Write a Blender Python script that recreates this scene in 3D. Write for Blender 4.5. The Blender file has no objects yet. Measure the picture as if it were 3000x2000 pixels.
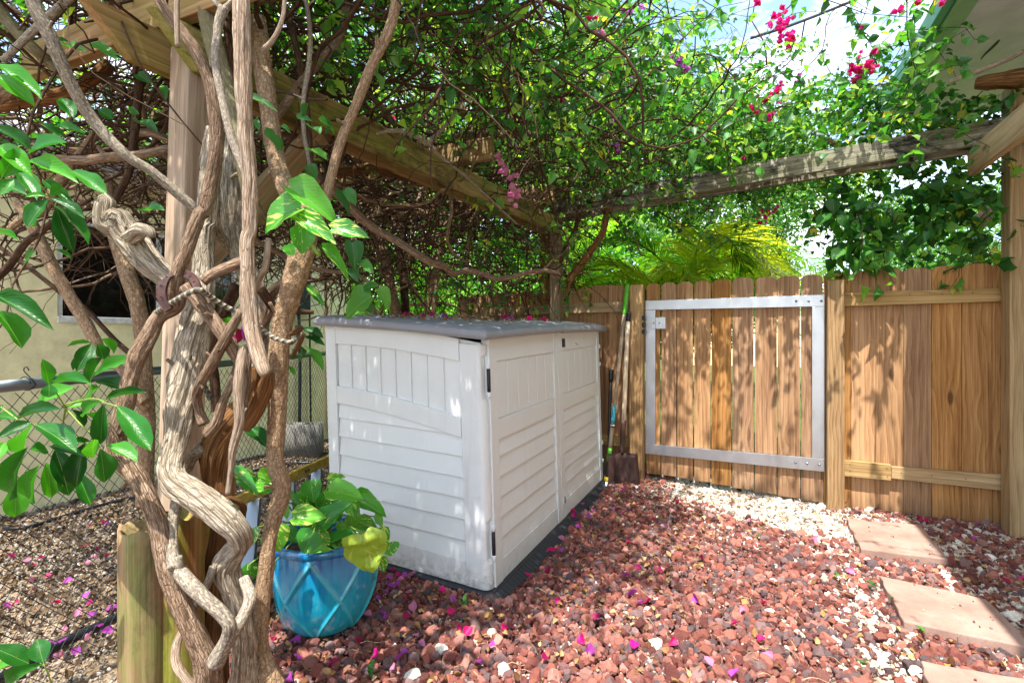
import bpy, math, random
import numpy as np
from mathutils import Vector, Matrix, noise as mnoise

random.seed(7)
RS = np.random.RandomState(11)
sc = bpy.context.scene
COL = sc.collection

# ------------------------------------------------------------------ camera
F = 1500.0; H = 1.3; HOR = 985.0
A = math.atan(0.469); CA, SA = math.cos(A), math.sin(A)
cam_d = bpy.data.cameras.new('camera'); cam_d.lens = 18.0; cam_d.sensor_width = 36.0
cam_d.shift_y = -0.005; cam_d.clip_start = 0.02; cam_d.clip_end = 500
cam = bpy.data.objects.new('camera', cam_d); COL.objects.link(cam)
cam.location = (0, 0, H); cam.rotation_euler = (math.pi/2, 0, A)
sc.camera = cam

# ------------------------------------------------------------------ world, sun, exposure
SUN_EL = math.radians(67.0)
SUN_AZ = math.radians(4.0)      # direction towards the sun, measured from -Y towards +X
sun_dir = Vector((math.sin(SUN_AZ)*math.cos(SUN_EL), -math.cos(SUN_AZ)*math.cos(SUN_EL), math.sin(SUN_EL)))
world = bpy.data.worlds.new('World'); sc.world = world; world.use_nodes = True
wn = world.node_tree; wn.nodes.clear()
wo = wn.nodes.new('ShaderNodeOutputWorld'); wb = wn.nodes.new('ShaderNodeBackground')
sky = wn.nodes.new('ShaderNodeTexSky'); sky.sky_type = 'NISHITA'; sky.sun_disc = False
sky.sun_elevation = SUN_EL
sky.sun_rotation = math.atan2(sun_dir.x, sun_dir.y)
sky.air_density = 1.0; sky.dust_density = 1.2; sky.ozone_density = 1.0
wtc = wn.nodes.new('ShaderNodeTexCoord'); wmp = wn.nodes.new('ShaderNodeMapping'); wmp.inputs['Scale'].default_value = (1, 1, 2.4)
wns = wn.nodes.new('ShaderNodeTexNoise'); wns.inputs['Scale'].default_value = 3.2; wns.inputs['Detail'].default_value = 7; wns.inputs['Roughness'].default_value = 0.62; wns.inputs['Distortion'].default_value = 0.6
wrp = wn.nodes.new('ShaderNodeValToRGB'); wrp.color_ramp.elements[0].position = 0.44; wrp.color_ramp.elements[1].position = 0.66
wmx = wn.nodes.new('ShaderNodeMix'); wmx.data_type = 'RGBA'; wmx.inputs['B'].default_value = (6.0, 6.2, 6.5, 1)
wn.links.new(wtc.outputs['Generated'], wmp.inputs['Vector']); wn.links.new(wmp.outputs[0], wns.inputs['Vector'])
wn.links.new(wns.outputs[0], wrp.inputs[0]); wn.links.new(wrp.outputs[0], wmx.inputs['Factor'])
wn.links.new(sky.outputs[0], wmx.inputs['A']); wn.links.new(wmx.outputs['Result'], wb.inputs['Color'])
wb.inputs['Strength'].default_value = 0.15
wn.links.new(wb.outputs[0], wo.inputs[0])

sl = bpy.data.lights.new('sun', 'SUN'); sl.energy = 3.3; sl.angle = math.radians(0.53); sl.color = (1.0, 0.95, 0.88)
sun = bpy.data.objects.new('sun', sl); COL.objects.link(sun)
sun.rotation_euler = sun_dir.to_track_quat('Z', 'Y').to_euler(); sun.location = (0, -3, 12)

sc.render.engine = 'CYCLES'
sc.view_settings.view_transform = 'Standard'; sc.view_settings.look = 'None'
sc.view_settings.exposure = 1.85; sc.view_settings.gamma = 1.0; sc.view_settings.use_curve_mapping = False
sc.cycles.max_bounces = 8; sc.cycles.diffuse_bounces = 5; sc.cycles.transmission_bounces = 6; sc.cycles.transparent_max_bounces = 8
sc.cycles.use_denoising = True
sc.cycles.sample_clamp_indirect = 8

# ------------------------------------------------------------------ measuring helpers
def P(u, v, d):
    "point of the place seen in the photograph at (u, v), d metres in front of the camera plane"
    lat = (u-1500)/F*d
    return Vector((lat*CA - d*SA, lat*SA + d*CA, H - (v-HOR)/F*d))
def depth_of(X, Y): return -X*SA + Y*CA
def XonY(u, Y):
    k = (u-1500)/F
    return Y*(k*CA - SA)/(CA + k*SA)
def onY(u, v, Y):
    X = XonY(u, Y); d = depth_of(X, Y)
    return Vector((X, Y, H - (v-HOR)/F*d))
def G(u, v, z=0.0):
    d = F*(H-z)/(v-HOR)
    return P(u, v, d)

# ------------------------------------------------------------------ object helpers
def tag(o, label=None, cat=None, group=None, kind=None):
    if label: o['label'] = label
    if cat: o['category'] = cat
    if group: o['group'] = group
    if kind: o['kind'] = kind
    return o
def empty(name, loc=(0, 0, 0), label=None, cat=None, group=None):
    o = bpy.data.objects.new(name, None); COL.objects.link(o); o.location = loc; o.empty_display_size = 0.1
    return tag(o, label, cat, group)
def link(name, me, parent=None, mw=None):
    "links a mesh object; mw = world matrix"
    o = bpy.data.objects.new(name, me); COL.objects.link(o)
    mw = mw if mw is not None else Matrix.Identity(4)
    if parent is not None:
        o.parent = parent
        pm = WM(parent)
        o.matrix_basis = pm.inverted_safe() @ mw
    else:
        o.matrix_basis = mw
    return o
def WM(o):
    m = Matrix.LocRotScale(o.location, o.rotation_euler, o.scale) if o.rotation_mode != 'QUATERNION' else o.matrix_basis
    return (WM(o.parent) @ m) if o.parent else m
def mesh(name, verts, faces, mat, smooth=False, uv=None):
    me = bpy.data.meshes.new(name)
    me.from_pydata([tuple(v) for v in verts], [], [tuple(f) for f in faces])
    if uv is not None:
        l = me.uv_layers.new(name='UVMap')
        vi = np.empty(len(me.loops), dtype=np.int32); me.loops.foreach_get('vertex_index', vi)
        l.data.foreach_set('uv', np.asarray(uv, dtype=np.float32)[vi].ravel())
    if smooth: me.polygons.foreach_set('use_smooth', [True]*len(me.polygons))
    if mat: me.materials.append(mat)
    me.update()
    return me
def npmesh(name, V, T, mat, smooth=False, uv=None):
    "triangle/quad arrays, fast"
    V = np.asarray(V, dtype=np.float32); T = np.asarray(T, dtype=np.int32)
    me = bpy.data.meshes.new(name); n = T.shape[1]
    me.vertices.add(len(V)); me.vertices.foreach_set('co', V.ravel())
    me.loops.add(T.size); me.loops.foreach_set('vertex_index', T.ravel())
    me.polygons.add(len(T)); me.polygons.foreach_set('loop_start', np.arange(0, T.size, n, dtype=np.int32))
    me.polygons.foreach_set('loop_total', np.full(len(T), n, dtype=np.int32))
    if smooth: me.polygons.foreach_set('use_smooth', np.ones(len(T), dtype=bool))
    if uv is not None:
        l = me.uv_layers.new(name='UVMap'); l.data.foreach_set('uv', np.asarray(uv, dtype=np.float32)[T.ravel()].ravel())
    if mat: me.materials.append(mat)
    me.update(calc_edges=True); me.validate()
    return me
def bevel(o, w=0.003, seg=2):
    m = o.modifiers.new('bevel', 'BEVEL'); m.width = w; m.segments = seg; m.limit_method = 'ANGLE'; m.angle_limit = math.radians(40)
    return o
BOXF = [(0,3,2,1),(4,5,6,7),(0,1,5,4),(1,2,6,5),(2,3,7,6),(3,0,4,7)]
def boxverts(x0, x1, y0, y1, z0, z1):
    return [(x0,y0,z0),(x1,y0,z0),(x1,y1,z0),(x0,y1,z0),(x0,y0,z1),(x1,y0,z1),(x1,y1,z1),(x0,y1,z1)]
def box(name, x0, x1, y0, y1, z0, z1, mat, parent=None, bw=0.002):
    cx, cy = (x0+x1)/2, (y0+y1)/2
    me = mesh(name, boxverts(x0-cx, x1-cx, y0-cy, y1-cy, 0, z1-z0), BOXF, mat)
    o = link(name, me, parent, Matrix.Translation((cx, cy, z0)))
    if bw: bevel(o, bw)
    return o
def frame_from(z, xhint):
    z = Vector(z).normalized(); x = Vector(xhint); x = (x - z*x.dot(z)).normalized(); y = z.cross(x)
    return Matrix((x, y, z)).transposed()
def timber(name, p0, p1, w, h, mat, parent=None, up=(0, 0, 1), bw=0.004, cut0=0.0, cut1=0.0):
    """squared timber whose grain runs along local Z from p0 to p1; h along 'up', w across.
    cut: the end face leans by this many metres over the height"""
    p0, p1 = Vector(p0), Vector(p1); L = (p1-p0).length
    R = frame_from(p1-p0, up)      # x = up-ish, y = across
    hx, hy = h/2, w/2
    vs = [(-hx,-hy,0+cut0),(hx,-hy,0),(hx,hy,0),(-hx,hy,0+cut0),(-hx,-hy,L-cut1),(hx,-hy,L),(hx,hy,L),(-hx,hy,L-cut1)]
    # subdivide lengthwise for a slight sweep
    me = mesh(name, vs, BOXF, mat)
    M = Matrix.Translation(p0) @ R.to_4x4()
    o = link(name, me, parent, M)
    if bw: bevel(o, bw)
    return o
def smoothpath(pts, n):
    "Catmull-Rom through pts, n samples; pts rows are any dimension"
    pts = np.asarray(pts, dtype=float)
    if len(pts) == 2: 
        t = np.linspace(0, 1, n)[:, None]; return pts[0]*(1-t)+pts[1]*t
    seg = np.linalg.norm(np.diff(pts[:, :3], axis=0), axis=1); s = np.concatenate([[0], np.cumsum(seg)])
    P_ = np.vstack([2*pts[0]-pts[1], pts, 2*pts[-1]-pts[-2]])
    out = []
    for x in np.linspace(0, s[-1], n):
        i = min(max(np.searchsorted(s, x, 'right')-1, 0), len(pts)-2)
        t = (x-s[i])/max(s[i+1]-s[i], 1e-9)
        a, b, c, d = P_[i], P_[i+1], P_[i+2], P_[i+3]
        out.append(0.5*((2*b)+(-a+c)*t+(2*a-5*b+4*c-d)*t*t+(-a+3*b-3*c+d)*t**3))
    return np.array(out)
def tube_data(path, rad, seg, disp=None, twist=0.0, cap=True):
    "path (n,3), rad (n,) -> verts, quads+tris, uv"
    path = np.asarray(path, float); rad = np.asarray(rad, float); n = len(path)
    T = np.gradient(path, axis=0); T /= np.linalg.norm(T, axis=1)[:, None]+1e-12
    nrm = np.cross(T[0], [0.3, 0.2, 0.9]); 
    if np.linalg.norm(nrm) < 1e-3: nrm = np.cross(T[0], [1, 0, 0])
    nrm /= np.linalg.norm(nrm)
    V = []; UV = []; s = 0
    for i in range(n):
        nrm = nrm - T[i]*nrm.dot(T[i]); nrm /= np.linalg.norm(nrm)+1e-12
        bi = np.cross(T[i], nrm)
        if i: s += np.linalg.norm(path[i]-path[i-1])
        for j in range(seg):
            th = 2*math.pi*j/seg + twist*s
            r = rad[i]
            if disp: r *= 1 + disp(2*math.pi*j/seg, s, r)
            V.append(path[i] + (nrm*math.cos(th)+bi*math.sin(th))*r)
            UV.append((j/seg, s))
    Fc = []
    for i in range(n-1):
        for j in range(seg):
            a = i*seg+j; b = i*seg+(j+1) % seg
            Fc.append((a, b, b+seg, a+seg))
    if cap:
        V.append(path[0]); UV.append((0, 0)); V.append(path[-1]); UV.append((0, s))
        c0 = len(V)-2; c1 = len(V)-1
        for j in range(seg):
            Fc.append((c0, (j+1) % seg, j)); Fc.append((c1, (n-1)*seg+j, (n-1)*seg+(j+1) % seg))
    return V, Fc, UV
def tube(name, pts, mat, parent=None, seg=12, n=None, disp=None, twist=0.0, r=None, smooth=True):
    "pts: list of (x,y,z,r) or Vectors with constant r"
    arr = np.array([list(p)+([r] if r is not None else []) for p in pts], float)
    L = np.sum(np.linalg.norm(np.diff(arr[:, :3], axis=0), axis=1))
    n = n or max(6, int(L/0.02))
    sp = smoothpath(arr, n)
    V, Fc, UV = tube_data(sp[:, :3], np.maximum(sp[:, 3], 1e-4), seg, disp, twist)
    o0 = Vector(arr[0, :3]) if parent is None else None
    if parent is None:
        V = [Vector(v)-o0 for v in V]
        return link(name, mesh(name, V, Fc, mat, smooth, UV), None, Matrix.Translation(o0))
    return link(name, mesh(name, V, Fc, mat, smooth, UV), parent)
class Bag:
    "collects many small pieces into one mesh"
    def __init__(s): s.V = []; s.F3 = []; s.F4 = []; s.n = 0; s.UV = []
    def add(s, V, faces, UV=None):
        s.V.append(np.asarray(V, dtype=np.float32)); 
        for f in faces:
            (s.F4 if len(f) == 4 else s.F3).append(tuple(i+s.n for i in f))
        s.UV.append(np.asarray(UV, dtype=np.float32) if UV is not None else np.zeros((len(V), 2), np.float32))
        s.n += len(V)
    def build(s, name, mat, parent=None, smooth=False):
        V = np.vstack(s.V); UV = np.vstack(s.UV)
        T = [ (a, b, c) for a, b, c in s.F3 ] + [t for a, b, c, d in s.F4 for t in ((a, b, c), (a, c, d))]
        me = npmesh(name, V, T, mat, smooth, UV)
        return link(name, me, parent)
def lathe(name, prof, mat, M, parent=None, seg=40, smooth=True, disp=None):
    V = []; Fc = []; UV = []
    n = len(prof)
    for i, (r, z) in enumerate(prof):
        for j in range(seg):
            t = 2*math.pi*j/seg
            rr = r + (disp(t, z, i) if disp else 0)
            V.append((rr*math.cos(t), rr*math.sin(t), z)); UV.append((j/seg, z))
    for i in range(n-1):
        for j in range(seg):
            a = i*seg+j; b = i*seg+(j+1) % seg
            Fc.append((a, b, b+seg, a+seg))
    return link(name, mesh(name, V, Fc, mat, smooth, UV), parent, M)

# ------------------------------------------------------------------ material helpers
def srgb(h):
    c = [int(h[i:i+2], 16)/255 for i in (0, 2, 4)]
    return tuple((x/12.92 if x <= 0.04045 else ((x+0.055)/1.055)**2.4) for x in c)+(1,)
class NT:
    def __init__(s, name):
        s.m = bpy.data.materials.new(name); s.m.use_nodes = True; s.t = s.m.node_tree; s.t.nodes.clear()
        s.out = s.t.nodes.new('ShaderNodeOutputMaterial'); s.p = s.t.nodes.new('ShaderNodeBsdfPrincipled')
        s.L(s.p.outputs[0], s.out.inputs[0])
    def L(s, a, b): s.t.links.new(a, b)
    def N(s, typ, ins=None, **kw):
        n = s.t.nodes.new('ShaderNode'+typ)
        for k, v in kw.items(): setattr(n, k, v)
        for k, v in (ins or {}).items():
            i = n.inputs[k]
            if hasattr(v, 'is_linked') or isinstance(v, bpy.types.NodeSocket): s.L(v, i)
            else: i.default_value = v
        return n
    def coord(s, kind='Object'): return s.N('TexCoord').outputs[kind]
    def mapping(s, vec, scale=(1, 1, 1), loc=None):
        n = s.N('Mapping', {'Vector': vec, 'Scale': scale})
        if loc is not None: s.L(loc, n.inputs['Location'])
        return n.outputs[0]
    def noise(s, vec, scale=5, detail=4, rough=0.55, dist=0): 
        return s.N('TexNoise', {'Vector': vec, 'Scale': scale, 'Detail': detail, 'Roughness': rough, 'Distortion': dist}).outputs[0]
    def ramp(s, fac, stops, interp='LINEAR'):
        n = s.N('ValToRGB', {'Fac': fac}); r = n.color_ramp; r.interpolation = interp
        while len(r.elements) < len(stops): r.elements.new(0.5)
        for e, (p, c) in zip(r.elements, stops):
            e.position = p; e.color = c if not isinstance(c, (int, float)) else (c, c, c, 1)
        return n.outputs[0]
    def mix(s, f, a, b, blend='MIX'):
        n = s.N('Mix', data_type='RGBA', blend_type=blend)
        for k, v in (('Factor', f), ('A', a), ('B', b)):
            i = [q for q in n.inputs if q.name == k and q.enabled][0]
            if isinstance(v, bpy.types.NodeSocket): s.L(v, i)
            else: i.default_value = v
        return [q for q in n.outputs if q.enabled][0]
    def math(s, op, a, b=0.0, clamp=False):
        n = s.N('Math', operation=op, use_clamp=clamp)
        for i, v in enumerate((a, b)):
            if isinstance(v, bpy.types.NodeSocket): s.L(v, n.inputs[i])
            else: n.inputs[i].default_value = v
        return n.outputs[0]
    def rnd(s): return s.N('ObjectInfo').outputs['Random']
    def seedvec(s, mul=37.0):
        r = s.math('MULTIPLY', s.rnd(), mul)
        return s.N('CombineXYZ', {'X': r, 'Y': r, 'Z': r}).outputs[0]
    def set(s, **kw):
        for k, v in kw.items():
            k = {'color': 'Base Color', 'rough': 'Roughness', 'metal': 'Metallic', 'spec': 'Specular IOR Level', 'trans': 'Transmission Weight', 'ior': 'IOR', 'coat': 'Coat Weight', 'normal': 'Normal', 'coatr': 'Coat Roughness'}.get(k, k)
            if isinstance(v, bpy.types.NodeSocket): s.L(v, s.p.inputs[k])
            else: s.p.inputs[k].default_value = v
        return s
    def bump(s, height, strength=0.3, dist=0.01):
        s.L(s.N('Bump', {'Height': height, 'Strength': strength, 'Distance': dist}).outputs[0], s.p.inputs['Normal'])

def wood(name, lo, mid, hi, moss=0.0, black=0.0, grey=0.0, knot=True, grain=1.0, var=0.25, rough=0.75):
    t = NT(name)
    oc = t.N('VectorMath', {0: t.coord(), 1: t.seedvec()}, operation='ADD').outputs[0]
    warp = t.noise(t.mapping(oc, (1.6, 1.6, 0.32)), 1.6, 2)
    # knots bend the grain round them
    vk = t.N('TexVoronoi', {'Vector': t.mapping(oc, (7.5, 7.5, 2.6)), 'Scale': 1.0, 'Randomness': 1.0}).outputs['Distance']
    kn = t.math('SUBTRACT', 1.0, t.math('MULTIPLY', vk, 2.6), True)
    sx = t.N('SeparateXYZ', {0: oc})
    ring = t.math('ADD', t.math('ADD', t.math('MULTIPLY', sx.outputs[0], 26*grain), t.math('MULTIPLY', sx.outputs[1], 19*grain)), t.math('ADD', t.math('MULTIPLY', warp, 5.5), t.math('MULTIPLY', kn, 0.9 if knot else 0)))
    saw = t.math('FRACT', ring)
    line = t.ramp(saw, [(0, 0.35), (0.55, 0.75), (0.86, 1.0), (0.94, 0.3), (1, 0.2)])
    fine = t.noise(t.mapping(oc, (95, 95, 2.2)), 1.6, 5, 0.7)
    broad = t.noise(t.mapping(oc, (9, 9, 0.9)), 1.0, 4, 0.6)
    fac = t.math('ADD', t.math('MULTIPLY', fine, 0.50), t.math('ADD', t.math('MULTIPLY', line, 0.15), t.math('MULTIPLY', broad, 0.50)))
    col = t.ramp(fac, [(0.36, lo), (0.53, mid), (0.70, hi)])
    if grey: col = t.mix(t.math('MULTIPLY', t.ramp(t.noise(t.mapping(oc, (8, 8, 1.2)), 1.5, 5, .65), [(0.35, 0), (0.65, 1)]), grey), col, srgb('9a8f80'))
    if knot:
        kd = t.ramp(vk, [(0.0, 1), (0.10, 1), (0.17, 0)])
        kn2 = t.math('MULTIPLY', kd, t.ramp(t.noise(t.mapping(oc, (3, 3, .9)), 1.0, 1), [(0.48, 0), (0.54, 1)]))
        col = t.mix(t.math('MULTIPLY', kn2, 0.75), col, srgb('3b2010'))
    if moss:
        mm = t.ramp(t.noise(t.mapping(oc, (5, 5, 1.3)), 1.8, 6, .7), [(0.40, 0), (0.58, 1)])
        col = t.mix(t.math('MULTIPLY', mm, moss), col, t.ramp(fine, [(0.3, srgb('525a22')), (0.7, srgb('7c8638'))]))
    if black:
        bm = t.ramp(t.noise(t.mapping(oc, (4, 4, 2.0)), 1.7, 7, .75, 0.5), [(0.50, 0), (0.64, 1)])
        col = t.mix(t.math('MULTIPLY', bm, black), col, srgb('1d1a14'))
    hv = t.N('HueSaturation', {'Hue': 0.5, 'Saturation': t.math('ADD', 0.86, t.math('MULTIPLY', t.math('FRACT', t.math('MULTIPLY', t.rnd(), 7.3)), .28)), 'Value': t.math('ADD', 1.0-var/2, t.math('MULTIPLY', t.rnd(), var)), 'Color': col})
    zz = t.N('SeparateXYZ', {0: t.coord()}).outputs[2]
    damp = t.ramp(t.math('ADD', zz, t.math('MULTIPLY', t.noise(t.mapping(oc, (12, 12, 2)), 1.5, 5, .7), .3)), [(0.13, .45), (0.30, 0)])
    fc = t.mix(damp, hv.outputs[0], srgb('4a3a2c')) if name == 'cedar_picket' else hv.outputs[0]
    t.set(color=fc, rough=rough, spec=0.3)
    t.bump(t.math('ADD', t.math('MULTIPLY', fine, 0.6), t.math('MULTIPLY', line, 0.5)), 0.35, 0.0025)
    return t.m
def bark(name, lo, mid, hi, sx=16, sy=11, rough=0.9, spots=None, bump=0.6, moss=0.0):
    t = NT(name)
    oc = t.coord('UV')
    uvs = t.N('SeparateXYZ', {0: oc})
    ang = t.math('MULTIPLY', uvs.outputs[0], 2*math.pi)
    cx = t.math('COSINE', ang); cy = t.math('SINE', ang)
    rs = t.math('MULTIPLY', t.rnd(), 23.0)
    v = t.N('CombineXYZ', {'X': t.math('MULTIPLY', cx, 1.0), 'Y': cy, 'Z': t.math('ADD', t.math('MULTIPLY', uvs.outputs[1], sy/4.0), rs)}).outputs[0]
    st = t.noise(t.mapping(v, (sx/4.0, sx/4.0, 1.0)), 1.6, 8, 0.78, 0.6)
    st2 = t.noise(t.mapping(v, (1.2, 1.2, 2.2)), 1.6, 6, 0.65)
    crack = t.N('TexVoronoi', {'Vector': t.mapping(v, (sx/5.0, sx/5.0, 1.8)), 'Scale': 1.5}, feature='DISTANCE_TO_EDGE').outputs['Distance']
    cr = t.ramp(crack, [(0.0, 0.0), (0.12, 1.0)])
    f = t.math('ADD', t.math('MULTIPLY', st, 0.75), t.math('MULTIPLY', st2, 0.3))
    col = t.ramp(f, [(0.38, lo), (0.52, mid), (0.67, hi)])
    col = t.mix(t.math('MULTIPLY', t.math('SUBTRACT', 1.0, cr), 0.55), col, lo)
    if spots is not None:
        m = t.ramp(t.noise(t.mapping(v, (1.5, 1.5, 4)), 2.2, 4, .6), [(0.53, 0), (0.6, 1)])
        col = t.mix(t.math('MULTIPLY', m, 0.75), col, spots)
    if moss:
        m = t.ramp(t.noise(t.mapping(v, (1.1, 1.1, 1.7)), 1.2, 5, .6), [(0.46, 0), (0.62, 1)])
        col = t.mix(t.math('MULTIPLY', m, moss), col, srgb('6f7046'))
    hv = t.N('HueSaturation', {'Value': t.math('ADD', 0.85, t.math('MULTIPLY', t.rnd(), .3)), 'Color': col})
    t.set(color=hv.outputs[0], rough=rough, spec=0.2)
    t.bump(t.math('ADD', st, t.math('MULTIPLY', cr, 0.35)), bump, 0.007)
    return t.m
def leafmat(name, c1, c2, c3, trans=0.4, tcol=None, rough=0.42, inst=True, vein=False, vary=None, spec=0.5):
    t = NT(name)
    if inst: r = t.N('Attribute', attribute_name='tint', attribute_type='INSTANCER').outputs['Fac']
    else: r = t.rnd()
    nz = t.noise(t.coord(), 30, 2)
    f = t.math('ADD', t.math('MULTIPLY', r, 0.85), t.math('MULTIPLY', nz, 0.15))
    col = t.ramp(f, [(0.08, c1), (0.45, c2), (0.80, c3), (0.93, srgb('c9b23a'))] if inst else [(0.08, c1), (0.5, c2), (0.92, c3)])
    if vein or vary is not None:
        uv = t.coord('UV'); s = t.N('SeparateXYZ', {0: uv})
        ax = t.math('ABSOLUTE', t.math('SUBTRACT', s.outputs[0], 0.5))
        if vary is not None:
            q = t.N('CombineXYZ', {'X': t.math('MULTIPLY', t.math('SUBTRACT', s.outputs[0], .5), 5), 'Y': t.math('SUBTRACT', t.math('MULTIPLY', s.outputs[1], 3.4), t.math('MULTIPLY', ax, 7)), 'Z': t.math('MULTIPLY', t.rnd(), 40)}).outputs[0]
            pz = t.noise(q, 1.5, 5, 0.6)
            th = t.math('ADD', pz, t.math('MULTIPLY', t.math('SUBTRACT', t.math('FRACT', t.math('MULTIPLY', t.rnd(), 5.7)), .5), .14))
            col = t.mix(t.ramp(th, [(0.60, 0), (0.64, 1)]), col, vary)
        side = t.math('SINE', t.math('MULTIPLY', t.math('SUBTRACT', s.outputs[1], t.math('MULTIPLY', ax, 0.9)), 75))
        vn = t.math('ADD', t.ramp(ax, [(0.0, 1), (0.018, 0)]), t.math('MULTIPLY', t.ramp(side, [(0.9, 0), (1.0, 1)]), 0.13), True)
        col = t.mix(t.math('MULTIPLY', vn, 0.35), col, srgb('b6d27a'))
        t.bump(t.math('ADD', t.math('MULTIPLY', side, 0.12), t.math('ADD', t.math('MULTIPLY', vn, -1.0), t.noise(uv, 7, 3))), 0.3, 0.003)
    if vein:
        bl = t.ramp(t.noise(t.mapping(t.coord('UV'), (6, 9, 1), t.seedvec()), 1.4, 5, .7), [(0.66, 0), (0.72, .55)])
        col = t.mix(bl, col, srgb('8a7a3a'))
    t.set(color=col, rough=rough, spec=spec)
    tr = t.N('BsdfTranslucent')
    tc = t.mix(1.0, col, tcol or (1.7, 1.9, 0.5, 1), 'MULTIPLY')
    t.L(tc, tr.inputs['Color'])
    mx = t.N('MixShader', {0: trans}); t.L(t.p.outputs[0], mx.inputs[1]); t.L(tr.outputs[0], mx.inputs[2]); t.L(mx.outputs[0], t.out.inputs[0])
    return t.m
def plain(name, c, rough=0.5, metal=0.0, nscale=20, namt=0.15, bump=0.1, spec=0.5, coord='Object', stretch=(1, 1, 1)):
    t = NT(name); n = t.noise(t.mapping(t.coord(coord), stretch), nscale, 5, .6)
    dark = tuple(x*(1-namt*2) for x in c[:3])+(1,); lite = tuple(min(1, x*(1+namt)) for x in c[:3])+(1,)
    t.set(color=t.ramp(n, [(0.3, dark), (0.7, lite)]), rough=rough, metal=metal, spec=spec)
    if bump: t.bump(n, bump, 0.002)
    return t.m

M = {}
M['cedar'] = wood('cedar_picket', srgb('523520'), srgb('8f6640'), srgb('b58c60'), moss=0.0, var=0.30)
M['rail'] = wood('pine_rail', srgb('6b5030'), srgb('977a50'), srgb('b89c70'), knot=True, var=0.15)
M['post'] = wood('pine_post', srgb('54391f'), srgb('866845'), srgb('b09168'), knot=True, grain=1.5, var=0.15)
M['oldpost'] = wood('weathered_post', srgb('4a3626'), srgb('8c6f54'), srgb('b3957a'), grey=0.2, moss=0.10, grain=1.3, var=0.1)
M['beam'] = wood('mossy_beam', srgb('4a3822'), srgb('82704c'), srgb('ab9870'), moss=0.65, black=0.85, var=0.1)
M['beam_clean'] = wood('pergola_timber', srgb('5a3d22'), srgb('846241'), srgb('a28460'), moss=0.35, var=0.15)
M['beam_dark'] = wood('stained_grey_beam', srgb('332c20'), srgb('6e675a'), srgb('a8a294'), moss=0.3, black=1.0, var=0.1)
M['stump'] = wood('cut_stump', srgb('4a2e1c'), srgb('7a5436'), srgb('9c7a58'), moss=0.8, black=0.4, knot=False, grain=0.7, var=0.2)
M['bark_pale'] = bark('pale_furrowed_bark', srgb('5a4c3e'), srgb('a89a84'), srgb('ded5c4'), sx=18, sy=34, bump=1.0)
M['bark_brown'] = bark('brown_bark', srgb('4a3828'), srgb('937860'), srgb('c8b29a'), sx=14, sy=48, bump=1.0)
M['bark_rust'] = bark('fibrous_rusty_bark', srgb('472c16'), srgb('8e6239'), srgb('bf9668'), sx=24, sy=10, bump=1.0)
M['bark_grey'] = bark('grey_smooth_bark', srgb('4c443c'), srgb('82766a'), srgb('aca08e'), sx=9, sy=60, spots=srgb('b3aa90'), bump=0.35)
M['bark_tan'] = bark('tan_bark', srgb('634e38'), srgb('9a7e62'), srgb('c4ad90'), sx=8, sy=90, bump=0.8)
M['bark_olive'] = bark('olive_bark', srgb('504532'), srgb('776b52'), srgb('9c9176'), sx=10, sy=50, bump=0.4, moss=0.5)
M['twig'] = bark('twig_bark', srgb('22170f'), srgb('432f22'), srgb('6e5642'), sx=6, sy=40, bump=0.2)
M['canetan'] = bark('pale_cane_bark', srgb('6e5642'), srgb('b29a82'), srgb('ded0be'), sx=12, sy=30, bump=0.9)
M['leaf'] = leafmat('bougainvillea_leaf', srgb('254f22'), srgb('44803a'), srgb('a9c85a'), 0.5, tcol=(2.1, 2.2, .6, 1), spec=.6)
M['leaf_dark'] = leafmat('dark_vine_leaf', srgb('1c431d'), srgb('3b7734'), srgb('7aa948'), 0.42, tcol=(2.0, 2.1, .6, 1))
M['leaf_far'] = leafmat('far_tree_leaf', srgb('3c6b2c'), srgb('659645'), srgb('98bf62'), 0.4, rough=0.6)
M['leaf_hedge'] = leafmat('hedge_leaf', srgb('34701e'), srgb('63a02d'), srgb('a0cc46'), 0.45)
M['palm'] = leafmat('palm_leaf', srgb('4a7a22'), srgb('80a82e'), srgb('d2c83e'), 0.4, inst=False)
M['schef'] = leafmat('umbrella_leaf', srgb('164817'), srgb('24691b'), srgb('4a9424'), 0.28, inst=False, vein=True, rough=0.3, spec=.3)
M['pothos'] = leafmat('pothos_leaf', srgb('2f7a24'), srgb('428f2a'), srgb('63ab33'), 0.30, inst=False, vein=True, rough=0.24, vary=srgb('cbd671'))
M['pothos_yellow'] = leafmat('yellowing_pothos_leaf', srgb('8aa534'), srgb('97b03c'), srgb('a6bc48'), 0.25, inst=False, vein=True, rough=0.4, vary=srgb('bcc658'))
M['leaf_one'] = leafmat('single_green_leaf', srgb('2c5f2c'), srgb('3c7a34'), srgb('5c9a3c'), 0.35, inst=False, vein=True)
M['stalk'] = plain('green_stalk', srgb('7f9a3c'), 0.5)
def petalmat(name, c, trans=0.45):
    t = NT(name); n = t.noise(t.coord(), 60, 3)
    hv = t.N('HueSaturation', {'Hue': t.math('ADD', 0.485, t.math('MULTIPLY', t.rnd(), 0.035)), 'Value': t.math('ADD', .8, t.math('MULTIPLY', n, .4)), 'Color': c})
    t.set(color=hv.outputs[0], rough=0.6); tr = t.N('BsdfTranslucent'); t.L(hv.outputs[0], tr.inputs[0])
    mx = t.N('MixShader', {0: trans}); t.L(t.p.outputs[0], mx.inputs[1]); t.L(tr.outputs[0], mx.inputs[2]); t.L(mx.outputs[0], t.out.inputs[0])
    return t.m
M['bract_hot'] = petalmat('magenta_bract', srgb('dd1880'))
M['bract_purple'] = petalmat('purple_bract', srgb('b348b4'))
M['bract_pale'] = petalmat('pale_bract', srgb('cf7fa6'))
M['bract_dark'] = petalmat('wine_bract', srgb('a01858'))
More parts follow.
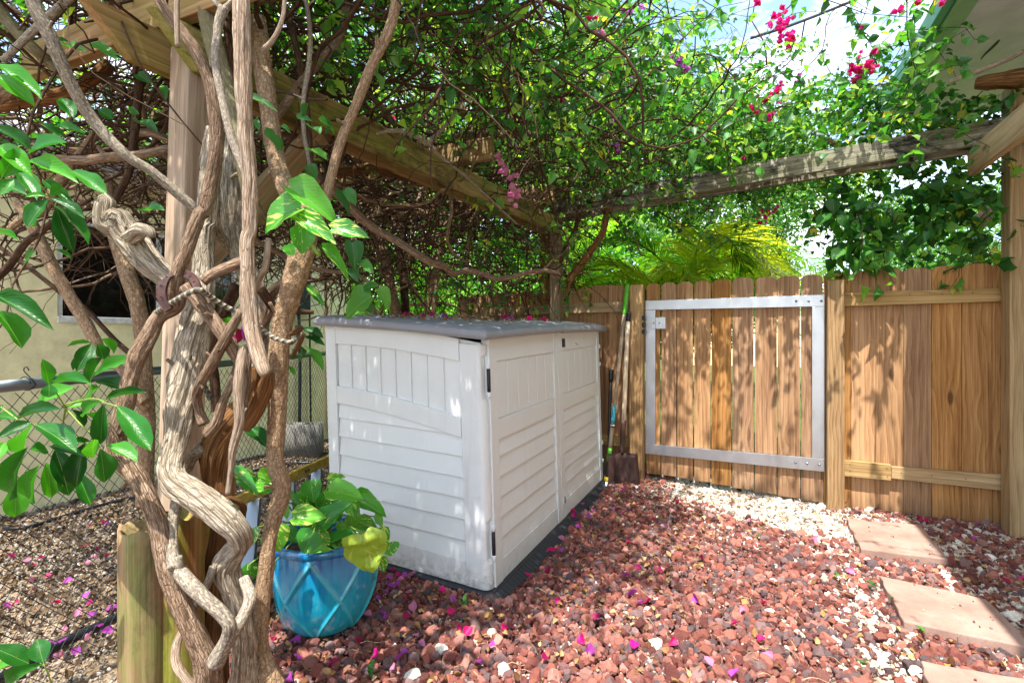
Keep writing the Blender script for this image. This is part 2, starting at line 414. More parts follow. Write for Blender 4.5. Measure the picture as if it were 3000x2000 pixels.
def stonemat(name, rough=0.95, nscale=60, bump=0.9):
    t = NT(name); a = t.N('Attribute', attribute_name='tint', attribute_type='INSTANCER').outputs['Color']
    n = t.noise(t.coord(), nscale, 5, .75); n2 = t.noise(t.coord(), nscale*.25, 3)
    c = t.mix(1.0, a, t.ramp(n, [(0.30, 0.45), (0.5, 0.95), (0.75, 1.25)]), 'MULTIPLY')
    c = t.mix(t.ramp(n2, [(0.5, 0), (0.75, 0.35)]), c, srgb('a58a80'))
    t.set(color=c, rough=rough, spec=0.25); t.bump(n, bump, 0.004)
    return t.m
M['lava'] = stonemat('lava_rock')
M['white_stone'] = stonemat('white_stone', bump=0.6)
M['litter'] = None
def littermat():
    t = NT('dry_leaf'); a = t.N('Attribute', attribute_name='tint', attribute_type='INSTANCER').outputs['Color']
    n = t.noise(t.coord(), 40, 4); c = t.mix(1.0, a, t.ramp(n, [(0.3, 0.6), (0.7, 1.2)]), 'MULTIPLY')
    t.set(color=c, rough=0.75, spec=0.25); tr = t.N('BsdfTranslucent'); t.L(c, tr.inputs[0])
    mx = t.N('MixShader', {0: 0.25}); t.L(t.p.outputs[0], mx.inputs[1]); t.L(tr.outputs[0], mx.inputs[2]); t.L(mx.outputs[0], t.out.inputs[0])
    return t.m
M['litter'] = littermat()
def plastic(name, c, dirt=0.15, woodgrain=True, splash=0.5):
    t = NT(name); oc = t.coord()
    g = t.N('TexWave', {'Vector': t.mapping(oc, (1, 1, 1)), 'Scale': 90.0, 'Distortion': 3.0, 'Detail': 3}, bands_direction='Z').outputs[0]
    d = t.noise(oc, 3.5, 7, .7)
    col = t.mix(t.math('MULTIPLY', t.ramp(d, [(0.5, 0), (0.8, 1)]), dirt), c, srgb('8f8672'))
    zz = t.N('SeparateXYZ', {0: oc}).outputs[2]
    low = t.math('MULTIPLY', t.ramp(t.math('ADD', zz, t.math('MULTIPLY', t.noise(oc, 9, 6, .75), .22)), [(0.13, 1), (0.26, 0)]), t.ramp(t.noise(oc, 30, 5, .7), [(0.4, .2), (0.62, 1)]))
    col = t.mix(t.math('MULTIPLY', low, splash), col, srgb('7d6c58'))
    strk = t.noise(t.mapping(oc, (14, 14, .8)), 1.5, 5, .65)
    col = t.mix(t.math('MULTIPLY', t.ramp(strk, [(0.56, 0), (0.74, 1)]), dirt*.9), col, srgb('94897a'))
    sp = t.ramp(t.N('TexVoronoi', {'Vector': oc, 'Scale': 26.0}).outputs['Distance'], [(0.0, 1), (0.045, 0)])
    col = t.mix(t.math('MULTIPLY', sp, 0.35), col, srgb('6f6552'))
    t.set(color=col, rough=t.ramp(d, [(0.3, 0.38), (0.7, 0.55)]), spec=0.45)
    if woodgrain: t.bump(g, 0.22, 0.0012)
    return t.m
M['shed'] = plastic('shed_plastic', srgb('dfe3e4'), 0.08, True, 0.22)
M['shed_dirty'] = plastic('shed_plastic_dirty', srgb('dbdfe0'), 0.25, True, 0.6)
M['lid'] = plastic('grey_lid_plastic', srgb('8b8d95'), 0.3, False, 0.0)
M['base'] = plastic('black_base_plastic', srgb('2c3138'), 0.12, False, 0.0)
M['black'] = plain('black_plastic', srgb('191a1c'), 0.45)
M['rubber'] = plain('black_hose', srgb('15171a'), 0.4)
def metalmat(name, c, rough=0.35, streak=(1, 1, 60)):
    t = NT(name); n = t.noise(t.mapping(t.coord(), streak), 12, 6, .7); b = t.noise(t.coord(), 5, 5, .6)
    t.set(color=t.mix(0.5, c, t.ramp(b, [(0.3, tuple(x*.75 for x in c[:3])+(1,)), (0.7, c)])), metal=1.0, rough=t.math('ADD', rough-.1, t.math('MULTIPLY', b, 0.25)))
    t.bump(n, 0.08, 0.001); return t.m
M['alu'] = metalmat('brushed_aluminium', srgb('c3c6c9'), 0.38)
M['galv'] = metalmat('galvanised_steel', srgb('8d979f'), 0.42)
M['galv_dark'] = metalmat('weathered_steel', srgb('4a5056'), 0.6)
M['rust'] = plain('rusty_iron', srgb('4a2f2a'), 0.8, 0.3, 40, 0.3, 0.5)
M['spade'] = plain('rusted_spade_steel', srgb('4e3630'), 0.65, 0.35, 14, 0.35, 0.3, stretch=(1, 1, .3))
M['dirtysteel'] = M['spade']
M['white'] = plain('white_paint', srgb('d8d8d4'), 0.5)
M['handle'] = wood('pale_ash_handle', srgb('a08a70'), srgb('c0ad93'), srgb('d8cab4'), knot=False)
M['handle_grey'] = wood('grey_wood_handle', srgb('76604c'), srgb('98836c'), srgb('b4a48e'), knot=False)
M['green'] = plain('lime_green_paint', srgb('5cb82c'), 0.4)
M['teal'] = plain('teal_sleeve', srgb('3aa0b4'), 0.4, nscale=60, namt=.3)
M['yellow'] = plain('yellow_paint', srgb('b89a3e'), 0.5, nscale=30, namt=.25)
M['yellow2'] = plain('bright_yellow', srgb('d8b818'), 0.5)
M['stucco'] = plain('yellow_stucco', srgb('ece2b2'), 0.9, nscale=9, namt=.10, bump=0.35)
M['concrete'] = plain('concrete', srgb('6c6a64'), 0.95, nscale=50, namt=.2, bump=0.5)
M['soffit'] = plain('white_soffit', srgb('d4cbe2'), 0.8, nscale=6, namt=.08)
M['fascia'] = plain('green_fascia', srgb('8fae8e'), 0.5, nscale=6, namt=.08)
M['gutter'] = plain('green_gutter', srgb('5f9a80'), 0.45, nscale=6, namt=.08)
M['roof'] = plain('grey_roof', srgb('77746e'), 0.9)
def glassmat():
    t = NT('dark_window_glass'); t.set(color=srgb('0a0d0c'), rough=0.06, spec=0.8); return t.m
M['glass'] = glassmat()
def clearglass():
    t = NT('clear_glass'); t.set(color=(.9, .95, .95, 1), rough=0.03, trans=1.0, ior=1.45); return t.m
M['clear'] = clearglass()
def slabmat():
    t = NT('pinkish_paver'); oc = t.coord(); n = t.noise(oc, 4, 7, .7); n2 = t.noise(oc, 160, 3, .6)
    c = t.ramp(n, [(0.3, srgb('806458')), (0.5, srgb('987b6e')), (0.7, srgb('a88d81'))])
    c = t.mix(t.ramp(n2, [(0.3, 0.35), (0.5, 0)]), c, srgb('6f564a'))
    n5 = t.noise(oc, 9, 6, .75, 1.0); c = t.mix(t.ramp(n5, [(0.52, 0), (0.70, .6)]), c, srgb('7d6a5c'))
    t.set(color=c, rough=0.85); t.bump(t.math('ADD', n2, n), 0.3, 0.003); return t.m
M['slab'] = slabmat()
def glazemat():
    t = NT('turquoise_glaze'); oc = t.coord(); s = t.N('SeparateXYZ', {0: oc})
    a = t.noise(t.mapping(oc, (55, 55, 2.2)), 1.0, 4, .6); b = t.noise(oc, 6, 4)
    z = t.math('ADD', t.math('MULTIPLY', s.outputs[2], 1.7), t.math('MULTIPLY', t.math('SUBTRACT', a, .5), 1.0))
    c = t.ramp(t.math('ADD', z, t.math('MULTIPLY', b, .25)), [(0.10, srgb('1cb0c4')), (0.42, srgb('14a0c2')), (0.72, srgb('157fb6')), (0.95, srgb('10468e'))])
    at = t.N('Attribute', attribute_name='ridge', attribute_type='GEOMETRY').outputs['Fac']
    c = t.mix(t.math('MULTIPLY', at, 0.75), c, srgb('52c8d6'))
    t.set(color=c, rough=0.14, coat=0.8, coatr=0.04, spec=0.6); t.bump(t.math('ADD', a, b), 0.2, 0.003); return t.m
M['glaze'] = glazemat()
M['soil'] = plain('potting_soil', srgb('4a3527'), 0.95, nscale=60, namt=.3, bump=.8)
def ropemat():
    t = NT('twisted_rope'); uv = t.N('SeparateXYZ', {0: t.coord('UV')})
    w = t.math('SINE', t.math('ADD', t.math('MULTIPLY', uv.outputs[0], 6.283), t.math('MULTIPLY', uv.outputs[1], 380)))
    t.set(color=t.ramp(w, [(0.2, srgb('5a554b')), (0.6, srgb('9d9480'))]), rough=.9); t.bump(w, .6, .003); return t.m
M['rope'] = ropemat()
def groundmat():
    t = NT('ground_soil'); oc = t.coord('Object'); s = t.N('SeparateXYZ', {0: oc})
    n = t.noise(oc, 45, 6, .75); n3 = t.noise(oc, 1.7, 4, .6)
    lava = t.ramp(n, [(0.3, srgb('2c1512')), (0.5, srgb('5a322a')), (0.7, srgb('8a5c50'))])
    tan = t.ramp(n, [(0.3, srgb('3e3024')), (0.5, srgb('87735c')), (0.7, srgb('c2b298'))])
    white = t.ramp(n, [(0.3, srgb('8d857a')), (0.5, srgb('bdb6a8')), (0.7, srgb('dcd6ca'))])
    grass = t.ramp(t.math('ADD', t.math('MULTIPLY', n, .6), t.math('MULTIPLY', n3, .4)), [(0.35, srgb('33401f')), (0.5, srgb('4c5e2e')), (0.62, srgb('746f48'))])
    x = t.math('ADD', s.outputs[0], t.math('MULTIPLY', t.math('SUBTRACT', n3, .5), 0.3))
    c = t.mix(t.math('GREATER_THAN', x, -1.92), tan, lava)
    wm = t.math('MULTIPLY', t.math('GREATER_THAN', x, -0.35), t.math('GREATER_THAN', s.outputs[1], 3.9))
    wx = t.math('GREATER_THAN', x, 0.55)
    c = t.mix(t.math('MAXIMUM', wm, wx), c, white)
    c = t.mix(t.math('GREATER_THAN', s.outputs[1], 5.4), c, grass)
    t.set(color=c, rough=1.0, spec=0.1); t.bump(n, 1.0, 0.01); return t.m
M['ground'] = groundmat()

# ------------------------------------------------------------------ scatter by geometry nodes (stuff only)
def scatter(name, pos, rot, scl, idx, tint, protos, parent=None, label=None, cat=None):
    n = len(pos)
    me = bpy.data.meshes.new(name); me.vertices.add(n); me.vertices.foreach_set('co', np.asarray(pos, dtype=np.float32).ravel())
    def att(nm, typ, data, key):
        a = me.attributes.new(nm, typ, 'POINT'); a.data.foreach_set(key, np.ascontiguousarray(data).ravel())
    att('rot', 'FLOAT_VECTOR', np.asarray(rot, np.float32), 'vector')
    att('scl', 'FLOAT_VECTOR', np.asarray(scl, np.float32), 'vector')
    att('idx', 'INT', np.asarray(idx, np.int32), 'value')
    tint = np.asarray(tint, np.float32)
    if tint.ndim == 1: att('tint', 'FLOAT', tint, 'value')
    else: att('tint', 'FLOAT_COLOR', np.hstack([tint[:, :3], np.ones((n, 1), np.float32)]).astype(np.float32), 'color')
    o = link(name, me, parent)
    g = bpy.data.node_groups.new(name+'_scatter', 'GeometryNodeTree')
    g.interface.new_socket('Geometry', in_out='INPUT', socket_type='NodeSocketGeometry')
    g.interface.new_socket('Geometry', in_out='OUTPUT', socket_type='NodeSocketGeometry')
    gi = g.nodes.new('NodeGroupInput'); go = g.nodes.new('NodeGroupOutput')
    iop = g.nodes.new('GeometryNodeInstanceOnPoints'); jn = g.nodes.new('GeometryNodeJoinGeometry')
    for p in protos:
        oi = g.nodes.new('GeometryNodeObjectInfo'); oi.inputs['Object'].default_value = p; oi.inputs['As Instance'].default_value = True
        g.links.new(oi.outputs['Geometry'], jn.inputs[0])
    def named(nm, typ):
        a = g.nodes.new('GeometryNodeInputNamedAttribute'); a.data_type = typ; a.inputs['Name'].default_value = nm
        return [q for q in a.outputs if q.enabled and q.name == 'Attribute'][0]
    e2r = g.nodes.new('FunctionNodeEulerToRotation')
    g.links.new(named('rot', 'FLOAT_VECTOR'), e2r.inputs[0]); g.links.new(e2r.outputs[0], iop.inputs['Rotation'])
    g.links.new(named('scl', 'FLOAT_VECTOR'), iop.inputs['Scale']); g.links.new(named('idx', 'INT'), iop.inputs['Instance Index'])
    iop.inputs['Pick Instance'].default_value = True
    g.links.new(gi.outputs[0], iop.inputs['Points']); g.links.new(jn.outputs[0], iop.inputs['Instance']); g.links.new(iop.outputs[0], go.inputs[0])
    md = o.modifiers.new('scatter', 'NODES'); md.node_group = g
    tag(o, label, cat, None, 'stuff')
    return o
def proto(name, me): return bpy.data.objects.new(name, me)

def leafshape(kind, L=1.0, W=0.5, rows=5, fold=0.18, droop=0.15, seed=0):
    "leaf along +Y from the origin, W = full width / length; 5 columns"
    rr = random.Random(seed)
    V = []; UV = []
    cols = [-1, -0.55, 0, 0.55, 1]
    prof = {
     'ovate': lambda t: math.sin(math.pi*min(1, t**0.62))**0.85,
     'lance': lambda t: math.sin(math.pi*t**1.12)**0.9,
     'oblong': lambda t: (math.sin(math.pi*t**1.35))**0.62,
     'heart': lambda t: (math.sin(math.pi*min(1, (t*0.93+0.07)**0.60)))**0.72,
    }[kind]
    for i in range(rows+1):
        t = i/rows
        w = max(prof(t), 0.0)*W/2 if 0 < i < rows else (0.004 if kind != 'heart' or i == rows else W*0.16)
        for c in cols:
            y = t*L
            if kind == 'heart' and i <= 1: y -= abs(c)*0.10*(1-i*0.5)
            z = abs(c)*w*fold*2 - droop*t*t + rr.uniform(-1, 1)*0.012*(0 < i < rows) + 0.10*w*abs(c)*math.sin(t*11+seed*1.7+c)
            V.append((c*w, y, z)); UV.append((0.5+c*0.5*(w/(W/2) if W else 0), t))
    Fc = []
    for i in range(rows):
        for j in range(4):
            a = i*5+j; Fc.append((a, a+1, a+6, a+5))
    return V, Fc, UV
def tinyleaf(seed, W=0.62, kind='ovate'):
    V, Fc, UV = leafshape(kind, 1, W, 3, 0.3, 0.12+0.1*(seed % 3), seed)
    keep = []; Vn = []; m = {}
    # three columns only, to stay light
    idx = [i for i in range(len(V)) if i % 5 in (0, 2, 4)]
    for k, i in enumerate(idx): m[i] = k; Vn.append(V[i])
    Fn = []
    for r in range(3):
        a = r*3
        Fn += [(a, a+1, a+4, a+3), (a+1, a+2, a+5, a+4)]
    return Vn, Fn, [UV[i] for i in idx]
def leaf_protos(name, mat, W=0.62, kind='ovate', n=4):
    out = []
    for s in range(n):
        V, Fc, UV = tinyleaf(s+3, W, kind); out.append(proto(name, mesh(name, V, Fc, mat, True, UV)))
    return out
LP = leaf_protos('leaf', M['leaf']); LPD = leaf_protos('dark_leaf', M['leaf_dark'], 0.8); LPF = leaf_protos('far_leaf', M['leaf_far'], 0.5); LPH = leaf_protos('hedge_leaf', M['leaf_hedge'], 0.55)
# ================================================================== GROUND
def gz(x, y):
    "ground height: soil heaped a little along the far end of the shed, a dip towards the yellow house"
    z = 0.0
    z += 0.045*math.exp(-((x+1.0)**2/0.5 + (y-4.2)**2/0.7))
    if x < -2.2: z -= 0.10*min(1, (-2.2-x)/1.2)
    return z
def build_ground():
    xs = [-60, -30, -15, -9] + list(np.arange(-6, 3.01, 0.15)) + [5, 9, 15, 30, 60]
    ys = [-20, -8, -3] + list(np.arange(0, 6.01, 0.15)) + [8, 12, 20, 40, 80]
    V = []; Fc = []
    for y in ys:
        for x in xs:
            n = mnoise.noise(Vector((x*1.3, y*1.3, 0)))*0.012 if -6 <= x <= 3 and 0 <= y <= 6 else 0
            V.append((x, y, gz(x, y)-0.022+n))
    nx = len(xs)
    for j in range(len(ys)-1):
        for i in range(nx-1):
            a = j*nx+i; Fc.append((a, a+1, a+nx+1, a+nx))
    o = link('ground', mesh('ground', V, Fc, M['ground'], True)); o['kind'] = 'structure'
build_ground()

# ================================================================== PICKET FENCE AND GATE
YB = 4.57
def picket(u0, u1, vt, zb, parent, ear=0.022, mat=None, y=YB, th=0.017):
    x0, x1 = XonY(u0, y)+0.002, XonY(u1, y)-0.002
    zt = onY((u0+u1)/2, vt, y).z
    w = x1-x0; h = zt-zb; e = ear; lean = random.uniform(-.003, .003)
    prof = [(-w/2, 0), (w/2, 0), (w/2+lean, h-e), (w/2-e*.8+lean, h-e*.25), (w/2-e*1.3+lean, h), (-w/2+e*1.3+lean, h), (-w/2+e*.8+lean, h-e*.25), (-w/2+lean, h-e)]
    n = len(prof)
    V = [(a, 0, b) for a, b in prof] + [(a, th, b) for a, b in prof]
    Fc = [tuple(range(n)), tuple(range(2*n-1, n-1, -1))] + [(i, i+n, (i+1) % n+n, (i+1) % n) for i in range(n)]
    o = link('picket', mesh('picket', V, Fc, mat or M['cedar']), parent, Matrix.Translation(((x0+x1)/2, y+random.uniform(0, .005), zb)))
    return bevel(o, 0.0015, 1)
def plate(name, pts, y0, y1, mat, parent, bw=0.0015):
    "pts: four pixels (clockwise from top left) on the upright plane Y=y0; grain along the longer side"
    c = [onY(u, v, y0) for u, v in pts]
    org = (c[0]+c[3])/2
    n = 4
    V = [p-org for p in c] + [p-org+Vector((0, y1-y0, 0)) for p in c]
    horiz = (c[1]-c[0]).length > (c[3]-c[0]).length
    R = Matrix.Rotation(math.pi/2, 4, 'Y') if horiz else Matrix.Identity(4)
    V = [R.inverted() @ v for v in V]
    Fc = [(3, 2, 1, 0), (4, 5, 6, 7)] + [(i, (i+1) % 4, (i+1) % 4+4, i+4) for i in range(4)]
    o = link(name, mesh(name, V, Fc, mat), parent, Matrix.Translation(org) @ R)
    return bevel(o, bw, 2) if bw else o

lf = empty('picket_fence', (XonY(1600, YB), YB, 0), 'dog-eared cedar picket fence behind the white storage shed and the shovels', 'fence')
us = [(1295,362),(1365,361),(1447,353),(1530,346),(1620,340),(1712,336),(1810,329),(1900,323),(2005,317),(2105,310),(2215,304)]
eu = [800+u/2.24 for u, _ in us] + [1700+x/1.96 for x in (75, 168, 258, 300)]
ev = [700+v/2.24 for _, v in us] + [838, 836, 834]
for i in range(len(eu)-1): picket(eu[i], eu[i+1]-0.6, ev[min(i, len(ev)-1)], gz(XonY(eu[i], YB), YB)+random.uniform(-.01, .01), lf)
plate('rail', [(1380, 904), (1843, 882), (1843, 913), (1380, 926)], YB-0.042, YB-0.004, M['rail'], lf)
plate('rail', [(1380, 1226), (1843, 1279), (1843, 1311), (1380, 1250)], YB-0.042, YB-0.004, M['rail'], lf)
plate('post', [(1342, 871), (1366, 868), (1366, 1390), (1342, 1390)], YB-0.07, YB+0.02, M['post'], lf)
plate('post', [(1366.6, 875), (1378, 874), (1378, 1390), (1366.6, 1390)], YB-0.05, YB+0.02, M['post'], lf)

rf = empty('picket_fence', (1.0, YB, 0), 'brown cedar picket fence to the right of the gate, on two pine rails', 'fence')
ru = [2300+x/1.96 for x in (222, 378, 522, 680, 843, 1015, 1192, 1290, 1400, 1560)]
rv = [700+y/1.96 for y in (197, 182, 172, 167, 155, 141, 133, 128, 120)]
for i in range(len(ru)-1): picket(ru[i]-0.4, ru[i+1]+0.4, rv[i], random.uniform(0.0, .02), rf, 0.024)
def uof(X, Y): return 1500+F*(X*CA+Y*SA)/depth_of(X, Y)
_x = XonY(ru[-1]+0.4, YB)
while _x < 2.86:
    picket(uof(_x, YB), uof(_x+0.14, YB), rv[-1]-(uof(_x, YB)-3090)*0.045, 0.01, rf, 0.024); _x += 0.142
for _z in (1.62, 0.42): box('rail', XonY(3131, YB-.04), 2.88, YB-0.04, YB-0.004, _z-.045, _z+.045, M['rail'], rf)
plate('rail', [(2474, 857), (3130, 838), (3130, 876), (2474, 897)], YB-0.04, YB-0.004, M['rail'], rf)
plate('rail', [(2474, 1348), (2611, 1362), (2611, 1407), (2474, 1394)], YB-0.046, YB-0.004, M['rail'], rf)
plate('rail', [(2612, 1366), (3130, 1406), (3130, 1457), (2612, 1401)], YB-0.040, YB-0.004, M['rail'], rf)
nl = Bag()
for (u, v) in ((2494,870),(2494,884),(2598,1372),(2600,1396),(2570,868),(2665,864),(2760,861),(2850,857),(2490,1360),(2490,1380),(2640,1385),(2730,1392),(2830,1402)):
    p = onY(u, v, YB-0.0475); Vb = [p+Vector(q) for q in ((-.003,0,-.003),(.003,0,-.003),(.003,0,.003),(-.003,0,.003),(0,-.0015,0))]
    nl.add(Vb, [(0,1,4),(1,2,4),(2,3,4),(3,0,4)])
o = nl.build('nail_heads', M['black'], rf); o['kind'] = 'stuff'

gate = empty('wooden_gate', (0, YB, 0.05), 'cedar board gate in a shiny square aluminium frame', 'gate')
gu = [1700+x/1.96 for x in (378, 462, 554, 650, 750, 870, 999, 1131, 1266, 1397)]
gv = [700+y/1.96 for y in (254, 250, 245, 240, 234, 222, 218, 211, 205)]
gb = [1388, 1393, 1401, 1410, 1420, 1432, 1444, 1456, 1468]
for i in range(9):
    zb = onY((gu[i]+gu[i+1])/2, 1350+ (gb[i]-1350), YB).z
    picket(gu[i]+0.9, gu[i+1]-0.9, gv[i], zb, gate, 0.026)
YG = 4.541
plate('frame_bar', [(1891, 881), (2415.5, 863), (2415.5, 897), (1891, 908)], YG, YB-0.002, M['alu'], gate)
plate('frame_bar', [(1891, 1300), (2415.5, 1344), (2415.5, 1381.5), (1891, 1328)], YG, YB-0.002, M['alu'], gate)
plate('frame_bar', [(1891, 908.5), (1920, 908), (1920, 1302), (1891, 1299.5)], YG+.001, YB-0.002, M['alu'], gate)
plate('frame_bar', [(2379, 898.5), (2415.5, 897.5), (2415.5, 1343.5), (2379, 1340.5)], YG+.001, YB-0.002, M['alu'], gate)
plate('latch_plate', [(1919.8, 930), (1950, 929), (1950, 963), (1919.8, 963)], YG-0.004, YB-0.001, M['alu'], gate)
plate('latch_plate', [(1908, 931), (1919.3, 931), (1919.3, 963), (1908, 963)], YG-0.004, YG, M['alu'], gate)
def bolt(u, v, y, parent, r=0.009, L=0.014, mat=None):
    p = onY(u, v, y); prof = [(0.0005, 0), (r, 0), (r, 0.003), (r*.62, 0.0035), (r*.62, L), (0.0005, L)]
    return lathe('bolt', [(a, b) for a, b in prof], mat or M['galv'], Matrix.Translation(p) @ Matrix.Rotation(math.pi/2, 4, 'X'), parent, 10)
for u, v in ((1240,357),(1312,357),(1384,356),(1236,1283),(1302,1287),(1373,1295)): bolt(1700+u/1.96, 700+v/1.96, YG-0.0005, gate)
for u, v in ((421,481),(455,482)): bolt(1700+u/1.96, 700+v/1.96, YG-0.0045, gate, 0.006, 0.006)
for vv in (440, 480, 520):
    plate('hinge_leaf', [(1879, 700+vv/1.96), (1889.6, 700+vv/1.96), (1889.6, 700+(vv+26)/1.96), (1879, 700+(vv+26)/1.96)], 4.46, 4.50, M['black'], gate, 0.003)

def fpost(name, u0, u1, vt, y, depth, label, mat, zb=-0.1):
    x0, x1 = XonY(u0, y), XonY(u1, y); zt = onY((u0+u1)/2, vt, y).z
    o = box(name, x0, x1, y, y+depth, zb, zt, mat, None, 0.004)
    return tag(o, label, 'post')
fpost('gate_post', 1844, 1883, 834, 4.46, 0.10, 'square pine post between the leaning shovels and the gate', M['post'])
fpost('gate_post', 2424, 2475, 820, 4.455, 0.105, 'knotty square pine post to the right of the aluminium gate frame', M['post'])

# ================================================================== PERGOLA
pg = empty('pergola', (-1.6, 1.0, 0), 'weathered timber pergola with mossy doubled beams carrying the vines', 'pergola')
ZB = 2.235
d1 = Vector((-1.469+1.609, 4.156-1.345, 0)).normalized(); nn = Vector((d1.y, -d1.x, 0))
Bq = lambda Y, off, z: Vector((-1.609 + (Y-1.345)*d1.x/d1.y, Y, z)) + nn*off
timber('beam', Bq(0.93, -.019, ZB-.008), Bq(4.16, -.019, ZB-.003), 0.038, 0.135, M['beam'], pg, cut0=0.14)
timber('beam', Bq(0.80, -.147, ZB), Bq(4.10, -.147, ZB), 0.038, 0.135, M['beam_clean'], pg, cut0=0.14)
# flip the end cut: the lower corner is cut back
pc = Bq(1.10, -.083, 0)
base = P(516, 1500, 1.62); 
timber('post', Vector((base.x-.02, base.y, -0.1)), Vector((pc.x, pc.y, 2.26)), 0.092, 0.092, M['oldpost'], pg, up=(1, 0.05, 0), bw=0.006)
timber('brace', Bq(1.08, -.083, 1.50), Bq(1.62, -.083, 2.16), 0.06, 0.085, M['beam_clean'], pg)
timber('rafter', (-2.6, 1.02, 2.372), (-1.15, 1.06, 2.378), 0.04, 0.13, M['beam_clean'], pg)
timber('rafter', (-3.4, 2.6, 2.372), (-1.35, 2.62, 2.38), 0.04, 0.13, M['beam_clean'], pg)
timber('rafter', (-3.4, 3.6, 2.372), (-1.35, 3.62, 2.38), 0.04, 0.13, M['beam_clean'], pg)
timber('beam', (-1.62, 4.25, 2.425), (1.75, 4.25, 2.625), 0.04, 0.145, M['beam_dark'], pg)
timber('beam', (-1.62, 4.36, 2.405), (1.75, 4.36, 2.605), 0.04, 0.145, M['beam_dark'], pg)
timber('beam', (1.31, 4.345, 2.44), (1.31, -1.2, 2.44), 0.045, 0.17, M['rail'], pg)
timber('post', (-1.585, 4.31, 0), (-1.585, 4.31, 2.48), 0.09, 0.09, M['oldpost'], pg, up=(1, 0, 0))
pr = XonY(2946, 4.36)
timber('post', (pr+.092, 4.43, -0.1), (pr+.092, 4.43, 2.93), 0.14, 0.14, M['rail'], pg, up=(1, 0, 0), bw=0.008)
for (u, v, Y) in ((2875, 418, 4.225),):
    bolt(u, v, Y, pg, 0.014, 0.02)

# ================================================================== STORAGE SHED
SA_ = P(1434, 1735, 2.57); SB_ = P(1765, 1400, 4.42); SC_ = P(972, 1603, 3.0)
SL = (SB_-SA_).length; SW = (SC_-SA_).length
e1 = (SB_-SA_).normalized(); e2 = (SC_-SA_).normalized(); e3 = (Vector((0, 0, 1)) - 0.03*Vector((CA, SA, 0)))
shed = empty('storage_shed', SA_, 'off-white plastic storage shed with grey lid and two front doors', 'storage shed')
def S(a, b, c): return e1*a + e2*b + e3*c
def spart(name, V, Fc, mat, parent=None, smooth=False, bw=0.0025, seg=2):
    o = link(name, mesh(name, [S(*v) for v in V], Fc, mat, smooth), parent or shed, Matrix.Translation(SA_))
    if bw: bevel(o, bw, seg)
    return o
def sbox(name, a0, a1, b0, b1, c0, c1, mat=None, parent=None, bw=0.0025):
    return spart(name, boxverts(a0, a1, b0, b1, c0, c1), BOXF, mat or M['shed'], parent, bw=bw)
def sidestrip(name, b0, b1, lo, hi, a0, a1, n=14, mat=None, parent=None, bw=0.003):
    "panel in the side wall, between curves lo(b) and hi(b)"
    V = []; Fc = []
    for i in range(n+1):
        b = b0+(b1-b0)*i/n
        V += [(a0, b, lo(b)), (a0, b, hi(b)), (a1, b, hi(b)), (a1, b, lo(b))]
    for i in range(n):
        k = i*4; m = k+4
        Fc += [(k, k+1, m+1, m), (k+1, k+2, m+2, m+1), (k+2, k+3, m+3, m+2), (k+3, k, m, m+3)]
    Fc += [(3, 2, 1, 0), (n*4, n*4+1, n*4+2, n*4+3)]
    return spart(name, V, Fc, mat or M['shed'], parent, bw=bw)
W_ = SW
ctop = lambda b: 1.250 + 0.062*math.sin(min(1, b/(W_*0.72))*math.pi/2)
# carcass
sw = sidestrip('side_wall', 0.02, W_-0.01, lambda b: 0.0, lambda b: ctop(b)-0.004, 0.020, 0.045, bw=0)
spart('back_wall', boxverts(0.05, SL-0.02, W_-0.03, W_-0.002, 0, 1.30), BOXF, M['shed'])
spart('side_wall', boxverts(SL-0.03, SL, 0.03, W_, 0, 1.26), BOXF, M['shed'])
# side wall: corner columns
def column():
    r = 0.045; prof = [(0.0, 0.135), (0.0, r)]
    for k in range(1, 7):
        t = k/6*math.pi/2; prof.append((r-r*math.cos(t), r-r*math.sin(t)))
    prof += [(0.052, 0.0), (0.052, 0.03), (0.045, 0.135)]
    n = len(prof); levels = [0.0, 0.13, 0.15, 0.335, 0.355, 0.62, 0.95, 0.97, 1.175, 1.195, 1.243]
    V = []; Fc = []
    for li, c in enumerate(levels):
        notch = 0.016 if (0.14 < c < 0.345 or 0.96 < c < 1.185) else 0.0
        for a, b in prof: V.append((a, max(b, notch) if b < 0.03 else b, c))
    for l in range(len(levels)-1):
        for i in range(n): Fc.append((l*n+i, l*n+(i+1) % n, (l+1)*n+(i+1) % n, (l+1)*n+i))
    Fc += [tuple(range(n-1, -1, -1)), tuple(range((len(levels)-1)*n, len(levels)*n))]
    spart('corner_column', V, Fc, M['shed_dirty'], bw=0.004)
column()
sidestrip('corner_column', W_-0.075, W_, lambda b: 0.0, lambda b: ctop(b), -0.002, 0.05, 3)
b0, b1 = 0.137, W_-0.077
tb_lo = lambda b: 1.135 + 0.062*math.sin(min(1, (b)/(W_*0.8))*math.pi/2)
mb_hi = lambda b: 0.835 + 0.118*math.sin(min(1, b/(W_*0.98))*math.pi/2)
mb_lo = lambda b: 0.735 + 0.118*math.sin(min(1, b/(W_*0.98))*math.pi/2)
sidestrip('top_band', b0, b1, tb_lo, ctop, -0.002, 0.03, mat=M['shed'])
sidestrip('middle_band', b0, b1, mb_lo, mb_hi, -0.003, 0.03)
nb = 8
for i in range(nb):
    x0 = b0+(b1-b0)*i/nb; x1 = b0+(b1-b0)*(i+1)/nb
    sidestrip('wall_panel', x0+0.004, x1-0.004, lambda b: mb_hi(b)-0.01, lambda b: tb_lo(b)+0.01, 0.0135, 0.028, 2, bw=0.002)
    if i: sidestrip('rib', x0-0.005, x0+0.005, lambda b: mb_hi(b)-0.004, lambda b: tb_lo(b)+0.004, 0.004, 0.028, 2, bw=0.001)
cs = [0.118, 0.226, 0.334, 0.442, 0.55, 0.658, 0.766]
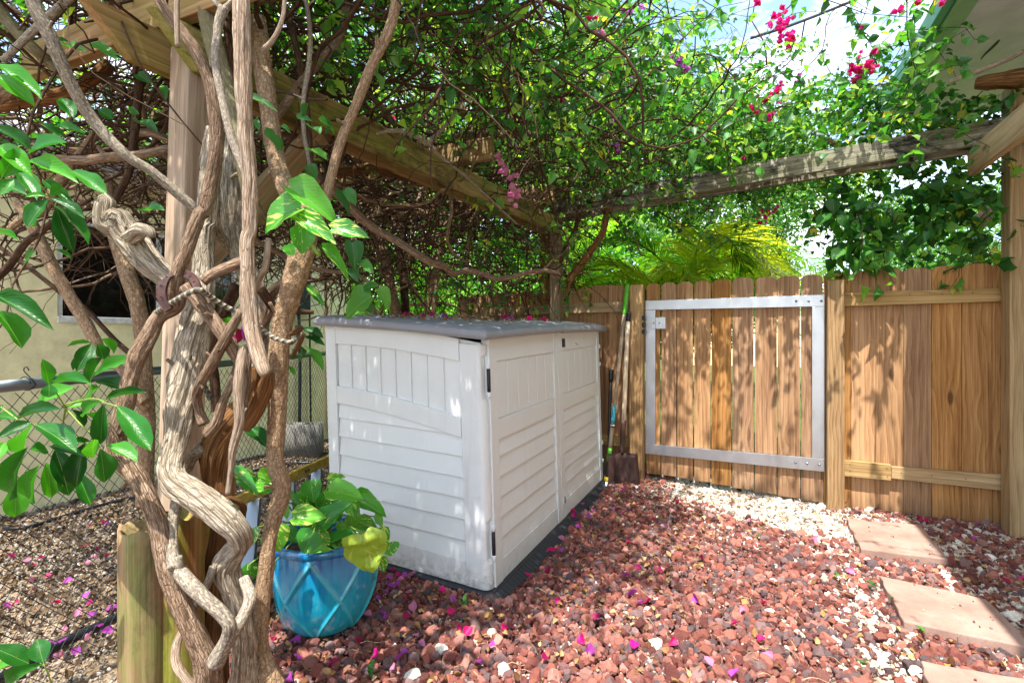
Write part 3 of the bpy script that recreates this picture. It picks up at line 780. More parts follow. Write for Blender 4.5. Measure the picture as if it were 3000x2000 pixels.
for i, c in enumerate(cs):
    h = (cs[i+1] if i+1 < len(cs) else 0.872)
    tl = (lambda c_: (lambda b: c_))(c); th_ = (lambda c_: (lambda b: c_))(h)
    V = [(0.004, b0, c+0.004), (0.019, b0, h+0.004), (0.03, b0, h+0.004), (0.03, b0, c+0.004),
         (0.004, b1, c+0.004), (0.019, b1, h+0.004), (0.03, b1, h+0.004), (0.03, b1, c+0.004)]
    spart('siding_board', V, [(3,2,1,0),(4,5,6,7),(0,1,5,4),(1,2,6,5),(2,3,7,6),(3,0,4,7)], M['shed'], bw=0.0012)
sidestrip('plinth', b0, b1, lambda b: 0.0, lambda b: 0.119+0.012*math.sin(b*3), 0.004, 0.03, 8, mat=M['shed_dirty'])
# doors
def door(a0, a1, flip):
    d = spart('door', boxverts(a0, a1, 0.010, 0.035, 0.0, 1.276), BOXF, M['shed'], bw=0.002)
    st = 0.085 if not flip else 0.085
    i0, i1 = a0+st, a1-st*0.8
    for (x0, x1) in ((a0, i0), (i1, a1)):
        sbox('stile', x0+0.001, x1, -0.009, 0.012, 0.0, 1.278, parent=d)
    sbox('top_band', i0+.002, i1-.002, -.006, 0.012, 1.150, 1.277, parent=d)
    sbox('middle_band', i0+.002, i1-.002, -.006, 0.012, 0.738, 0.845, parent=d)
    sbox('plinth', i0+.002, i1-.002, -.005, 0.012, 0.0, 0.112, parent=d)
    n = 6
    for i in range(n):
        x0 = i0+(i1-i0)*i/n; x1 = i0+(i1-i0)*(i+1)/n
        sbox('door_panel', x0+0.003, x1-0.003, 0.001, 0.012, 0.847, 1.148, parent=d, bw=0.0015)
    cc = [0.113, 0.22, 0.327, 0.434, 0.541, 0.648, 0.737]
    for i in range(len(cc)-1):
        c, h = cc[i], cc[i+1]
        V = [(i0, -0.003, c), (i0, 0.011, h), (i0, 0.013, h), (i0, 0.013, c), (i1, -0.003, c), (i1, 0.011, h), (i1, 0.013, h), (i1, 0.013, c)]
        spart('siding_board', V, [(0,1,2,3),(7,6,5,4),(4,5,1,0),(5,6,2,1),(6,7,3,2),(7,4,0,3)], M['shed'], d, bw=0.001)
    return d
mid = SL/2+0.01
dr1 = door(0.054, mid-0.004, False)
dr2 = door(mid+0.004, SL-0.012, True)
def scyl(name, a, b, c0, c1, r, mat, parent=None):
    V, Fc, UV = tube_data([tuple(S(a, b, c0+(c1-c0)*k/3)) for k in range(4)], [r]*4, 12)
    return link(name, mesh(name, V, Fc, mat, True, UV), parent or shed, Matrix.Translation(SA_))
for c0, c1 in ((1.00, 1.118), (0.17, 0.29)):
    for a, bb in ((0.048, -0.006), (SL+0.004, -0.004)):
        h = scyl('hinge', a, bb, c0, c1, 0.0095, M['black'])
        scyl('hinge_cap', a, bb, c1+.001, c1+0.035, 0.0105, M['shed'], h); scyl('hinge_cap', a, bb, c0-0.03, c0-.001, 0.0105, M['shed'], h)
# door bolt and latch
hd = sbox('door_bolt', mid+0.03, mid+0.055, -0.012, -0.005, 0.10, 0.185, M['shed'])
scyl('bolt_rod', mid+0.042, -0.016, 0.105, 0.15, 0.004, M['galv'], hd)
lt = sbox('lid_latch', mid+0.10, mid+0.135, -0.018, 0.0, 1.175, 1.235, M['black'])
def oval(a, c, ra, rc, r=0.0022):
    pts = [tuple(S(a+ra*math.cos(t), -0.0012, c+rc*math.sin(t))) for t in np.linspace(0, 2*math.pi, 25)]
    V, Fc, UV = tube_data(pts, [r]*25, 6, cap=False)
    link('embossed_ring', mesh('embossed_ring', V, Fc, M['shed'], True, UV), shed, Matrix.Translation(SA_))
oval(SL-0.18, 1.19, 0.045, 0.018); oval(SL-0.18, 1.19, 0.033, 0.011, .0015)
# base
spart('base_plate', boxverts(-0.03, SL+0.05, -0.02, W_+0.03, -0.055, -0.003), BOXF, M['base'], bw=0.012, seg=3)
V = [(-0.02, -0.021, -0.062), (-0.02, -0.10, -0.062), (-0.02, -0.105, -0.05), (-0.02, -0.021, -0.006), (SL+0.05, -0.021, -0.062), (SL+0.05, -0.10, -0.062), (SL+0.05, -0.105, -0.05), (SL+0.05, -0.021, -0.006)]
spart('threshold_ramp', V, [(0,1,2,3),(7,6,5,4),(0,4,5,1),(1,5,6,2),(2,6,7,3),(3,7,4,0)], M['base'], bw=0.006)
rb = Bag()
for i in range(60):
    a = 0.02+i*(SL-0.02)/60
    Vr = [S(a, -0.025, -0.0065), S(a+.014, -0.025, -0.0065), S(a+.014, -0.100, -0.045), S(a, -0.100, -0.045), S(a+.007, -0.028, -0.005), S(a+.007, -0.098, -0.0435)]
    rb.add([v+SA_ for v in Vr], [(0,1,4),(2,3,5),(0,4,5,3),(1,2,5,4)])
o = rb.build('ramp_ribs', M['base'], shed); o['kind'] = 'stuff'
# lid, two halves
def lid(a0, a1, name='lid', drop=0.0, ends=(True, True)):
    na, nb_ = 30, 16; V = []; Fc = []
    bb0, bb1 = -0.055, W_+0.03
    def top(a, b):
        fa, fb = (a-a0)/(a1-a0), (b-bb0)/(bb1-bb0)
        e = min((a-a0) if ends[0] else 9, (a1-a) if ends[1] else 9, b-bb0, bb1-b)
        c = 1.324 + 0.030*min(1, fb*1.6) + 0.010*math.sin(math.pi*((a)/SL)) - drop
        c -= 0.014*max(0, 1-e/0.03)**2
        if e > 0.07:
            rib = (a*7.0) % 1.0
            c += 0.006 if 0.12 < rib < 0.88 else 0.0
            c += 0.003
        return c
    aa = sorted(set([a0, a0+.01, a0+.03, a1-.03, a1-.01, a1]+list(np.linspace(a0, a1, na)))); bbq = sorted(set([bb0, bb0+.01, bb0+.03, bb1-.03, bb1-.01, bb1]+list(np.linspace(bb0, bb1, nb_))))
    n = len(bbq)
    for a in aa:
        for b in bbq: V.append((a, b, top(a, b)))
    for i in range(len(aa)-1):
        for j in range(n-1): k = i*n+j; Fc.append((k, k+1, k+n+1, k+n))
    # skirt
    ring = [i*n for i in range(len(aa))] + [(len(aa)-1)*n+j for j in range(1, n)] + [i*n+n-1 for i in range(len(aa)-2, -1, -1)] + [j for j in range(n-2, 0, -1)]
    k0 = len(V); m = len(ring)
    for (inset, dz) in ((-0.004, -0.014), (-0.004, -0.024), (0.004, -0.038), (0.02, -0.040)):
        for r in ring:
            a, b, c = V[r]
            a2 = a + (inset if a <= a0+1e-6 else (-inset if a >= a1-1e-6 else 0)); b2 = b + (inset if b <= bb0+1e-6 else (-inset if b >= bb1-1e-6 else 0))
            V.append((a2, b2, c+dz))
    prev = ring
    for l in range(4):
        cur = [k0+l*m+i for i in range(m)]
        for i in range(m): Fc.append((prev[i], prev[(i+1) % m], cur[(i+1) % m], cur[i]))
        prev = cur
    Fc.append(tuple(prev[::-1]))
    return spart(name, V, [f[::-1] for f in Fc], M['lid'], bw=0, smooth=False)
ld1 = lid(-0.055, mid-0.002, ends=(True, False)); ld2 = lid(mid+0.002, SL+0.055, drop=0.004, ends=(False, True))
LIDZ = lambda a, b: SA_ + S(a, b, 1.362)

# ================================================================== YELLOW HOUSE (left)
hs = empty('yellow_house', (-5.3, 2.5, -0.1), 'pale yellow stucco house with a dark window behind the woody vines', 'house')
HX = -5.3
wy0, wy1, wz0, wz1 = 2.28, 3.95, 1.47, 2.32
def wall_hole():
    ys = [-3, wy0, wy1, 5.68]; zs = [-0.2, wz0, wz1, 2.75]
    V = []; Fc = []
    for s, X in ((0, HX), (1, HX-0.18)):
        for z in zs:
            for y in ys: V.append((X, y, z))
    for s in (0, 1):
        for j in range(3):
            for i in range(3):
                if i == 1 and j == 1: continue
                k = s*16+j*4+i; f = (k, k+1, k+5, k+4); Fc.append(f if s == 0 else f[::-1])
    h = [5, 6, 10, 9]
    for i in range(4): a, b = h[i], h[(i+1) % 4]; Fc.append((a, a+16, b+16, b))
    link('wall', mesh('wall', V, [f for f in Fc], M['stucco']), hs)
wall_hole()
box('wall', -9.5, HX-0.181, 5.5, 5.68, -0.2, 2.75, M['stucco'], hs, 0)
box('wall', -9.5, HX-0.181, -3.0, -2.85, -0.2, 2.75, M['stucco'], hs, 0)
wf = box('window', HX-0.10, HX+0.012, wy0, wy1, wz0-0.055, wz0, M['white'], hs, 0.004)
for (y0, y1, z0, z1) in ((wy0, wy1, wz1-0.04, wz1), (wy0, wy0+.045, wz0+.002, wz1-.042), (wy1-.045, wy1, wz0+.002, wz1-.042), ((wy0+wy1)/2-.02, (wy0+wy1)/2+.02, wz0+.002, wz1-.042)):
    box('window_frame', HX-0.08, HX-0.02, y0, y1, z0, z1, M['white'], wf, 0.003)
for (y0, y1) in ((wy0+.046, (wy0+wy1)/2-.021), ((wy0+wy1)/2+.021, wy1-.046)):
    box('pane', HX-0.055, HX-0.045, y0, y1, wz0+.003, wz1-.043, M['glass'], wf, 0)
me = mesh('roof', [(-5.0, -3.3, 2.72), (-5.0, 6.1, 2.72), (-7.4, 6.1, 3.55), (-7.4, -3.3, 3.55), (-10.2, -3.3, 2.72), (-10.2, 6.1, 2.72), (-5.0, -3.3, 2.86), (-5.0, 6.1, 2.86), (-7.4, 6.1, 3.69), (-7.4, -3.3, 3.69), (-10.2, -3.3, 2.86), (-10.2, 6.1, 2.86)],
          [(0,3,2,1),(3,4,5,2),(6,7,8,9),(9,8,11,10),(0,1,7,6),(1,2,8,7),(2,5,11,8),(5,4,10,11),(4,3,9,10),(3,0,6,9)], M['roof'])
link('roof', me, hs)
box('soffit', -5.29, -5.02, -3.2, 6.0, 2.70, 2.715, M['white'], hs, 0)
mb = box('meter_box', HX+.001, HX+0.12, 5.18, 5.42, 2.12, 2.55, M['stucco'], hs, 0.008)
Mm = Matrix.Translation((HX+0.12, 5.30, 2.42)) @ Matrix.Rotation(math.pi/2, 4, 'Y')
lathe('meter', [(0.001, .07), (0.05, .065), (0.072, .045), (0.075, 0.0)], M['galv'], Mm, mb, 20)
box('electric_panel', HX+.001, HX+0.10, 4.62, 4.92, 1.62, 2.02, M['galv_dark'], hs, 0.006)
tube('conduit', [(HX+.03, 5.3, 2.12), (HX+.03, 5.3, 1.0), (HX+.03, 5.3, 0.0)], M['stucco'], hs, 8, 6, r=0.025)
tube('conduit', [(HX+.05, 4.77, 1.62), (HX+.05, 4.79, 1.0), (HX+.05, 4.78, 0.0)], M['galv_dark'], hs, 8, 6, r=0.02)
tube('conduit', [(HX+.05, 4.95, 2.7), (HX+.05, 4.95, 1.4), (HX+.05, 4.97, 0.0)], M['black'], hs, 8, 6, r=0.012)

# ================================================================== HOUSE EAVE (right)
rh = empty('neighbouring_house', (2.6, 1.5, 0), 'house at the right with overhanging white soffit and pale green fascia', 'house')
X0, Z0 = 1.13, 3.37
box('gutter', X0-0.055, X0, -3.0, 6.2, Z0-0.015, Z0+0.12, M['gutter'], rh, 0.006)
box('fascia', X0+.002, X0+0.035, -3.0, 6.2, Z0-0.035, Z0+0.14, M['fascia'], rh, 0.003)
box('fascia_trim', X0+0.037, X0+0.13, -3.0, 6.2, Z0-0.012, Z0+0.02, M['fascia'], rh, 0.003)
box('soffit', X0+0.132, 2.9, -3.0, 6.15, Z0+0.004, Z0+0.03, M['soffit'], rh, 0)
box('wall', 2.9, 3.1, -3.0, 5.9, -0.1, Z0+0.1, M['stucco'], rh, 0)
box('wall', 3.101, 8.0, 5.7, 5.9, -0.1, Z0+0.1, M['stucco'], rh, 0)
link('roof', mesh('roof', [(X0-.03, -3.1, Z0+.15), (X0-.03, 6.3, Z0+.15), (5.5, 6.3, Z0+1.5), (5.5, -3.1, Z0+1.5), (X0-.03, -3.1, Z0+.13), (X0-.03, 6.3, Z0+.13), (5.5, 6.3, Z0+1.4), (5.5, -3.1, Z0+1.4), (9.8, -3.1, Z0+.15), (9.8, 6.3, Z0+.15)], [(0,1,2,3),(4,7,6,5),(0,4,5,1),(1,5,6,2),(3,7,4,0),(3,2,9,8)], M['roof']), rh)

# far white roof beyond the gate
nb2 = empty('far_house', (1.5, 24, 0), 'low white roof just showing above the fence pickets beyond the gate', 'house')
link('roof', mesh('roof', [(-3, 24, 3.1), (6, 24, 3.1), (6, 27, 4.1), (-3, 27, 4.1), (-3, 30, 3.1), (6, 30, 3.1)], [(0,1,2,3),(3,2,5,4),(0,3,4),(1,5,2)], M['white']), nb2)
box('wall', -2.6, 5.6, 24.4, 29.6, 0, 3.08, M['stucco'], nb2, 0)

# ================================================================== CHAIN-LINK FENCE
cl = empty('chain_link_fence', P(300, 1110, 2.2), 'galvanised chain-link fence with a round top rail in front of the yellow house', 'fence')
R0 = P(-80, 1141, 1.66); R1 = P(985, 1031, 5.15)
tube('top_rail', [R0, R0.lerp(R1, .5), R1], M['galv'], cl, 14, 10, r=0.021)
pp = R0.lerp(R1, 0.955)
tube('post', [(pp.x+.03, pp.y, -0.1), (pp.x+.03, pp.y, 0.6), (pp.x+.03, pp.y, pp.z+.02)], M['galv_dark'], cl, 14, 6, r=0.027)
tube('post', [(R0.x-.03, R0.y, -0.1), (R0.x-.03, R0.y, 0.6), (R0.x-.03, R0.y, R0.z)], M['galv_dark'], cl, 14, 6, r=0.027)
dv = (R1-R0); Lf = math.hypot(dv.x, dv.y); dh = Vector((dv.x, dv.y, 0)).normalized(); nh = Vector((dh.y, -dh.x, 0))
wm = Bag(); Hm = 1.13; pit = 0.058
k = 0
for s in (1, -1):
    x = -Hm if s == 1 else 0
    while x < Lf+Hm:
        z0, z1 = 0.0, Hm; xa, xb = x, x+s*Hm
        if s == -1: xa, xb = x, x-Hm
        pts = []
        for t in np.linspace(0, 1, 10):
            xx = xa+(xb-xa)*t; zz = -0.03+z0+(z1-z0)*t
            if 0 <= xx <= Lf: pts.append(R0*1.0 + dh*xx + nh*(0.003*s) + Vector((0, 0, zz-R0.z+ (dv.z*xx/Lf))))
        if len(pts) > 1:
            V_, F_, U_ = tube_data([tuple(p) for p in (pts[0], (pts[0]+pts[-1])/2, pts[-1])], [0.0013]*3, 4, cap=False); wm.add(V_, F_, U_)
        x += pit
o = wm.build('wire_mesh', M['galv_dark'], cl); o['kind'] = 'stuff'
for t in (0.05, .12, .19, .27, .36, .46, .58, .7):
    c = R0.lerp(R1, t); pts = [c+dh*0.002*i+nh*0.025*math.cos(i*.7)+Vector((0, 0, 0.025*math.sin(i*.7)+0.002)) for i in range(10)] + [c+Vector((0, 0, 0.05)), c+dh*.012+Vector((0, 0, .062)), c+dh*.02+Vector((0, 0, .048))]
    tube('wire_tie', pts, M['galv_dark'], cl, 6, 30, r=0.0018)

# ================================================================== SMALL YARD THINGS
def cinder(u, v, d, rz, label):
    p = P(u, v, d); V = boxverts(-.2, .2, -.1, .1, 0, .195)
    e = empty('cinder_block', (p.x, p.y, gz(p.x, p.y)-0.02), label, 'block'); e.rotation_euler = (0, 0, rz)
    bpy.context.view_layer.update()
    bs = Bag()
    for (x0, x1, y0, y1) in ((-.2, .2, -.1, -.068), (-.2, .2, .068, .1), (-.2, -.165, -.068, .068), (.165, .2, -.068, .068), (-.0175, .0175, -.068, .068)):
        bs.add([Matrix.Translation(e.location) @ Matrix.Rotation(rz, 4, 'Z') @ Vector(q) for q in boxverts(x0, x1, y0, y1, 0, .4)], BOXF)
    bs.build('block_body', M['concrete'], e)
cinder(890, 1290, 6.0, 0.5, 'grey concrete block standing by the yellow wall behind the chain-link post')

ladder = empty('ladder', P(760, 1480, 2.75), 'yellow and aluminium ladder lying tilted on its side behind the vine trunks and blue pot', 'ladder')
la, lb = P(600, 1512, 2.62), P(985, 1336, 3.75)
q0, q1 = P(560, 1790, 2.45), P(985, 1560, 3.6)
timber('side_rail', la, lb, 0.028, 0.062, M['yellow'], ladder, up=(0, 0, 1))
timber('side_rail', q0, q1, 0.028, 0.062, M['yellow'], ladder, up=(0, 0, 1))
for t in (0.07, 0.30, 0.56, 0.80):
    timber('rung', la.lerp(lb, t)+Vector((0, 0, -.03)), q0.lerp(q1, t)+Vector((0, 0, .03)), 0.07, 0.03, M['galv'], ladder, up=dh)
for u, v in ((752, 1450), (904, 1381), (895, 1386)):
    t = (u-600)/385; pp_ = la.lerp(lb, (u-600)*2.62/((u-600)*2.62+(985-u)*3.75))
    b_ = lathe('rivet', [(0.0005, 0), (0.011, 0), (0.009, .004), (0.0005, .006)], M['black'], Matrix.Translation(pp_+Vector((.016, -.016, 0))) @ Matrix.Rotation(A, 4, 'Z') @ Matrix.Rotation(math.pi/2, 4, 'X'), ladder, 10)

def hose(pix, r, label):
    pts = []
    for u, v in pix:
        g = G(u, v); pts.append((g.x, g.y, gz(g.x, g.y)+r+0.002))
    return tag(tube('garden_hose', pts, M['rubber'], None, 10, 60, r=r), label, 'hose')
hose([(-150, 2060), (60, 1945), (160, 1880), (270, 1830), (390, 1770), (480, 1715)], 0.021, 'thick black hose crossing the leaf litter at the lower left')
hose([(-60, 1500), (60, 1512), (200, 1475), (330, 1440), (440, 1420), (600, 1395), (800, 1340), (930, 1330)], 0.013, 'thin black irrigation hose behind the chain-link fence')

# stepping stones
def slab(pix, label, th=0.04):
    c = [G(u, v, th+0.01) for u, v in pix]; ctr = sum(c, Vector())/4; ctr.z = 0
    top = [Vector((p.x, p.y, 0))-ctr for p in c]
    V = []; N_ = 8
    def rough(p, q, s): 
        return [p.lerp(q, i/N_) + Vector((mnoise.noise(p*9+Vector((i*.6, s, 0)))*.014, mnoise.noise(p*7+Vector((s, i*.7, 3)))*.014, 0)) for i in range(N_)]
    ring = []
    for i in range(4): ring += rough(top[i], top[(i+1) % 4], i)
    n = len(ring)
    V = [(p.x, p.y, th+.01) for p in ring] + [(p.x*1.01, p.y*1.01, -0.02) for p in ring]
    Fc = [tuple(range(n)), tuple(range(2*n-1, n-1, -1))] + [(i, i+n, (i+1) % n+n, (i+1) % n) for i in range(n)]
    o = link('stepping_stone', mesh('stepping_stone', V, Fc, M['slab']), None, Matrix.Translation(ctr))
    bevel(o, 0.006, 2); return tag(o, label, 'stepping stone')
cz = lambda x, y: (1600+x/1.68, 1300+y/1.68)
SLABS = [[cz(1478, 362), cz(1843, 398), cz(1985, 568), cz(1545, 512)], [cz(1640, 645), cz(2165, 762), cz(2420, 1010), cz(1760, 868)], [cz(1845, 1065), cz(2560, 1190), cz(2760, 1420), cz(1960, 1380)]]
slab(SLABS[0], 'pinkish square stepping stone farthest away, near the gate post')
slab(SLABS[1], 'pinkish square stepping stone in the middle of the row, half in shade')
slab(SLABS[2], 'pinkish square stepping stone nearest the camera, cut by the lower edge')

# overhead cables
def cable(p, label, r=0.012, sag=0.0):
    return tag(tube('overhead_cable', p, M['rubber'], None, 6, 24, r=r), label, 'cable')
cable([P(2060, 408, 9.5), P(2300, 361, 9.2), P(2600, 296, 9.0), P(3100, 170, 8.6)], 'pale overhead cable just above the rear pergola beam', 0.012)
cable([P(2200, 112, 8.0), P(2327, 71, 8.0), P(2520, -6, 8.0), P(2700, -90, 8.0)], 'thick dark overhead cable crossing the sky beside the big magenta cluster', 0.022)
cable([P(2250, 320, 11), P(2434, 286, 11), P(2600, 244, 11), P(2900, 160, 11)], 'thin overhead cable left of the green gutter, upper of two', 0.012)
cable([P(2300, 345, 10), P(2450, 330, 10), P(2600, 306, 10), P(2900, 250, 10)], 'thin overhead cable left of the green gutter, lower of two', 0.012)
cable([P(2480, 322, 7), P(2600, 225, 6.2), P(2680, 150, 5.6)], 'dark cable rising steeply to the green gutter', 0.009)
tag(tube('hanging_cable', [P(2990, -30, 3.3), P(2945, 60, 3.5), P(2925, 120, 3.6), P(2880, 165, 3.8), P(2860, 195, 4.0)], M['rubber'], None, 8, 24, r=0.009), 'black cable hanging below the soffit, left one of the pair', 'cable')
tag(tube('hanging_cable', [P(3010, -30, 3.3), P(2960, 60, 3.5), P(2935, 110, 3.6), P(2890, 160, 3.8), P(2866, 196, 4.0)], M['rubber'], None, 8, 24, r=0.009), 'black cable hanging below the soffit, right one of the pair', 'cable')
jar = P(2930, 712, 4.0)
jl = empty('glass_lamp', jar, 'clear glass jar lamp hanging beside the right pergola post above the fence', 'lamp')
lathe('lamp_glass', [(0.02, .085), (0.05, .07), (0.062, .03), (0.062, -.05), (0.05, -.085), (0.02, -.1), (0.001, -.1)], M['clear'], Matrix.Translation(jar) @ Matrix.Rotation(.35, 4, 'Y'), jl, 24)
lathe('lamp_cap', [(0.001, .13), (0.025, .125), (0.035, .09), (0.035, .07), (.001, .07)], M['black'], Matrix.Translation(jar) @ Matrix.Rotation(.35, 4, 'Y'), jl, 20)
tube('lamp_arm', [jar+Vector((0.03, 0, .13)), jar+Vector((0.06, .1, .15)), jar+Vector((0.12, .3, .12))], M['black'], jl, 8, 8, r=0.012)

# ================================================================== SHOVELS
def shovel():
    hb = P(1826, 1418, 4.36); ht = P(1848, 870, 4.42)
    t = empty('square_shovel', hb, 'rusty square-mouthed shovel with a pale wooden shaft leaning on the fence', 'shovel')
    ax = (P(1843, 1215, 4.34)-hb).normalized()
    tube('shaft', [P(1827, 1232, 4.37), P(1835, 1050, 4.39), P(1840, 940, 4.41)], M['handle'], t, 12, 8, r=0.019)
    tube('socket', [(*P(1822, 1330, 4.35), 0.020), (*P(1824, 1290, 4.355), 0.023), (*P(1827, 1232, 4.368), 0.023)], M['spade'], t, 12, 10)
    tube('grip', [P(1840, 942, 4.41), P(1843, 915, 4.42)], M['black'], t, 10, 4, r=0.021)
    # blade: dished sheet
    w0, w1 = 0.122, 0.137; V = []; Fc = []; n = 10; m = 8; hgt = 0.30
    rt = Vector((CA, SA, 0)); fw = Vector((-SA, CA, 0)); o0 = P(1823, 1330, 4.33)
    for side in (0, 1):
        for i in range(m+1):
            s = i/m; w = w0+(w1-w0)*s
            for j in range(n+1):
                c = j/n*2-1
                z = -s*hgt + (0.012*(1-abs(c))*(i == 0) ) 
                dep = -0.018*(c*c) - 0.02*s + 0.010*max(0, 1-abs(c)*4)*(1-s) + side*0.003
                V.append(o0 + rt*(c*w+s*0.012) + Vector((0, 0, z+.0)) + fw*dep)
    N1 = (n+1)
    for i in range(m):
        for j in range(n):
            a = i*N1+j; Fc.append((a, a+1, a+1+N1, a+N1)); b = a+N1*(m+1); Fc.append((b, b+N1, b+1+N1, b+1))
    off = N1*(m+1)
    edge = [j for j in range(N1)] + [i*N1+n for i in range(1, m+1)] + [m*N1+j for j in range(n-1, -1, -1)] + [i*N1 for i in range(m-1, 0, -1)]
    for i in range(len(edge)): a, b = edge[i], edge[(i+1) % len(edge)]; Fc.append((a, a+off, b+off, b))
    link('blade', mesh('blade', V, Fc, M['spade'], True), t)
    for s in (1, -1):
        tube('step', [o0+rt*(s*0.05)+Vector((0, 0, .003)), o0+rt*(s*(w0-.003))+fw*-.014+Vector((0, 0, .002))], M['spade'], t, 6, 5, r=0.006)
shovel()
def digger():
    t = empty('long_handled_tool', P(1784, 1400, 4.30), 'long wooden-handled garden tool with lime green grip and blue sleeve leaning by the shed', 'garden tool')
    pth = lambda v: P(1778+(1400-v)*0.1064, v, 4.34+(1400-v)*0.0002)
    tube('handle', [pth(1312), pth(1200), pth(1050), pth(920)], M['handle_grey'], t, 12, 20, r=0.017)
    tube('grip', [(*pth(921), .017), (*pth(915), .021), (*pth(870), .021), (*pth(840), .020), (*pth(831), .012)], M['green'], t, 12, 20)
    tube('sleeve', [pth(1238), pth(1187)], M['teal'], t, 12, 6, r=0.0185)
    tube('sleeve', [pth(1251), pth(1240)], M['black'], t, 12, 4, r=0.0187)
    tube('label_band', [pth(1247.5), pth(1243)], M['white'], t, 12, 3, r=0.0190)
    tube('collar', [pth(1350), pth(1312)], M['green'], t, 12, 5, r=0.0195)
    tube('socket', [(*pth(1400), .021), (*pth(1350), .018)], M['black'], t, 12, 5)
    tube('ferrule', [pth(1408), pth(1396)], M['yellow2'], t, 12, 4, r=0.022)
    tube('tip', [(*pth(1408), .016), (*P(1776, 1425, 4.3), .004)], M['white'], t, 8, 5)
digger()
def bar():
    t = empty('black_pole', P(1775, 1395, 4.42), 'shorter black-handled pole standing behind the green-gripped tool', 'garden tool')
    tube('pole', [P(1783, 1400, 4.42), P(1785, 1250, 4.43), P(1789, 1110, 4.44)], M['black'], t, 10, 8, r=0.014)
    tube('grip', [(*P(1789, 1115, 4.44), .019), (*P(1790.5, 1088, 4.44), .022), (*P(1791, 1082, 4.44), .018)], M['black'], t, 12, 8)
bar()

# ================================================================== BLUE POT
pc_ = P(954, 1700, 2.31); pc_.z = 0.0
pot = empty('glazed_pot', pc_, 'large turquoise glazed pot with raised diamond lattice beside the white shed', 'plant pot')
PR = [(0.095, 0.0), (0.120, 0.004), (0.152, 0.030), (0.184, 0.08), (0.208, 0.15), (0.221, 0.225), (0.226, 0.30), (0.224, 0.365), (0.222, 0.385)]
def potR(z):
    for (r0, z0_), (r1, z1_) in zip(PR, PR[1:]):
        if z0_ <= z <= z1_: t_ = (z-z0_)/(z1_-z0_); return r0+(r1-r0)*t_
    return PR[-1][0]
def pot_body():
    seg = 200; rows = 120; V = []; Fc = []; att = []
    for i in range(rows+1):
        z = 0.385*i/rows
        r0 = smoothpot(z)
        for j in range(seg):
            th = 2*math.pi*j/seg
            zz = (z-0.02)/0.350; nD = 6
            q = th/(2*math.pi)*nD
            a = (q + zz) % 1.0; b = (q - zz) % 1.0
            da = min(a, 1-a); db = min(b, 1-b); dd = min(da, db)
            wgt = 1 if z < 0.372 else max(0, (0.385-z)/0.013)
            rid = math.exp(-(dd/0.028)**2)*wgt
            r = r0 + rid*0.011
            V.append((r*math.cos(th), r*math.sin(th), z)); att.append(rid)
    for i in range(rows):
        for j in range(seg):
            a = i*seg+j; b = i*seg+(j+1) % seg; Fc.append((a, b, b+seg, a+seg))
    Fc.append(tuple(range(seg-1, -1, -1)))
    me = mesh('pot_body', V, Fc, M['glaze'], True); at = me.attributes.new('ridge', 'FLOAT', 'POINT'); at.data.foreach_set('value', np.array(att, np.float32))
    link('pot_body', me, pot, Matrix.Translation(pc_))
zs_ = np.array([z for r, z in PR]); rs_ = np.array([r for r, z in PR])
def smoothpot(z):
    # smooth the profile by averaging
    return float(np.mean([np.interp(min(max(z+d, 0), .385), zs_, rs_) for d in np.linspace(-.025, .025, 9)]))
pot_body()
lathe('rim', [(0.214, 0.378), (0.226, 0.384), (0.231, 0.395), (0.231, 0.408), (0.226, 0.417), (0.214, 0.420), (0.203, 0.417), (0.198, 0.405), (0.196, 0.36), (0.194, 0.30)], M['glaze'], Matrix.Translation(pc_), pot, 64)
lathe('soil', [(0.001, 0.338), (0.08, 0.342), (0.15, 0.336), (0.197, 0.33)], M['soil'], Matrix.Translation(pc_), pot, 32)
# sliver of a second blue pot behind the stumps
p2 = P(640, 1900, 2.05); p2.z = 0
p2 = G(622, 1870); p2o = empty('glazed_pot', (p2.x, p2.y, 0), 'second blue pot mostly hidden behind the pale twisted trunk', 'plant pot')
lathe('pot_body', [(0.05, 0), (0.075, 0.05), (0.085, 0.2), (0.09, 0.37), (0.095, 0.39), (0.08, 0.39), (0.07, 0.3)], M['glaze'], Matrix.Translation((p2.x, p2.y, 0)), p2o, 32)
lathe('soil', [(0.001, 0.35), (0.08, 0.35)], M['soil'], Matrix.Translation((p2.x, p2.y, 0)), p2o, 20)

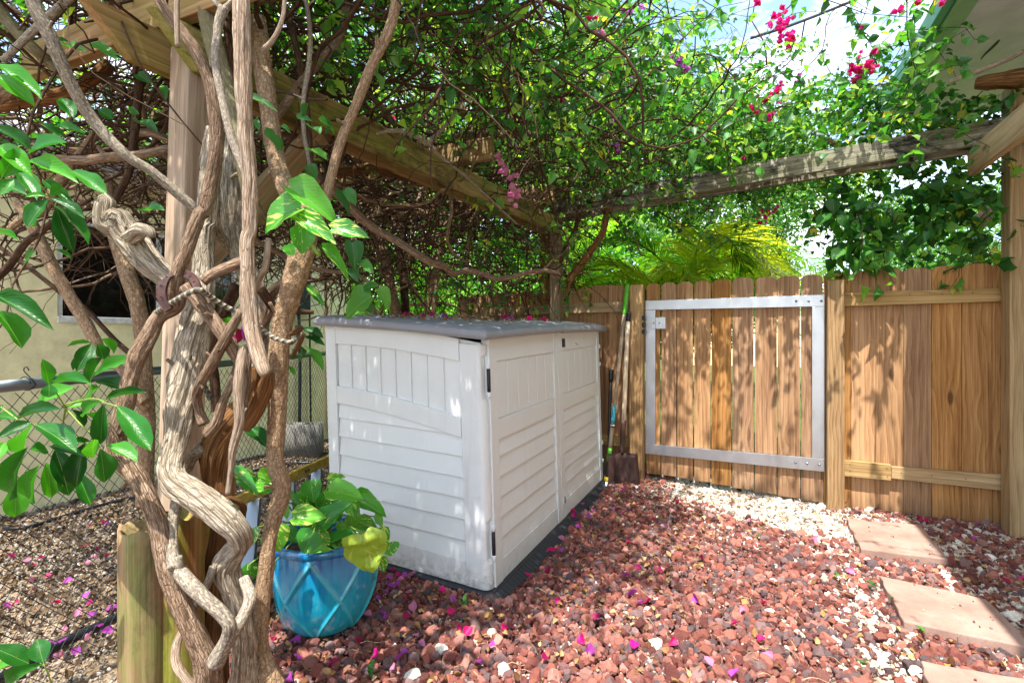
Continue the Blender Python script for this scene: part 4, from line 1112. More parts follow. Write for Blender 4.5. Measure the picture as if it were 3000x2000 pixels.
# ================================================================== CUT STUMPS
def stump(u, v, d, r, h, label, lean=0.0, hollow=True):
    p = P(u, v, d); p.z = -0.05
    seg = 36; V = []; Fc = []; lv = [0, .15, .4, .6, .75, .88, .96, 1.0]
    for i, t in enumerate(lv):
        for j in range(seg):
            th = 2*math.pi*j/seg
            rr = r*(1+0.05*mnoise.noise(Vector((math.cos(th)*1.5+u, math.sin(th)*1.5, t*.4)))+0.015*mnoise.noise(Vector((math.cos(th)*8, math.sin(th)*8+u, t*.5))))
            for cr_ in (0.9+u*.01, 3.3+u*.02): 
                dth = abs((th-cr_+math.pi) % (2*math.pi)-math.pi); rr -= r*0.22*math.exp(-(dth/.06)**2)
            top = (h+0.05)*t + (0.018*mnoise.noise(Vector((math.cos(th)*2.5, math.sin(th)*2.5, u))) if t > .9 else 0)
            V.append((rr*math.cos(th)+lean*t, rr*math.sin(th), top))
    k = len(V)
    for f, dz in ((0.85, 0.0), (0.55, -0.02), (0.25, -0.035)):
        for j in range(seg):
            a = V[(len(lv)-1)*seg+j]; V.append(((a[0]-lean)*f+lean, a[1]*f, a[2]+dz+random.uniform(-.006, .006)))
    for i in range(len(lv)-1+3):
        for j in range(seg): a = i*seg+j; b = i*seg+(j+1) % seg; Fc.append((a, b, b+seg, a+seg))
    n = len(V); Fc.append(tuple(range(n-seg, n)))
    o = link('cut_post', mesh('cut_post', V, Fc, M['stump'], True), None, Matrix.Translation(p))
    return tag(o, label, 'post stump')
stump(424, 1990, 1.36, 0.058, 1.3-(1538-985)/1500*1.36, 'mossy cut-off round post at the foot of the vines, left one')
stump(530, 1990, 1.40, 0.056, 1.3-(1502-985)/1500*1.40, 'cut-off round post with a cracked top, right one of the pair')
stump(566, 1900, 1.66, 0.05, 1.3-(1500-985)/1500*1.66, 'dark round post hidden behind the pair of cut-off posts')
# ================================================================== WOODY STEMS
def crp(c, x, y):
    return {1: (x/2.24, y/2.24), 2: (x/2.24, 600+y/2.24), 3: (x/2.24, 1300+y/2.24), 4: (800+x/2.24, y/2.24), 5: (800+x/2.24, 700+y/2.24), 6: (700+x/2.24, 1300+y/2.24), 7: (450+x/2.6133, 700+y/2.6133), 0: (x, y)}[c]
def barkdisp(seed, amp=0.10, k=2.6, lump=0.10, sfreq=6.0, twist=0.0):
    def f(th, s, r):
        th = th + twist*s
        c, d = math.cos(th), math.sin(th)
        a = mnoise.noise(Vector((c*k+seed, d*k, s*sfreq)))
        b = mnoise.noise(Vector((c*k*2.3, d*k*2.3+seed, s*sfreq*1.6)))
        l = mnoise.noise(Vector((c*0.8, d*0.8+seed*3, s*7.0)))
        return amp*(1-abs(a)*3.0)*0.6 + amp*0.6*b + lump*l
    return f
NST = [0]
def stem(pts, mat, label=None, parent=None, seg=20, disp=(0.10, 2.6, 0.12, 6.0), twist=1.5, name='woody_stem', cat='vine stem'):
    "pts rows: (crop, x, y, r_px, depth)"
    NST[0] += 1
    rows = []
    for c, x, y, r, d in pts:
        u, v = crp(c, x, y); p = P(u, v, d); s = 2.6133 if c == 7 else (1.0 if c == 0 else 2.24)
        rows.append((p.x, p.y, p.z, r*0.90/s/F*d))
    L = sum((Vector(a[:3])-Vector(b[:3])).length for a, b in zip(rows, rows[1:]))
    n = int(min(340, max(20, L/0.0065))); seg = int(seg*1.5)
    o = tube(name, rows, M[mat], parent, seg, n, barkdisp(NST[0]*7.3, *disp), twist)
    if label and parent is None: tag(o, label, cat)
    if parent is None and pts[0][4] < 2.0 and L > .25:
        for k in range(random.randint(1, 4)):
            i = random.randint(1, len(rows)-2) if len(rows) > 3 else 1; a = Vector(rows[i][:3]).lerp(Vector(rows[i-1][:3]), random.random()); rr = rows[i][3]
            dr = Vector((random.gauss(0, 1), random.gauss(0, .6)-.4, random.gauss(0, .7)+.3)).normalized()
            a = a+dr*rr*.7; q = a+dr*(rr*.5+random.uniform(.008, .03)); r0 = random.uniform(.0025, min(.007, rr*.45))
            tube('spur', [(*a, r0*1.6), (*(a.lerp(q, .5)+Vector((random.gauss(0, .002), 0, random.gauss(0, .003)))), r0), (*q, r0*.75)], M[mat], o, 7, 6)
    return o
RID = (0.24, 3.9, 0.16, 8.0); SM = (0.08, 2.2, 0.11, 14.0); FIB = (0.32, 3.6, 0.18, 4.0)
stem([(1,200,-40,46,1.25),(1,240,80,46,1.26),(1,330,250,46,1.28),(1,450,520,43,1.32),(1,620,800,40,1.37),(1,830,1020,36,1.40),(1,1000,1130,33,1.43),(1,1200,1300,33,1.47),(1,1330,1410,33,1.50),(2,1420,180,36,1.55),(2,1500,280,36,1.60),(2,1600,380,36,1.66),(2,1720,580,36,1.72),(2,1800,690,34,1.76)],
     'bark_grey', 'long lichen-spotted grey branch crossing diagonally from the top left over the post', disp=SM)
stem([(1,1000,-60,34,1.30),(1,1060,30,36,1.30),(1,1150,160,40,1.31),(1,1280,330,42,1.32),(1,1370,520,42,1.33),(1,1415,740,44,1.34),(1,1425,950,46,1.35),(1,1390,1150,44,1.36),(1,1340,1380,44,1.35),(2,1310,60,42,1.34),(2,1230,280,42,1.33),(2,1165,450,46,1.33),(2,1150,560,66,1.34),(2,1150,660,52,1.35),(2,1040,740,46,1.34),(2,980,850,52,1.33),(2,910,980,60,1.32),(2,860,1120,56,1.31),(2,830,1280,56,1.30),(2,770,1460,52,1.30),(3,780,60,68,1.30),(3,880,190,62,1.29),(3,965,350,58,1.28),(3,1040,550,60,1.27),(3,1090,780,62,1.26),(3,1170,1020,64,1.25),(3,1270,1240,66,1.25),(3,1350,1420,80,1.26),(3,1360,1560,90,1.27),(3,1350,1700,110,1.28)],
     'bark_brown', 'brown stem kinking at the horseshoe and running down over the cut posts', disp=(0.17, 2.6, 0.13, 13))
stem([(1,1585,-40,52,1.24),(1,1590,250,54,1.24),(1,1600,600,50,1.25),(1,1612,900,50,1.26),(1,1640,1200,48,1.27),(1,1640,1500,46,1.28),(2,1622,250,46,1.28),(2,1628,550,50,1.28),(2,1650,800,52,1.28),(2,1695,980,50,1.27),(2,1735,1090,42,1.26),(2,1750,1115,30,1.26)],
     'canetan', 'straight pale peeling stem hanging in front of the post, cut off at its lower end', disp=RID)
stem([(1,1470,50,34,1.34),(1,1440,140,30,1.34),(1,1425,250,28,1.34),(1,1415,400,28,1.33),(1,1450,620,28,1.32),(1,1520,900,28,1.31),(1,1590,1080,28,1.30),(1,1625,1180,24,1.29)],
     'bark_grey', 'thin grey forked stem beside the straight pale stem', disp=SM)
stem([(1,1375,-30,16,1.36),(1,1420,20,17,1.35),(1,1465,60,20,1.345)], 'bark_grey', 'short grey twig at the top, left arm of the fork', disp=SM)
stem([(1,1540,-30,16,1.36),(1,1510,20,17,1.35),(1,1475,55,20,1.345)], 'bark_grey', 'short grey twig at the top, right arm of the fork', disp=SM)
stem([(1,1165,-30,18,1.22),(1,1160,80,18,1.22),(1,1162,200,17,1.22),(1,1165,310,16,1.22)], 'canetan', 'short stub hanging from the top in front of the pergola beam end', disp=SM)
stem([(1,1330,20,46,1.62),(1,1380,200,58,1.60),(1,1430,400,62,1.58),(1,1490,600,62,1.56),(1,1540,780,56,1.52),(1,1580,980,52,1.50),(1,1640,1300,50,1.52),(2,1720,100,46,1.6)],
     'bark_olive', 'smooth olive-brown stem slanting down behind the straight pale stem', disp=SM)
stem([(1,1480,60,34,1.72),(1,1510,250,36,1.72),(1,1530,450,36,1.72),(1,1560,700,36,1.70),(1,1590,950,34,1.7)], 'twig', 'dark stem hidden between the olive stem and the straight pale stem', disp=SM)
stem([(1,1420,850,54,1.50),(1,1385,1050,62,1.50),(1,1370,1300,62,1.50),(1,1360,1500,62,1.50),(2,1345,150,64,1.49),(2,1335,400,66,1.48),(2,1330,560,76,1.46),(2,1305,720,92,1.44),(2,1265,900,98,1.42),(2,1225,1100,102,1.40),(2,1190,1300,100,1.38),(2,1165,1500,82,1.36),(3,1140,60,78,1.34),(3,1125,170,78,1.32),(3,1150,250,84,1.30),(3,1240,310,90,1.29),(3,1360,390,92,1.28),(3,1480,490,90,1.28),(3,1560,580,78,1.29),(3,1570,650,72,1.31),(3,1515,730,74,1.33),(3,1480,820,82,1.34),(3,1530,960,80,1.35),(3,1580,1120,72,1.36),(3,1605,1300,72,1.38),(3,1610,1460,84,1.40),(3,1600,1640,110,1.42)],
     'bark_pale', 'thick pale furrowed trunk with a sharp double bend at knee height', seg=30, disp=RID)
stem([(1,1520,860,62,1.66),(1,1515,1050,68,1.64),(1,1520,1250,70,1.62),(1,1530,1500,72,1.62),(2,1540,160,70,1.62),(2,1600,400,70,1.62),(2,1690,600,64,1.62),(2,1700,800,60,1.60),(2,1690,1000,60,1.58),(2,1670,1200,70,1.56)],
     'bark_pale', 'flaky-barked trunk between the timber post and the smooth right-hand trunk', seg=24, disp=RID)
stem([(1,1690,130,56,1.78),(1,1720,400,60,1.74),(1,1755,650,60,1.70),(1,1790,900,60,1.66),(1,1820,1080,62,1.62),(1,1875,1230,66,1.58),(1,1960,1380,68,1.54),(2,2020,60,80,1.52),(2,2005,200,86,1.51),(2,1960,400,84,1.50),(2,1900,600,78,1.50),(2,1850,780,72,1.50),(2,1830,1000,70,1.50),(2,1822,1300,64,1.50),(2,1815,1520,60,1.50),(3,1805,60,56,1.50),(3,1810,140,60,1.50),(3,1845,240,62,1.50),(3,1842,350,62,1.50),(3,1800,480,54,1.49),(3,1765,650,48,1.48),(3,1745,850,54,1.47),(3,1715,1100,56,1.46),(3,1700,1300,58,1.45),(3,1725,1450,72,1.44),(3,1775,1600,110,1.44)],
     'bark_tan', 'smooth tan trunk standing to the right of the tangle, next to the blue pot', seg=26, disp=SM)
stem([(4,815,-40,36,1.55),(4,800,60,36,1.55),(4,755,220,36,1.55),(4,640,450,35,1.55),(4,540,700,34,1.55),(4,445,930,34,1.56),(4,385,1150,33,1.56),(4,325,1400,34,1.55),(2,2090,80,36,1.54),(2,2070,200,40,1.53)],
     'bark_tan', 'long pinkish-tan stem rising from the smooth trunk to the upper right', disp=(0.06, 2.2, 0.08, 6))
stem([(4,490,-30,30,2.05),(4,475,120,30,2.0),(4,430,260,30,1.96),(4,330,380,30,1.92),(4,220,500,30,1.88),(4,140,610,30,1.84),(4,40,740,28,1.80),(1,1700,900,26,1.74)],
     'bark_brown', 'curved brown stem sweeping down from the top behind the long tan stem', disp=SM)
stem([(4,60,40,22,1.9),(4,120,200,24,1.9),(4,170,400,24,1.88),(4,210,650,24,1.86),(4,235,900,24,1.85),(4,250,1080,20,1.85)], 'twig', 'dark thin stem hanging behind the pale vertical cane, by the beam', disp=SM)
stem([(4,205,-30,15,1.72),(4,225,60,16,1.72),(4,245,250,16,1.71),(4,232,450,17,1.70),(4,200,650,16,1.70),(4,200,850,15,1.70),(4,240,1090,12,1.70)], 'bark_grey', 'thin pale grey cane hanging beside the left pergola beam', disp=SM)
stem([(1,1870,-20,14,1.3),(1,1855,120,15,1.3),(1,1800,250,17,1.3),(1,1735,325,21,1.3),(1,1715,335,20,1.3)], 'canetan', 'short curved stub with a sawn end at the top', disp=SM)
# gnarled stub
stem([(1,650,1345,20,1.36),(1,700,1320,48,1.36),(1,695,1400,58,1.36),(1,720,1480,70,1.365),(2,760,80,80,1.37),(2,830,190,84,1.38),(2,910,300,80,1.38),(2,1000,400,74,1.38),(2,1090,480,66,1.38),(2,1160,530,58,1.37)],
     'bark_pale', 'gnarled broken pale stub pointing up left from the horseshoe knot', seg=28, disp=(0.36, 2.4, 0.25, 8))
stem([(2,860,215,52,1.35),(2,930,165,50,1.33),(2,985,180,34,1.32),(2,1000,215,18,1.32)], 'bark_pale', 'rough knot on the gnarled broken stub', seg=20, disp=(0.3, 2.2, 0.25, 6))
stem([(2,1230,540,52,1.32),(2,1320,650,52,1.31),(2,1430,800,46,1.30),(2,1510,920,44,1.30),(2,1570,1020,36,1.31),(2,1600,1100,30,1.32)], 'bark_brown', 'brown stem running down right from the horseshoe, left arm of the X', disp=(0.17,2.6,.12,13))
stem([(2,1590,690,26,1.27),(2,1530,790,32,1.275),(2,1440,950,36,1.28),(2,1370,1080,36,1.30),(2,1310,1180,32,1.33),(2,1290,1260,30,1.36),(2,1310,1360,30,1.38),(2,1340,1440,40,1.38)], 'bark_brown', 'brown stem crossing down left below the horseshoe, right arm of the X', disp=(0.17,2.6,.12,13))
stem([(2,1600,370,38,1.36),(2,1500,410,38,1.35),(2,1400,455,36,1.34),(2,1330,510,32,1.33)], 'bark_brown', 'short brown branch joining the knot from the right above the rope', disp=(0.17,2.6,.12,13))
stem([(7,880,0,24,1.33),(7,870,120,26,1.32),(7,850,230,26,1.32),(7,810,300,26,1.33),(7,790,400,18,1.34)], 'canetan', 'short whitish cane hanging right of the straight pale stem', disp=SM)
# braided bundle
stem([(7,690,830,38,1.30),(7,665,1000,38,1.28),(7,650,1200,36,1.27),(7,655,1400,34,1.27),(3,1525,40,24,1.27),(3,1515,160,20,1.27),(3,1495,330,18,1.27)], 'canetan', 'pale ribbon-like stem hanging in the middle of the bundle below the cut end', disp=RID)
stem([(7,640,930,24,1.34),(7,600,1100,28,1.33),(7,530,1250,34,1.33),(7,480,1400,38,1.33),(7,400,1500,34,1.33)], 'bark_brown', 'brown strand left of the pale ribbon-like stem', disp=RID)
stem([(7,730,880,24,1.36),(7,712,1060,28,1.35),(7,690,1250,30,1.34),(7,700,1330,26,1.34)], 'bark_brown', 'brown strand right of the pale ribbon-like stem', disp=RID)
stem([(7,760,980,40,1.44),(7,750,1100,60,1.44),(7,700,1260,80,1.44),(7,620,1380,100,1.44),(7,540,1500,110,1.44),(3,1430,60,96,1.45),(3,1425,200,84,1.46),(3,1445,330,72,1.46),(3,1440,500,52,1.47),(3,1425,700,60,1.48),(3,1410,950,76,1.48),(3,1400,1200,80,1.48),(3,1400,1450,86,1.48),(3,1400,1640,100,1.48)],
     'bark_rust', 'fibrous rust-brown trunk rising from the ground behind the double-bent pale trunk', seg=30, disp=FIB)
stem([(7,880,1030,36,1.36),(7,860,1120,54,1.38),(7,800,1260,62,1.40),(7,740,1380,56,1.42),(7,700,1440,40,1.43)], 'bark_rust', 'orange-brown torn trunk piece under the cut end of the straight pale stem', seg=26, disp=FIB)
stem([(7,820,380,38,1.50),(7,870,460,40,1.52),(7,940,540,34,1.54),(2,1960,700,20,1.6),(2,2060,705,14,1.62)], 'twig', 'dark branch stub joining the smooth trunk above the rope', disp=SM)
stem([(7,1010,320,34,1.54),(7,900,420,38,1.56),(7,870,560,42,1.57),(7,820,700,40,1.58),(7,800,850,34,1.58)], 'bark_brown', 'fluted brown stem between the straight pale stem and the smooth trunk', disp=RID)
stem([(7,640,350,48,1.9),(7,560,520,46,1.9),(7,480,720,36,1.9),(7,450,900,34,1.9),(7,470,1100,38,1.9),(7,480,1320,40,1.9)], 'twig', 'dark brown stem in the shade behind the crossing stems, in front of the window', disp=SM)
stem([(2,1920,990,14,1.46),(2,1960,920,18,1.44),(2,1995,850,14,1.42)], 'bark_rust', 'short twig stub sticking out right of the rope, lower one', disp=SM)
stem([(2,1905,850,14,1.46),(2,1950,830,22,1.45),(2,1975,805,20,1.44)], 'bark_rust', 'short twig stub sticking out right of the rope, upper one', disp=SM)
# lower grey pair
stem([(3,1165,350,36,1.31),(3,1135,520,36,1.29),(3,1125,650,38,1.27),(3,1145,780,46,1.25),(3,1225,890,52,1.23),(3,1330,1000,50,1.22),(3,1440,1100,50,1.22),(3,1505,1190,48,1.22),(3,1480,1300,48,1.23),(3,1410,1440,62,1.24)], 'bark_grey', 'grey vine stem curling from the cut posts to the foot of the brown stem', disp=SM)
stem([(3,1600,880,34,1.30),(3,1640,1000,40,1.27),(3,1605,1110,40,1.25),(3,1540,1220,44,1.235),(3,1470,1330,50,1.235)], 'bark_grey', 'smooth grey elbow-shaped stem right of the curling grey one', disp=SM)
stem([(3,1400,800,24,1.31),(3,1370,900,28,1.30),(3,1300,1040,24,1.32),(3,1260,1120,16,1.33)], 'bark_grey', 'short grey spur between the cut posts and the double-bent trunk', disp=SM)
stem([(3,1210,1190,20,1.30),(3,1160,1310,28,1.28),(3,1155,1430,30,1.26),(3,1210,1530,30,1.25),(3,1290,1620,36,1.25)], 'canetan', 'thin pale vine looping outwards at the foot of the cut posts', disp=SM)
stem([(3,1340,20,44,1.42),(3,1260,90,40,1.42),(3,1235,170,30,1.42)], 'bark_grey', 'dark grey stem piece emerging behind the pale trunk above its bend', disp=SM)
stem([(3,1590,480,16,1.36),(3,1600,420,18,1.34),(3,1560,375,18,1.32),(3,1500,355,16,1.31),(3,1460,380,14,1.31)], 'bark_rust', 'thin hooked tendril curling below the fibrous trunk', disp=RID)
# left, further back
stem([(2,110,-20,26,2.1),(2,200,110,36,2.1),(2,300,320,40,2.1),(2,420,540,40,2.1),(2,530,720,40,2.1),(2,620,880,38,2.1),(2,700,1020,34,2.1),(2,800,1090,28,2.1),(2,960,1290,40,2.1)], 'bark_tan', 'smooth tan branch slanting down right in front of the yellow wall', disp=SM)
stem([(1,700,1200,36,2.3),(2,750,180,44,2.25),(2,820,400,52,2.22),(2,895,620,52,2.2),(2,930,820,50,2.2),(2,950,1000,46,2.2),(2,955,1200,48,2.2),(2,965,1400,52,2.2),(3,960,100,50,2.2),(3,950,400,56,2.2)], 'bark_tan', 'smooth upright trunk in front of the dark window, left of the post', disp=SM)
stem([(2,860,1230,22,2.1),(2,900,1280,34,2.12),(2,960,1320,46,2.15)], 'bark_tan', 'short pruned stub on the smooth upright trunk', disp=SM)
stem([(2,0,280,14,2.3),(2,200,420,15,2.3),(2,420,590,16,2.3),(2,560,680,15,2.3),(2,700,830,16,2.3),(2,800,930,18,2.3),(2,900,1010,20,2.25)], 'twig', 'long thin branch crossing the yellow wall left of the window', disp=SM)
stem([(1,380,1045,28,1.7),(1,550,1055,32,1.7),(1,700,1035,32,1.7),(1,900,1020,30,1.7),(1,1080,985,28,1.7),(1,1200,960,26,1.75)], 'bark_brown', 'horizontal brown branch running into the left side of the timber post', disp=SM)
stem([(1,-40,40,42,1.8),(1,60,150,42,1.8),(1,200,300,40,1.8),(1,320,410,38,1.85),(1,480,560,34,1.9)], 'bark_olive', 'dull olive branch in the upper left corner', disp=SM)
stem([(1,470,-20,28,1.6),(1,320,110,27,1.6),(1,160,260,24,1.6),(1,20,400,20,1.6)], 'bark_grey', 'dark grey branch crossing the long lichen-spotted branch near the top left', disp=SM)
stem([(1,830,-20,56,2.0),(1,700,100,56,2.0),(1,560,230,52,2.0),(1,420,330,46,2.05),(1,200,500,50,2.1),(1,-40,640,56,2.1)], 'bark_brown', 'heavy brown limb curving from the pergola to the left edge', disp=(0.12,2.4,.14,5))
stem([(1,-40,700,44,2.2),(1,200,660,44,2.2),(1,420,620,48,2.2),(1,600,520,44,2.2),(1,720,420,36,2.2)], 'bark_rust', 'rusty peeling limb under the heavy brown limb', disp=RID)
stem([(1,930,350,28,2.0),(1,910,600,28,2.0),(1,880,900,26,2.0),(1,840,1150,24,2.0),(1,700,1400,22,2.0)], 'twig', 'brown hanging stem left of the timber post', disp=SM)
stem([(1,640,860,26,2.3),(1,520,1020,30,2.3),(1,400,1180,34,2.3),(1,280,1380,34,2.3),(2,200,60,30,2.3),(2,60,160,20,2.3)], 'bark_tan', 'tan branch slanting down left towards the yellow wall', disp=SM)
stem([(2,-20,480,26,1.9),(2,60,400,26,1.9),(2,160,260,24,1.9),(2,260,180,22,1.9),(2,380,90,20,1.9)], 'twig', 'dark branch in front of the yellow wall at the left edge', disp=SM)
# behind the shed
stem([(5,650,-60,40,4.4),(5,700,60,40,4.4),(5,750,180,38,4.4),(5,770,320,36,4.4),(5,810,500,38,4.4),(5,830,700,40,4.4)], 'bark_tan', 'smooth curved trunk behind the shed, leftmost there', disp=SM)
stem([(4,930,1190,30,4.5),(4,760,1320,34,4.45),(4,660,1480,38,4.42),(4,655,1560,40,4.4)], 'bark_tan', 'upper bend of the curved trunk behind the shed, below the beam', disp=SM)
stem([(5,820,40,24,4.5),(5,850,200,26,4.5),(5,865,400,28,4.5),(5,880,600,30,4.5)], 'twig', 'dark thin trunk just right of the curved trunk behind the shed', disp=SM)
stem([(5,1130,-30,20,4.3),(5,1080,150,20,4.3),(5,1040,320,20,4.3),(5,1000,520,20,4.3)], 'bark_tan', 'pair of slim stems behind the shed lid, left one', disp=SM)
stem([(5,1110,20,16,4.3),(5,1080,200,17,4.3),(5,1065,350,17,4.3),(5,1050,520,17,4.3)], 'bark_tan', 'pair of slim stems behind the shed lid, right one', disp=SM)
stem([(0,1600,560,18,4.65),(0,1604,640,17,4.65),(0,1600,720,16,4.65),(0,1598,800,17,4.65),(0,1600,880,18,4.65)], 'bark_rust', 'dark shaggy trunk against the rear left pergola post', disp=RID)
stem([(0,1780,610,9,4.35),(0,1765,680,10,4.38),(0,1735,730,11,4.4),(0,1690,790,12,4.4),(0,1655,840,12,4.42)], 'bark_rust', 'brown stem curving down left from the rear beam', disp=RID)
stem([(0,1700,600,7,4.2),(0,1690,660,8,4.25),(0,1660,720,8,4.3),(0,1640,770,8,4.35)], 'twig', 'thin stem curving down from the rear beam beside its left post', disp=SM)
stem([(4,680,880,8,2.3),(4,760,860,14,2.35),(4,860,865,17,2.4),(4,950,900,18,2.45),(4,1010,935,20,2.5),(4,1080,880,16,2.55),(4,1160,790,13,2.6),(4,1220,690,10,2.7)], 'bark_grey', 'pale broken branch resting across the left pergola beam', disp=SM)
stem([(4,1010,935,14,2.5),(4,1080,1010,12,2.55),(4,1180,1090,10,2.6),(4,1300,1190,8,2.7),(4,1450,1330,7,2.9),(4,1600,1470,5,3.1)], 'bark_grey', 'thin grey vine trailing down the face of the left pergola beam', disp=SM)
stem([(4,1210,60,10,2.4),(4,1400,70,12,2.4),(4,1600,90,12,2.45),(4,1800,140,12,2.5),(4,1940,230,12,2.55),(4,2010,330,10,2.6),(4,2040,430,8,2.6),(4,2050,520,6,2.6)], 'bark_grey', 'arching bare grey shoot high up, drooping at its tip', disp=SM)
stem([(4,1140,170,18,3.0),(4,1170,350,20,3.0),(4,1210,550,22,3.0),(4,1250,750,24,3.0)], 'bark_brown', 'upright brown stem inside the canopy above the left beam', disp=SM)
stem([(4,300,480,20,2.4),(4,430,500,20,2.5),(4,560,560,20,2.6),(4,700,690,20,2.7),(4,810,830,18,2.8)], 'bark_olive', 'olive branch slanting behind the long tan stem above the beam', disp=SM)
stem([(4,1080,930,34,3.3),(4,1240,900,38,3.3),(4,1400,880,34,3.4),(4,1600,890,30,3.5),(4,1760,870,24,3.6)], 'bark_brown', 'thick horizontal limb over the left beam', disp=(0.12,2.4,.14,5))
stem([(4,420,1140,34,2.9),(4,600,1110,36,3.0),(4,780,1130,34,3.1),(4,960,1180,30,3.2),(4,1200,1240,30,3.4)], 'bark_rust', 'rusty limb running under the left beam', disp=RID)
stem([(0,2415,405,9,4.1),(0,2450,425,9,4.1),(0,2490,445,10,4.15),(0,2510,455,10,4.2)], 'bark_tan', 'short bare stem resting on the rear beam below the pink flowers', disp=SM)
stem([(0,2858,245,14,3.3),(0,2900,240,22,3.25),(0,2960,232,24,3.2),(0,3060,218,26,3.1)], 'bark_rust', 'weathered driftwood-like log sticking out above the right post', disp=FIB)
stem([(0,2990,595,22,4.9),(0,2930,615,20,4.8),(0,2880,640,24,4.75),(0,2860,680,16,4.7),(0,2870,730,14,4.7),(0,2860,800,16,4.7)], 'bark_brown', 'dark forked stem behind the right fence panel beside the big post', disp=SM)
stem([(0,3000,150,7,3.0),(0,2940,180,7,3.1),(0,2860,212,7,3.2),(0,2780,240,6,3.3)], 'canetan', 'thin pale shoot crossing below the white soffit', disp=SM)

# rope and horseshoe
tag(tube('rope', [P(*crp(7,10,570),1.34), P(*crp(7,150,480),1.27), P(*crp(7,330,390),1.26), P(*crp(7,420,430),1.30), P(*crp(7,520,500),1.33), P(*crp(7,640,560),1.36), P(*crp(7,760,620),1.42), P(*crp(7,830,690),1.44), P(*crp(7,930,760),1.43), P(*crp(7,1040,790),1.43), P(*crp(2,1920,895),1.45), P(*crp(2,1975,845),1.47), P(*crp(2,1950,800),1.52)], M['rope'], None, 10, 140, r=0.0068), 'twisted grey rope tying the horseshoe knot to the smooth right-hand trunk', 'rope')
tag(tube('rope', [P(*crp(7,370,1060),1.5), P(*crp(7,395,1140),1.5), P(*crp(7,440,1230),1.5)], M['rope'], None, 10, 30, r=0.0075), 'short striped rope end hanging behind the crossing stems', 'rope')
def horseshoe():
    pts = [crp(7,118,545), crp(7,78,480), crp(7,62,400), crp(7,85,325), crp(7,150,270), crp(7,230,262), crp(7,290,290), crp(7,328,350), crp(7,335,415)]
    p3 = [P(u, v, dpt) for (u, v), dpt in zip(pts, (1.272, 1.272, 1.275, 1.285, 1.315, 1.33, 1.30, 1.275, 1.268))]
    sp = smoothpath([tuple(p) for p in p3], 60); V = []; Fc = []
    fw = np.array((-SA, CA, 0))
    T = np.gradient(sp, axis=0); T /= np.linalg.norm(T, axis=1)[:, None]
    for i in range(60):
        sd = np.cross(T[i], fw); w = 0.0125*(1-0.25*abs(i/59*2-1)**3); 
        for a, b in ((-w, -.004), (w, -.004), (w, .005), (-w, .005)): V.append(sp[i]+sd*a+fw*b)
    for i in range(59):
        for j in range(4): Fc.append((i*4+j, i*4+(j+1) % 4, i*4+4+(j+1) % 4, i*4+4+j))
    Fc += [(3, 2, 1, 0), (236, 237, 238, 239)]
    o = link('horseshoe', mesh('horseshoe', V, Fc, M['rust'])); bevel(o, 0.002)
    tag(o, 'rusty horseshoe hooked over the knot of crossing stems on the post', 'horseshoe')
    for i in (8, 15, 22, 37, 44, 51):
        c = Vector(sp[i])+Vector(fw)*-.0045
        lathe('nail_hole', [(0.0004, 0), (0.0028, 0), (0.0028, .001)], M['black'], Matrix.Translation(c) @ Matrix.Rotation(A, 4, 'Z') @ Matrix.Rotation(math.pi/2, 4, 'X'), o, 8)
horseshoe()

# ================================================================== TANGLED TWIGS (joined mass)
TW = {}
def rdir(zb=0.0, zs=0.5):
    a = RS.uniform(0, 2*math.pi); return np.array([math.cos(a), math.sin(a), zb+RS.normal()*zs])
def shoot_path(p, d, L, n, wob, grav):
    pts = [p.copy()]; st = L/n
    for i in range(n):
        d = d/np.linalg.norm(d); d = d + RS.normal(size=3)*wob + np.array([0, 0, -grav]); d = d/np.linalg.norm(d)
        pts.append(pts[-1]+d*st)
    return np.array(pts)
def twigmass(name, boxes, mat, parent):
    "boxes: (x0,x1,y0,y1,z0,z1,count,len0,len1,r0,r1,zbias,grav)"
    bag = Bag()
    for (x0, x1, y0, y1, z0, z1, cnt, l0, l1, r0, r1, zb, gr) in boxes:
        for _ in range(cnt):
            p = np.array([RS.uniform(x0, x1), RS.uniform(y0, y1), RS.uniform(z0, z1)])
            d_ = depth_of(p[0], p[1])
            if d_ < 1.0: continue
            L = RS.uniform(l0, l1); n = max(4, int(L/0.09)); r = r0+(r1-r0)*RS.rand()**2.2
            pa = shoot_path(p, rdir(zb), L, n, 0.28, gr)
            if depth_of(pa[:, 0], pa[:, 1]).min() < 0.95: continue
            V, Fc, UV = tube_data(pa, np.linspace(r, r*0.45, n+1), 5 if r > .004 else 3, cap=False); bag.add(V, Fc, UV)
            if RS.rand() < 0.6:
                k = RS.randint(1, n); pb = shoot_path(pa[k], rdir(zb), L*.45, 4, 0.3, gr)
                if depth_of(pb[:, 0], pb[:, 1]).min() < 0.95: continue
                V, Fc, UV = tube_data(pb, np.linspace(r*.6, r*.25, 5), 3, cap=False); bag.add(V, Fc, UV)
    o = bag.build(name, M[mat], parent, True); o['kind'] = 'stuff'; return o

